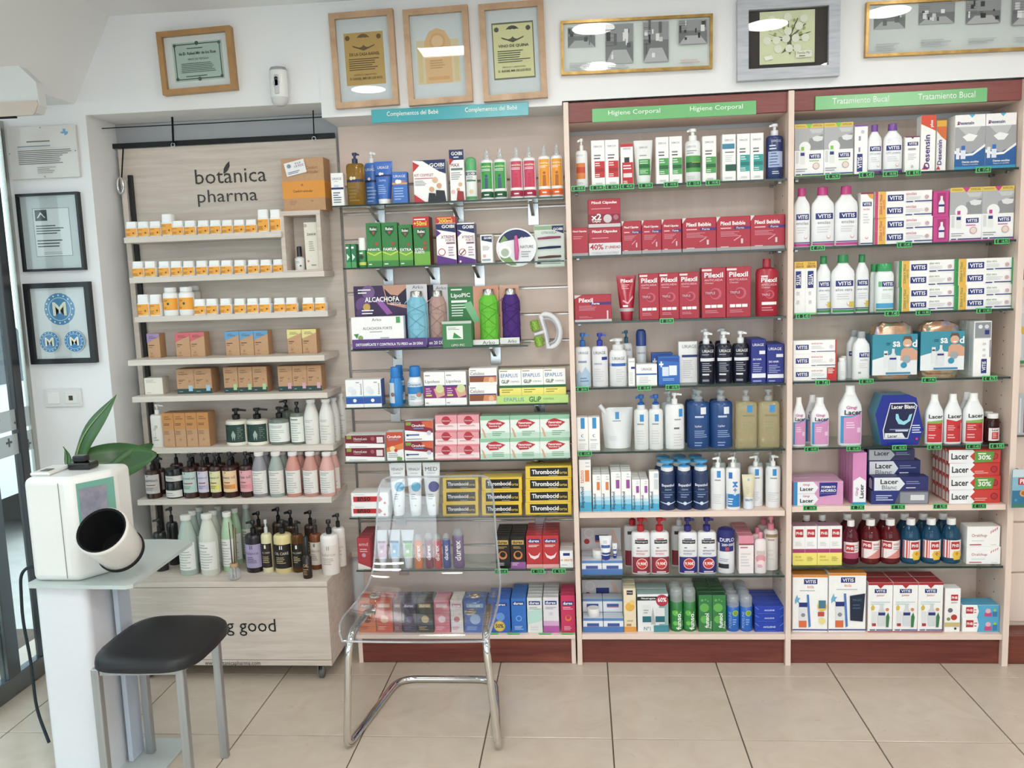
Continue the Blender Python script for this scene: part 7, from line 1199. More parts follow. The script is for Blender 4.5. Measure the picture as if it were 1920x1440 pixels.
ls_ = lambda st: [P([(0, 0), (0, 1), (.46, 1), (.5, .85), (.41, .5), (.5, .15), (.46, 0)], '#eceef0'), T('Lacer', .05, .24, .38, .78, '#2a2a30', 1), L(.5, .2, .78, .4, '#f0b8b0', 2), C(.88, .5, .07, '#8a1f28'), C(.88, .5, .055, '#b83038')]+([P([(.5, .02), (.5, .9), (.88, .86), (.84, .1)], '#5a9a3a'), T('30%', .56, .25, .82, .6, 'white', 1), L(.56, .66, .8, .78, '#e6f2d8', 1)] if st else [])
for k, (yt, yb) in enumerate(((918, None), (892.5, 918), (868, 892.5), (843.5, 868))): it('T6', 'box', 'toothpaste_carton', 'carton', 'red and white toothpaste carton', 1779, 1876, yt, 1, ls_(k in (1, 3)), base='#cf3a30', side='#c9362c', D=.028, gap=.001, deep=5, sidep='#e6e2de', lay=('bottom-layer', 'second-layer', 'third-layer', 'top-layer')[k], yb=yb)
tagp('T6', [1519, 1608, 1684, 1763, 1836], l_(1519, 954, 1836, 949), ['10.95', '7.95', '9.95', '5.95', '11.95'])
# lowest glass dental shelf
ph = lambda u, v, w, h: (R(u, v, u+w, v+h, '#c02a34'), T('PHB', u+w*.1, v+h*.2, u+w*.9, v+h*.8, 'white', 1))
pbx = (R(0, 0, 1, .32, 'lyel'), R(0, .32, 1, .42, '#a83a6a'), R(.495, .32, .505, 1, 'lgrey'))+ph(.1, .72, .33, .2)+ph(.58, .72, .33, .2)+(L(.1, .5, .42, .6, 'lgrey', 3), L(.58, .5, .9, .6, 'lgrey', 3), T('PACK', .1, .18, .35, .26, '#c0a030'), T('AHORRO', .1, .1, .45, .17, '#c0a030'), L(.58, .12, .85, .22, '#b0a84a', 3))
it('T7', 'box', 'saver_pack', 'pack', 'twin white rinse carton with yellow foot', 1486, 1579, 986.5, 2, pbx, top='#b08aa0', D=.055)
pl1 = (R(.04, .14, .96, .52, '#ecdfe0'), R(.04, .14, .96, .28, '#b04a6a'))+ph(.12, .3, .5, .16)+(L(.66, .32, .92, .46, 'grey', 3),)
pl2 = (R(.04, .14, .96, .54, '#f0e6e4'), P([(.2, .14), (.96, .14), (.96, .38)], '#e08a84'))+ph(.05, .36, .42, .16)+(T('total', .54, .44, .85, .5, '#a03a40'), L(.54, .34, .9, .4, 'grey', 2))
pl3 = (R(.04, .14, .96, .54, '#f0e9e6'), R(.04, .14, .3, .54, '#d83a40'), P([(.42, .22), (.5, .3), (.85, .3), (.93, .22), (.85, .1), (.5, .1)], '#ecc22a'), T('+', .58, .2, .76, .28, '#c9302a', 1))+ph(.36, .34, .44, .17)
it('T7', 'bottle', 'mouthwash_bottle', 'bottle', 'crimson mouthwash bottle with plum label', 1583, 1614, 978, 1, pl1, base='#9a2a48', mat='liquid', shape='phb', ey=.85)
it('T7', 'bottle', 'mouthwash_bottle', 'bottle', 'crimson mouthwash bottle with salmon label', 1617, 1692.5, 977, 2, pl2, base='#a02a34', mat='liquid', shape='phb', ey=.85)
it('T7', 'bottle', 'mouthwash_bottle', 'bottle', 'blue mouthwash bottle with yellow badge', 1694.5, 1808, 975.5, 3, pl3, base='#2a7aa8', mat='liquid', shape='phb', ey=.85)
for a, b, c, n_ in ((1576, 1680, '#8a2430', 3), (1683, 1790, '#226a94', 3)): it('T7', 'bottle', 'mouthwash_bottle', 'bottle', ('crimson' if n_ == 3 and a < 1600 else 'blue')+' mouthwash bottle, second row', a, b, 966, n_, (), base=c, mat='liquid', shape='phb', ey=.85, Y=.18)
for a, b, c, d in ((1500, 1560, '#7a2440', 'crimson mouthwash bottle behind saver packs'),): it('T7', 'bottle', 'mouthwash_bottle', 'bottle', d, a, b, 968, 2, (), base=c, mat='liquid', shape='phb', ey=.85, Y=.185)
oc = (T('Oralchup', .14, .44, .6, .64, '#a03a4a'), L(.14, .28, .7, .32, 'lgrey', 1), R(.08, .08, .44, .13, '#b8303a'), L(.72, .08, .94, .12, 'lgrey', 1))+tuple(P([(.7+.06*i, .66+.06*i), (.72+.06*i, .64+.06*i), (.74+.06*i, .78+.06*i), (.72+.06*i, .79+.06*i)], '#c96a70') for i in range(4))
for k, (yt, yb) in enumerate(((1025, None), (987, 1025))): it('T7', 'box', 'white_carton', 'carton', 'white oral tablet carton with red rays', 1812.5, 1876, yt, 1, oc, D=.055, lay=('lower', 'upper')[k], yb=yb)
# bottom dental shelf
kd = lambda book: [R(0, .96, 1, 1, '#e08a2a')]+list(vt(.32, .84, .7, .93))+[T('kids', .42, .77, .6, .82, '#e0803a'), L(.2, .72, .8, .735, '#b0b0b8', 1), P([(.06, .56), (.1, .62), (.13, .66), (.15, .6), (.22, .6), (.17, .55), (.2, .5), (.13, .53), (.07, .49)], '#6ab0d0'), R(.18, .08, .4, .52, '#e0e2e4'), R(.18, .08, .4, .2, '#dc6a3a'), R(.18, .44, .42, .52, '#22307c'), C(.3, .3, .06, '#8a9098'), P([(.4, .66), (.46, .66), (.52, .1), (.46, .08)], '#4a7ac0'), R(0, .03, 1, .05, '#22307c')]+([P([(.58, .2), (.56, .62), (.97, .66), (.92, .18)], '#1f2940'), T('MAGIC', .64, .52, .88, .58, '#4a7a9a'), L(.64, .4, .86, .48, '#3a5a7a', 2)] if book else [C(.84, .45, .14, '#e8c24a'), R(.74, .42, .94, .56, '#4a7a90'), R(.72, .28, .9, .36, '#c94a3a'), C(.84, .2, .1, '#e8d88a')])
it('T8', 'box', 'kids_kit', 'carton', 'white and orange children dental kit carton with colourful gift', 1486, 1552, 1078, 1, kd(0), top='#dc8a2a', D=.06)
it('T8', 'box', 'kids_kit', 'carton', 'white and orange children dental kit carton with dark book', 1553.5, 1624, 1074.5, 1, kd(1), top='#dc8a2a', D=.06)
jn = (R(0, .95, 1, 1, '#b02a34'), P([(.36, .95), (.64, .95), (.5, .88)], '#b02a34'))+vt(.26, .79, .74, .87)+(T('junior', .34, .71, .66, .77, '#c96a3a'), L(.1, .56, .9, .62, '#b8d4d8', 2), P([(.12, .5), (.2, .56), (.28, .5), (.24, .44), (.14, .44)], '#d8b83a'), R(.16, .14, .34, .42, '#dfe2e4'), R(.17, .12, .33, .18, '#b03a3a'), P([(.4, .12), (.7, .12), (.7, .4), (.62, .48), (.62, .56), (.5, .56), (.5, .48), (.4, .4)], '#d3d8da'), R(.42, .34, .7, .4, '#22307c'), P([(.74, .1), (.84, .1), (.88, .3), (.82, .4), (.74, .32)], '#3a7a4a'), C(.78, .46, .07, '#d88a5a'), R(.08, .035, .3, .055, '#22307c'), R(.34, .035, 1, .055, '#22307c'), R(0, 0, 1, .02, '#b02a34'))
it('T8', 'box', 'junior_kit', 'carton', 'white and red junior dental kit carton', 1627, 1768, 1092, 3, jn, top='#b02a34', side='#e0d4d4', D=.055, deep=2)
it('T8', 'box', 'junior_carton', 'carton', 'slim white junior rinse carton with figure', 1771, 1801, 1103.5, 1, ph(.38, .72, .45, .14)+(T('junior', .4, .65, .8, .7, '#4a4a50'), C(.35, .5, .16, '#6a6a78'), C(.6, .34, .2, '#b83a30'), R(0, .12, 1, .22, '#c9b87a'), C(.25, .3, .12, '#7a9a4a'), C(.7, .08, .08, '#3a3a40')), side='#e6d8d4', D=.045)
lw = ph(.1, .34, .2, .5)+(P([(.4, 0), (.45, .5), (.4, 1), (1, 1), (1, 0)], '#4aa8d0'), R(.6, .1, .8, .4, '#c84a80'), C(.7, .55, .07, '#e8b0c0'), R(.82, .1, .95, .5, '#2f7fb0'), C(.88, .6, .04, '#a8c83a'), L(.32, .4, .4, .7, '#c06a70', 2))
for k, (yt, yb) in enumerate(((1158.5, None), (1134.5, 1158.5))): it('T8', 'box', 'paste_carton', 'carton', 'low sky-blue children paste carton', 1804, 1873.5, yt, 1, lw, top='#4aa8d0', D=.07, lay=('lower', 'upper')[k], yb=yb)
tagp('S8', [923, 963, 1022, 1064], l_(900, 1188, 1080, 1188), ['13.45', '10.45', '15.95', '10.95'])
tagp('S7', [940, 1008, 1048], l_(900, 1071, 1080, 1071), ['13.45', '12.95', '9.95'])

# ------------------------------------------------------------------ pictures and wall things
def picture(name, desc, cs, mw, dep, mat, paper, prims, cat='picture', Y=None, tilt=0, matw=None, glass=True, wy=WY, smooth=0):
    Yf = wy-dep if Y is None else Y
    pts = [at(u, v, Yf) for u, v in cs]; x0 = (pts[0].x+pts[2].x)/2; x1 = (pts[1].x+pts[3].x)/2; z1 = (pts[0].z+pts[1].z)/2; z0 = (pts[2].z+pts[3].z)/2
    W, H = x1-x0, z1-z0; t = empty(name, ((x0+x1)/2, Yf, (z0+z1)/2)); tag(t, desc, cat); t.rotation_euler.y = tilt
    w, h = W/2, H/2
    for k, poly in enumerate(([(-w, -h), (w, -h), (w-mw, -h+mw), (-w+mw, -h+mw)], [(w, -h), (w, h), (w-mw, h-mw), (w-mw, -h+mw)], [(w, h), (-w, h), (-w+mw, h-mw), (w-mw, h-mw)], [(-w, h), (-w, -h), (-w+mw, -h+mw), (-w+mw, h-mw)])):
        put('frame_bar', MB().prism(poly, 0, dep, 'white'), mat, t, smooth=0)
    iw, ih = W-2*mw, H-2*mw
    b = put('mount_board', MB().box(-iw/2, iw/2, dep*.55, dep*.6, -ih/2, ih/2, paper), 'paper', t, smooth=0)
    A, B = prints(prims, iw, ih, lambda x, z: dep*.55)
    for n, m in (('printed_sheet', A), ('lettering', B)):
        if m.v: put(n, m, 'print', b, (0, 0, -ih/2), smooth=0)
    if glass: put('glass', MB().box(-iw/2, iw/2, dep*.3, dep*.3+.002, -ih/2, ih/2, 'white'), 'pane', t, smooth=0)
    return t
gcol = '#4a5a50'
picture('framed_diploma', 'oak framed green engraved certificate above the display', [(291, 57), (431, 50), (305, 176), (442, 169)], .018, .03, 'oak_dark', '#e9eaea',
        [R(.12, .14, .9, .88, '#b9ccc0'), R(.15, .17, .87, .19, gcol), R(.15, .83, .87, .85, gcol), R(.15, .17, .165, .85, gcol), R(.855, .17, .87, .85, gcol), C(.16, .83, .025, gcol), C(.86, .83, .025, gcol), C(.16, .19, .025, gcol), C(.86, .19, .025, gcol), C(.51, .85, .03, gcol), C(.51, .17, .03, gcol),
         L(.35, .75, .68, .77, gcol, 1), T('de D. Rafael Mir de los Rios', .22, .63, .8, .7, gcol, 1), T('VINO DE PEPSINA', .35, .53, .68, .57, gcol), L(.24, .3, .8, .48, '#6a7a70', 6), L(.3, .22, .7, .24, gcol, 1)], tilt=-.03)
def label_sheet(c, ink, title, extra=()): return [R(.13, .2, .88, .83, c), C(.5, .72, .14, ink), C(.42, .71, .09, c), C(.58, .71, .09, c), C(.5, .73, .06, c), C(.2, .77, .045, ink), C(.8, .77, .045, ink), P([(.28, .68), (.5, .63), (.72, .68), (.7, .66), (.5, .61), (.3, .66)], ink), T(title, .22, .55, .8, .59, ink, 1), L(.2, .38, .82, .52, ink, 6), T('FARMACIA Y LABORATORIO', .28, .31, .72, .335, ink), T('D. RAFAEL MIR DE LOS RIOS', .2, .26, .82, .295, ink, 1)]+list(extra)
picture('framed_label', 'oak framed amber antique pharmacy label', [(616, 23), (735, 17), (628, 204), (748, 195)], .02, .026, 'oak_frame', '#d6dade', label_sheet('#c29a4a', '#6a4a1c', 'DE LA CASA RAFAEL'), tilt=-.02, wy=.094)
picture('framed_label', 'oak framed faded peach antique pharmacy label', [(754, 17), (875, 9), (766, 198), (887, 189)], .02, .026, 'oak_frame', '#d6dade',
        [R(.1, .18, .9, .7, '#dcc9a0'), P([(.25, .18), (.25, .68), (.35, .8), (.5, .84), (.65, .8), (.75, .68), (.75, .18)], '#e0b27a'), C(.5, .68, .15, '#dca468'), C(.5, .68, .11, '#e6c090'), R(.3, .5, .7, .54, '#d8a060'), L(.34, .36, .66, .46, '#c08a50', 4), R(.3, .22, .7, .26, '#d8a060'), R(.12, .2, .2, .6, '#d8c08a'), R(.8, .2, .88, .6, '#d8c08a')], tilt=-.02, wy=.094)
picture('framed_label', 'oak framed pale yellow antique wine label', [(896, 6), (1017, 0), (907, 189), (1028, 183)], .02, .026, 'oak_frame', '#d6dade', [R(.11, .18, .9, .85, '#6a6a50')]+label_sheet('#d9d39a', '#4a4a3a', 'VINO DE QUINA'), tilt=-.02, wy=.094)
def oldphoto(a, b, c, d, seed):
    r = random.Random(seed); o = [R(a, b, c, d, '#6f7274'), R(a, b+(d-b)*.55, c, d, '#8d9092'), P([(a, b), (c, b), (c-(c-a)*.25, b+(d-b)*.35), (a+(c-a)*.25, b+(d-b)*.35)], '#a9abac')]
    for k in range(9):
        x = a+(c-a)*r.uniform(0, .85); y = b+(d-b)*r.uniform(.1, .8); o.append(R(x, y, x+(c-a)*r.uniform(.04, .15), y+(d-b)*r.uniform(.08, .3), r.choice(['#3a3c3e', '#4a4c4e', '#c9cacb', '#5c5e60', '#dcdddd', '#2c2d2f'])))
    for k in range(5): o.append(R(a, b+(d-b)*(.45+.1*k), a+(c-a)*.3, b+(d-b)*(.46+.1*k), '#3f4143'))
    return o
picture('framed_photographs', 'gilt framed strip of four old pharmacy photographs', [(1051, 36), (1337, 28), (1052, 136), (1336, 132)], .009, .02, 'gilt', '#dfe2e0',
        oldphoto(.03, .5, .22, .93, 1)+oldphoto(.29, .13, .48, .95, 2)+oldphoto(.55, .13, .72, .95, 3)+oldphoto(.79, .46, .98, .95, 4)+[L(.04, .05, .2, .18, '#a9adae', 4), L(.3, .03, .47, .09, '#a9adae', 2), L(.8, .08, .97, .14, '#c9a9a9', 2)], tilt=.01, wy=.094)
tb = '#5a5a3a'
picture('framed_family_tree', 'silver framed family tree on dark brown mount', [(1382, -5), (1573, -10), (1384, 151), (1578, 142)], .036, .03, 'silver_wood', '#3a3230',
        [R(.15, .08, .84, .97, '#dfe0b4'), P([(.42, .25), (.5, .4), (.46, .6), (.54, .6), (.55, .4), (.66, .25), (.56, .3), (.53, .22), (.5, .3)], tb)]+[P([(.5, .5), (x, y), (x+.012, y-.008), (.52, .47)], tb) for x, y in ((.25, .6), (.3, .75), (.4, .85), (.5, .9), (.62, .84), (.72, .74), (.78, .6), (.24, .48), (.76, .46))]+[C(x, y, .05, '#e9e9d4') for x, y in ((.24, .48), (.36, .48), (.48, .5), (.6, .5), (.72, .5), (.38, .33), (.52, .33), (.62, .33), (.36, .72), (.5, .62), (.64, .7), (.5, .86), (.3, .83), (.7, .82))]+[C(x, y, .018, '#9aa04a') for x, y in ((.28, .66), (.42, .78), (.58, .8), (.7, .66), (.34, .58), (.66, .58), (.45, .68), (.56, .7))]+[P([(.2, .2), (.3, .23), (.32, .16), (.22, .14)], '#eceada'), R(.6, .16, .8, .28, '#e4e2d0'), T('Familia Mir', .62, .22, .78, .26, tb), L(.64, .18, .76, .2, tb, 1)], wy=.094)
picture('framed_photographs', 'long gilt frame with old photographs above the dental cabinet', [(1626, 3), (1990, -14), (1622, 109), (1990, 88)], .009, .02, 'gilt', '#d6d9d8',
        oldphoto(.03, .5, .2, .95, 6)+oldphoto(.27, .56, .46, .98, 7)+oldphoto(.52, .52, .7, .98, 8)+oldphoto(.76, .45, .96, .98, 9)+[L(.04, .06, .2, .2, '#a9adae', 4), L(.28, .1, .45, .24, '#a9adae', 4), L(.53, .12, .69, .22, '#a9adae', 3), L(.78, .12, .95, .2, '#a9adae', 3)], wy=.094, tilt=.01)
picture('framed_notice', 'thin black framed notice with small dark logo', [(27, 363), (144.4, 360), (43, 509), (157.5, 507)], .009, .022, 'black_lacquer', '#c2c9cb',
        [R(.2, .17, .84, .83, '#2f3133'), R(.207, .175, .833, .825, '#d8dcdd'), R(.24, .66, .45, .81, '#3a3d40'), P([(.27, .7), (.34, .78), (.42, .7), (.4, .7), (.345, .75), (.29, .7)], '#d8dcdd'), L(.24, .48, .79, .6, '#3f4245', 4), L(.24, .3, .79, .4, '#3f4245', 3), L(.34, .2, .7, .23, '#9a9da0', 2)], 'notice')
sl = '#3f86b8'
def seal(u, v, r): return [C(u, v, r, '#cfd8da'), C(u, v, r*.95, sl), C(u, v, r*.7, '#bcd4e0'), C(u, v, r*.66, sl), T('M', u-r*.42, v-r*.32, u+r*.42, v+r*.34, '#e6e3cc', 1), T('Y', u-r*.22, v-r*.45, u+r*.22, v+r*.45, '#e6e3cc', 1)]+[C(u+r*.82*math.cos(a*.39), v+r*.82*.82*math.sin(a*.39), r*.05, '#dfe6e0') for a in range(16)]
picture('framed_seals', 'black framed print of three round blue seals', [(41, 530.6), (164, 529.5), (58, 682.5), (180, 681.3)], .019, .024, 'black_lacquer', '#d6d9db', seal(.5, .7, .29)+seal(.27, .24, .19)+seal(.73, .24, .19), 'print')
pl = [at(u, v, .085) for u, v in ((7.5, 240), (139.5, 233.6), (23, 339), (149, 331))]
W_, H_ = .262, .184
pq = put('wall_plaque', MB().box(-W_/2, W_/2, 0, .012, -H_/2, H_/2, '#d8d5cf', .001), 'plastic', None, ((pl[0].x+pl[1].x+pl[2].x+pl[3].x)/4, .087, (pl[0].z+pl[3].z)/2), smooth=0); tag(pq, 'pale stone plaque with printed text and blue cross', 'plaque')
A, B = prints([P([(.8, .84), (.84, .84), (.84, .8), (.88, .82), (.9, .87), (.86, .88), (.86, .93), (.82, .93), (.82, .88), (.78, .87)], '#6fa4cc'), L(.28, .7, .74, .73, '#7a7874', 1), L(.14, .61, .9, .64, '#8fa0ac', 1), R(.14, .58, .9, .583, '#9a9894'), L(.14, .28, .92, .55, '#6f6d69', 8), L(.4, .1, .7, .22, '#a09e9a', 4), C(.5, .97, .008, '#5a5a5a'), C(.5, .03, .008, '#5a5a5a'), C(.02, .5, .008, '#5a5a5a'), C(.98, .5, .008, '#5a5a5a')], W_, H_, lambda x, z: 0.0)
put('printed_front', A, 'print', pq, (0, 0, -H_/2), smooth=0)
q = at(523, 162, .07)
sn = put('motion_sensor', MB().lathe([(.018, -.062), (.028, -.052), (.031, -.035), (.031, .045), (.029, .055), (.024, .06)], '#e4e5e4', 0, 0, 24, .8), 'plastic', None, (q.x, .072, q.z)); tag(sn, 'white wall camera sensor with grey lens slot', 'sensor')
put('lens_plate', MB().lathe([(.0115, 0), (.0105, .002)], '#b9bcbd', n=20, ey=1), 'plastic', sn, (-.001, -.0255, .008)).rotation_euler.x = math.pi/2
put('lens_slot', MB().box(-.0085, .0085, -.0275, -.022, -.03, .035, '#c3c6c8', .003), 'plastic', sn, smooth=0)
put('lens', MB().lathe([(.0065, 0), (.006, .002), (.003, .003)], '#1a1a1c', n=16), 'plastic', sn, (0, -.0275, .022)).rotation_euler.x = math.pi/2
put('dome', MB().lathe([(.012, -.0665), (.02, -.0635), (.0275, -.054), (.0305, -.038)], '#cfd0ce', 0, -.001, 22, .85), 'plastic', sn)
put('top_trim', MB().lathe([(.0295, .0535), (.0305, .056), (.026, .0635), (.015, .066)], '#9a9ea1', 0, 0, 22, .82), 'plastic', sn)
q = at(117, 746, WY-.01)
ol = put('wall_socket', MB().box(-.073, .073, 0, .0095, -.035, .035, '#dedfdb', .002), 'plastic', None, (q.x, WY-.0096, q.z), smooth=0); tag(ol, 'white double socket and switch plate on the wall pier', 'socket')
put('switch_rocker', MB().box(-.058, -.01, -.003, .0, -.022, .022, '#e6e6e2', .001), 'plastic', ol, smooth=0)
put('socket_insert', MB().box(.01, .058, -.002, .0, -.022, .022, '#e3e3df', .001), 'plastic', ol, smooth=0)
put('socket_well', MB().box(.026, .042, -.0025, -.0019, -.01, .008, '#4a463c'), 'matte', ol, smooth=0)

# ------------------------------------------------------------------ clear chair
def fillet(pts, rad, n=6):
    pts = [Vector(p) for p in pts]; out = [pts[0]]
    for i in range(1, len(pts)-1):
        a, b, c = pts[i-1], pts[i], pts[i+1]; r = rad[i] if isinstance(rad, (list, tuple)) else rad
        d1 = (a-b); d2 = (c-b); r = min(r, d1.length*.48, d2.length*.48); p, q = b+d1.normalized()*r, b+d2.normalized()*r
        for k in range(n+1):
            t = k/n; out.append(p*(1-t)**2+b*2*t*(1-t)+q*t*t)
    out.append(pts[-1]); return out
chx, chy = -.583, -.30
chair = empty('acrylic_chair', (chx, chy, 0)); tag(chair, 'transparent acrylic chair on a chrome cantilever frame', 'chair'); o_ = Vector((chx, chy, 0))
path = [(-.780, -.29, .378), (-.795, -.505, .378), (-.822, -.508, .0125), (-.757, -.055, .0125), (-.405, -.055, .0125), (-.349, -.508, .0125), (-.377, -.505, .378), (-.388, -.29, .378)]
put('chrome_frame', MB().tube([p-o_ for p in fillet([Vector(p) for p in path], [0, .075, .04, .07, .07, .04, .075, 0], 7)], .0118, '#d6d4d0', 14), 'chrome', chair)
prof = [(-.548, .362), (-.538, .378), (-.52, .389), (-.48, .393), (-.41, .390), (-.33, .386), (-.25, .387), (-.195, .395), (-.155, .415), (-.130, .45), (-.117, .50), (-.106, .56), (-.094, .62), (-.08, .68), (-.068, .725), (-.06, .752), (-.058, .76)]
prof = [(y, z+(.012 if y < -.2 else .012*(.76-z)/.37)) for y, z in prof]
wid = [.43, .452, .464, .468, .466, .462, .456, .45, .443, .434, .426, .418, .411, .405, .396, .368, .33]
NT = 16
def shell(off):
    V = []
    for j, ((y, z), w) in enumerate(zip(prof, wid)):
        a = prof[max(0, j-1)]; b = prof[min(len(prof)-1, j+1)]; ty, tz = b[0]-a[0], b[1]-a[1]; l = math.hypot(ty, tz); ny, nz = -tz/l, ty/l
        for i in range(NT+1):
            t = -1+2*i/NT; cv = .018*t*t*(1 if j < 8 else 1.2); V.append((t*w/2, y+ny*(off+cv)-chy, z+nz*(off+cv)*1.0))
    return V
m = MB(); V1, V2 = shell(.0035), shell(-.0035); n = NT+1; fs1 = []
for j in range(len(prof)-1):
    for i in range(NT): fs1.append((j*n+i, j*n+i+1, (j+1)*n+i+1, (j+1)*n+i))
m.add(V1, fs1, 'white'); m.add(V2, [q[::-1] for q in fs1], 'white')
put('seat_shell', m, 'acrylic', chair, smooth=80)
bd = [i for i in range(n)]+[j*n+NT for j in range(1, len(prof))]+[(len(prof)-1)*n+i for i in range(NT-1, -1, -1)]+[j*n for j in range(len(prof)-2, 0, -1)]
m = MB(); m.v = [V1[k] for k in bd]+[V2[k] for k in bd]; K = len(bd)
for k in range(K): m.f.append([k, (k+1) % K, K+(k+1) % K, K+k]); m.c.append(hx('white'))
put('shell_rim', m, 'acrylic_edge', chair, smooth=60)
put('rim_bead', MB().tube([(Vector(V1[k])+Vector(V2[k]))/2 for k in bd], .0036, 'white', 8, True), 'acrylic_edge', chair)
for u, v in ((703, 1117), (693, 1148), (890, 1117), (882, 1148)):
    q = atz(u, v, .417); put('fixing_disc', MB().lathe([(.019, -.002), (.019, .003), (.015, .0045)], '#c9c7c2', n=20), 'chrome', chair, (q.x-chx, q.y-chy, .4175))

# ------------------------------------------------------------------ stool
sx_, sy_ = -1.295, -.668
st = empty('stool', (sx_, sy_, 0)); tag(st, 'low stool with black padded seat and four brushed metal legs', 'stool')
m = MB(); cs = [(1.0, .412), (1.0, .424), (.985, .436), (.94, .444), (.8, .449), (.4, .451)]
sw_, sd_ = .148, .160
for (s__, z) in cs:
    for i in range(40):
        a = 2*math.pi*i/40; ca, sa = math.cos(a), math.sin(a); x = math.copysign(abs(ca)**.42, ca)*sw_; y = math.copysign(abs(sa)**.42, sa)*sd_
        bul = 1+.05*(1-abs(ca*sa)*2); m.v.append((x*bul*s__, y*bul*s__, z))
for j in range(len(cs)-1):
    for i in range(40): m.f.append([j*40+i, j*40+(i+1) % 40, j*40+40+(i+1) % 40, j*40+40+i]); m.c.append(hx('#1d1d20'))
m.f.append(list(range(40))[::-1]); m.f.append([(len(cs)-1)*40+i for i in range(40)]); m.c += [hx('#1d1d20')]*2
put('seat_pad', m, 'leather', st, smooth=60)
LG = [(-1.440, -.536), (-1.196, -.548), (-1.188, -.79), (-1.425, -.80)]
for x, y in LG:
    put('leg', MB().box(x-.011-sx_, x+.011-sx_, y-.011-sy_, y+.011-sy_, .0052 if x < -1.36 and y > -.79 else 0, .411, '#a4a5a4', .0015), 'brushed', st, smooth=0)
for a, b in ((0, 1), (1, 2), (2, 3), (3, 0)):
    p, q = Vector(LG[a]+(.398,)), Vector(LG[b]+(.398,)); d = (q-p).normalized()*.012
    put('apron_rail', MB().tube([p+d-Vector((sx_, sy_, 0)), q-d-Vector((sx_, sy_, 0))], .009, '#b4b5b4', 4), 'brushed', st, smooth=0)

# ------------------------------------------------------------------ analyser on its stand
TZ = .62
sd = empty('analyser_stand', (-1.57, -.62, 0)); tag(sd, 'white pedestal with frosted grey shelf under the analyser', 'stand'); so = Vector((-1.57, -.62, 0))
cp_ = []
for cx_, cy_, a0 in ((-1.515, -.68, -90), (-1.515, -.55, 0), (-1.635, -.55, 90), (-1.635, -.68, 180)):
    for k in range(5): a = math.radians(a0+k*22.5); cp_.append((cx_+.02*math.cos(a)-so.x, cy_+.02*math.sin(a)-so.y))
put('column', MB().prism(cp_, .005, TZ-.0115, '#dfe1e6', 'z'), 'plastic', sd, smooth=30)
put('back_fin', MB().box(.085, .1, .03, .1, .005, TZ-.0115, '#c3cfe0', .002), 'plastic', sd, smooth=0)
put('base_plate', MB().box(-1.66-so.x, -1.352-so.x, -.78-so.y, -.452-so.y, 0, .005, '#b4bab9', .001), 'frosted', sd, smooth=0)
tp = [(-1.668, -.70), (-1.655, -.715), (-1.36, -.728), (-1.345, -.715), (-1.352, -.33), (-1.37, -.312), (-1.46, -.30), (-1.62, -.30), (-1.64, -.315)]
put('shelf_plate', MB().prism([(x-so.x, y-so.y) for x, y in tp], TZ-.011, TZ, '#b3bcba', 'z'), 'frosted', sd, smooth=0)
an_ = empty('skin_analyser', (-1.57, -.6, TZ)); tag(an_, 'white skin analyser with small screen and black-lined viewing hood', 'analyser'); ao = Vector((-1.57, -.6, TZ))
P0, P1, P2, P3, P4 = (-1.658, -.695), (-1.512, -.70), (-1.44, -.60), (-1.44, -.50), (-1.645, -.50)
bm_ = put('housing', MB().prism([(x-ao.x, y-ao.y) for x, y in (P0, P1, P2, P3, P4)], 0, .305, '#e6e6e2', 'z'), 'plastic', an_, smooth=30)
bv = bm_.modifiers.new('bevel', 'BEVEL'); bv.width = .02; bv.segments = 4; bv.limit_method = 'ANGLE'; bv.angle_limit = .6
put('seam', MB().box(-1.548-ao.x, -1.5465-ao.x, -.7005-ao.y, -.699-ao.y, .012, .29, '#8a8a86'), 'matte', an_, smooth=0)
put('top_vent', MB().box(-.08, -.02, -.07, .04, .305, .315, '#e2e2de', .004).box(-.06, -.035, -.05, -.02, .3155, .3165, '#4a4a44'), 'plastic', an_, smooth=0)
put('adapter', MB().box(-.01, .06, .0, .05, .305, .325, '#1a1a1c', .004).box(.0, .04, .01, .04, .325, .345, '#1a1a1c', .004), 'plastic', an_, smooth=0)
d = (Vector(P2)-Vector(P1)); Lp = d.length; d.normalize(); nrm = Vector((d.y, -d.x))
def onface(u0, u1, z0, z1, off, th, name, col, mat, par=an_):
    m = MB(); b = Vector(P1)-Vector((ao.x, ao.y))
    for o2 in (off, off+th):
        for u, z in ((u0, z0), (u1, z0), (u1, z1), (u0, z1)): p = b+d*u+nrm*o2; m.v.append((p.x, p.y, z))
    for q in ((4, 5, 6, 7), (0, 3, 2, 1), (0, 1, 5, 4), (1, 2, 6, 5), (2, 3, 7, 6), (3, 0, 4, 7)): m.f.append(list(q)); m.c.append(hx(col))
    return put(name, m, mat, par, smooth=0)
sp_ = onface(.016, .122, .14, .285, .0005, .002, 'screen_bezel', '#6aa596', 'plastic')
onface(.022, .098, .165, .268, .003, .001, 'screen', 'white', 'screen')
onface(.103, .118, .175, .19, .003, .001, 'round_button', '#b03a5a', 'plastic'); onface(.095, .12, .145, .17, .003, .001, 'menu_button', '#b83a60', 'plastic')
oc_ = at(190, 994, -.775)-ao; ec_ = at(231, 1036, -.665)-ao; ax = (ec_-oc_)
m = MB(); m2 = MB(); L_ = ax.length
m.lathe([(.066, 0), (.070, .004), (.071, .01), (.064, L_*.6), (.060, L_*.97), (.05, L_+.012), (.0, L_+.012)], '#e4e2dc', n=36, caps=(0, 0))
m2.lathe([(.0665, -.001), (.066, .001), (.061, .002), (.052, L_*.55), (.04, L_*.7), (.0, L_*.7)], '#121214', n=36, caps=(0, 0))
rm = ax.to_track_quat('Z', 'Y')
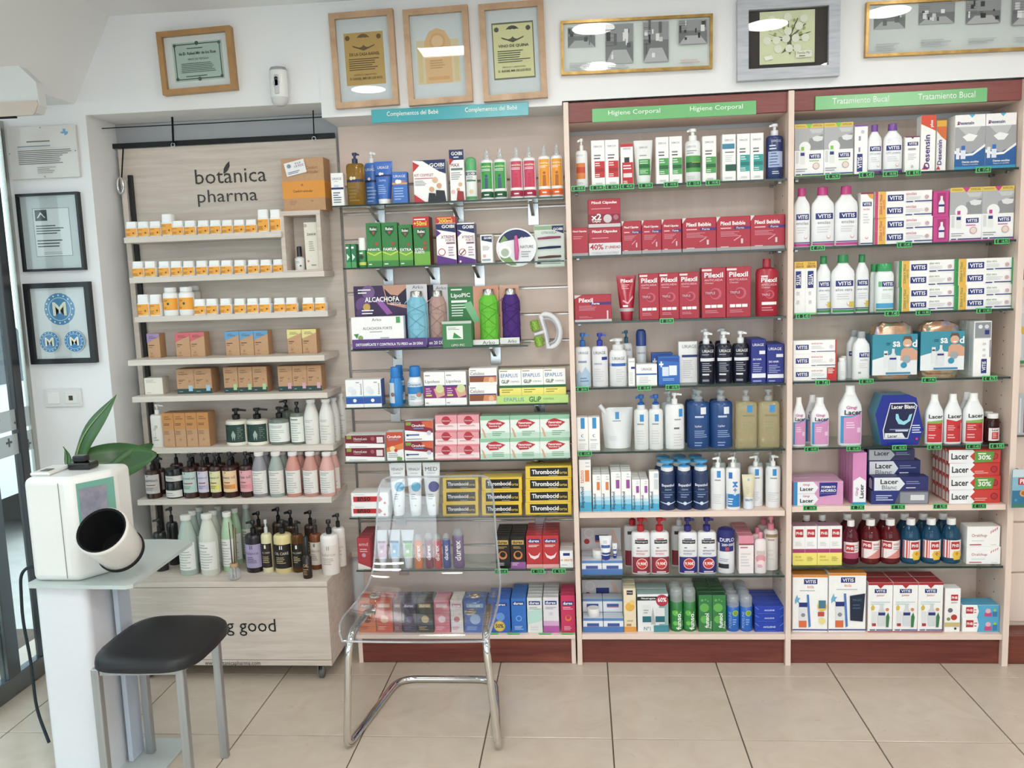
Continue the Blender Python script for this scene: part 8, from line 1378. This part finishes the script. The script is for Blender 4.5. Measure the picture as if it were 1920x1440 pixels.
for nm, mm, mt in (('viewing_hood', m, 'plastic'), ('hood_lining', m2, 'matte')):
    o = put(nm, mm, mt, an_, oc_); o.rotation_mode = 'QUATERNION'; o.rotation_quaternion = rm
rb = put('hood_ring', MB().lathe([(.0615, L_*.86), (.0655, L_*.88), (.0645, L_*.94), (.0605, L_*.95)], '#1c1c1e', n=36, caps=(0, 0)), 'matte', an_, oc_); rb.rotation_mode = 'QUATERNION'; rb.rotation_quaternion = rm
cbp = [at(88, 1066, -.49), at(52, 1062, -.47), at(38, 1078, -.45), at(42, 1160, -.45), at(58, 1240, -.47), at(68, 1330, -.5), at(92, 1392, -.55)]
cb_ = put('power_cable', MB().tube(fillet(cbp, .05, 4), .005, '#2c3438', 8), 'matte'); tag(cb_, 'dark power cable hanging behind the white pedestal', 'cable')

# ------------------------------------------------------------------ plant behind the analyser
pf = empty('potted_plant', (-1.735, -.30, 0)); tag(pf, 'potted plant with broad glossy green leaves behind the analyser', 'plant'); po = Vector((-1.735, -.30, 0))
put('pot', MB().lathe([(.055, 0), (.06, .005), (.075, .16), (.08, .165), (.08, .18), (.07, .18), (.068, .165), (0, .165)], '#8f8f8c', n=24, caps=(1, 0)), 'matte', pf)
def leaf(tip, base, wdt, bend, fold=.25, side=Vector((1, 0, 0))):
    tip, base = Vector(tip), Vector(base); n = 14; m = MB(); ax = tip-base; sd_v = (side-ax.normalized()*side.dot(ax.normalized())).normalized(); nn = ax.normalized().cross(sd_v)
    for j in range(n+1):
        t = j/n; c = base+ax*t+nn*bend*math.sin(math.pi*t)*.5; w = wdt*math.sin(math.pi*min(1, t*.93+.05))**.75*(1-.25*t)
        for k in (-1, -.5, 0, .5, 1): m.v.append(tuple(c+sd_v*w*k+nn*(abs(k)*w*fold+.004*math.sin(9*t+k))-po))
    for j in range(n):
        for k in range(4):
            m.f.append([j*5+k, j*5+k+1, j*5+k+6, j*5+k+5]); m.c.append(hx('#33592f') if k in (1, 2) else hx('#3b6835'))
    o = put('leaf', m, 'leaf', pf, smooth=70); so2 = o.modifiers.new('thickness', 'SOLIDIFY'); so2.thickness = .0012
    put('midrib', MB().tube([Vector(m.v[j*5+2])-nn*.001 for j in range(n+1)], [.0035*(1-j/n*.8) for j in range(n+1)], '#8aa860', 6), 'leaf', o)
    return o
s0 = at(130, 905, -.25)
leaf(at(217, 740, -.22), s0, .046, -.06, .3, Vector((1, -.5, 0)))
leaf(at(294, 852, -.16), at(135, 872, -.28), .075, -.05, .12, Vector((-.1, .5, 1)))
leaf(at(286, 832, -.10), at(190, 900, -.26), .04, .03, .15, Vector((0, .4, 1)))
leaf(at(118, 838, -.2), at(126, 910, -.25), .022, .02, .2, Vector((1, -.6, 0)))
for tgt in (at(130, 905, -.25), at(140, 880, -.28), at(190, 900, -.26)):
    put('stem', MB().tube([(0, 0, .165), (Vector((0, 0, .45))*1+(tgt-po)*.3), tgt-po], [.007, .006, .004], '#4d7a3c', 8), 'leaf', pf)

# ------------------------------------------------------------------ edge of the next bay, beyond the dental cabinet
nb_ = empty('slat_wall', (1.432, .20, 0)); tag(nb_, 'narrow beech slat panel beyond the dental cabinet side', 'slatwall')
put('backing_board', MB().box(0, .32, .012, .019, .1, 2.03, 'white'), 'beech_flat', nb_, smooth=0)
for k in range(10): put('slat', MB().box(0, .32, 0, .0115, .12+.19*k, .304+.19*k, 'white', .0015), 'beech', nb_, smooth=0)
nx = put('plinth_board', MB().box(1.43, 1.75, .105, .12, 0, .105, 'white').box(1.43, 1.75, .121, .199, .09, .105, 'white'), 'mahogany', None, smooth=0); tag(nx, 'mahogany plinth board beyond the dental cabinet side', 'plinth')
def hang(name, desc, u, v, W, H, Y, col, prims, yt=.2, mat='carton'):
    q = at(u, v, Y); t = put(name, MB().box(-W/2, W/2, 0, .004, -H, 0, col, .001), mat, None, (q.x, Y, q.z), smooth=0); tag(t, desc, 'blister pack')
    A, B = prints(prims, W, H, lambda x, z: 0.0)
    for n, m in (('printed_front', A), ('lettering', B)):
        if m.v: put(n, m, 'print', t, (0, 0, -H), smooth=0)
    put('hook', MB().tube([(0, .004, -.006), (0, yt-Y-.001, -.006)], .0018, '#b0b0b0', 6), 'metal', t); return t
tb_ = hang('toothbrush_pack', 'upper toothbrush blister with yellow middle beside dental cabinet', 1921, 566, .05, .215, .16, '#c9cdd0', [R(0, .82, 1, 1, '#d8dcde'), R(0, .48, 1, .6, '#d8b83a'), R(.3, .1, .4, .5, '#e8ecee'), R(.6, .1, .7, .5, '#7ab8d0'), R(0, 0, 1, .05, '#2e8b4a')])
hang('toothbrush_pack', 'lower toothbrush blister with grey card beside dental cabinet', 1921, 738, .05, .155, .16, '#b9bcc0', [R(.2, .1, .3, .9, '#dfe3e6'), R(.5, .1, .6, .9, '#a84a5a'), R(0, 0, 1, .05, '#55585c')])
hang('toothbrush_pack', 'red topped blister high beside dental cabinet', 1924, 505, .03, .06, .16, '#c92a30', [R(0, 0, 1, .4, '#e6e6e8')])
hang('child_pouch', 'blue sea themed pouch hanging in front of side panel', 1917, 880, .062, .135, .055, '#7fb4cc', [R(0, .8, 1, 1, '#c3d4dc'), R(.3, .6, 1, .78, '#c02a34'), T('PHB', .4, .62, .95, .76, 'white', 1), R(0, 0, 1, .45, '#2a6f94'), C(.6, .38, .2, '#d8a03a'), C(.6, .38, .12, '#a85a3a'), R(0, 0, 1, .1, '#3a7a6a'), C(.2, .2, .08, '#3a9ab0')], mat='plastic')
assign_labels()
print('OBJECTS', len(bpy.data.objects), 'THINGS', len(REG))
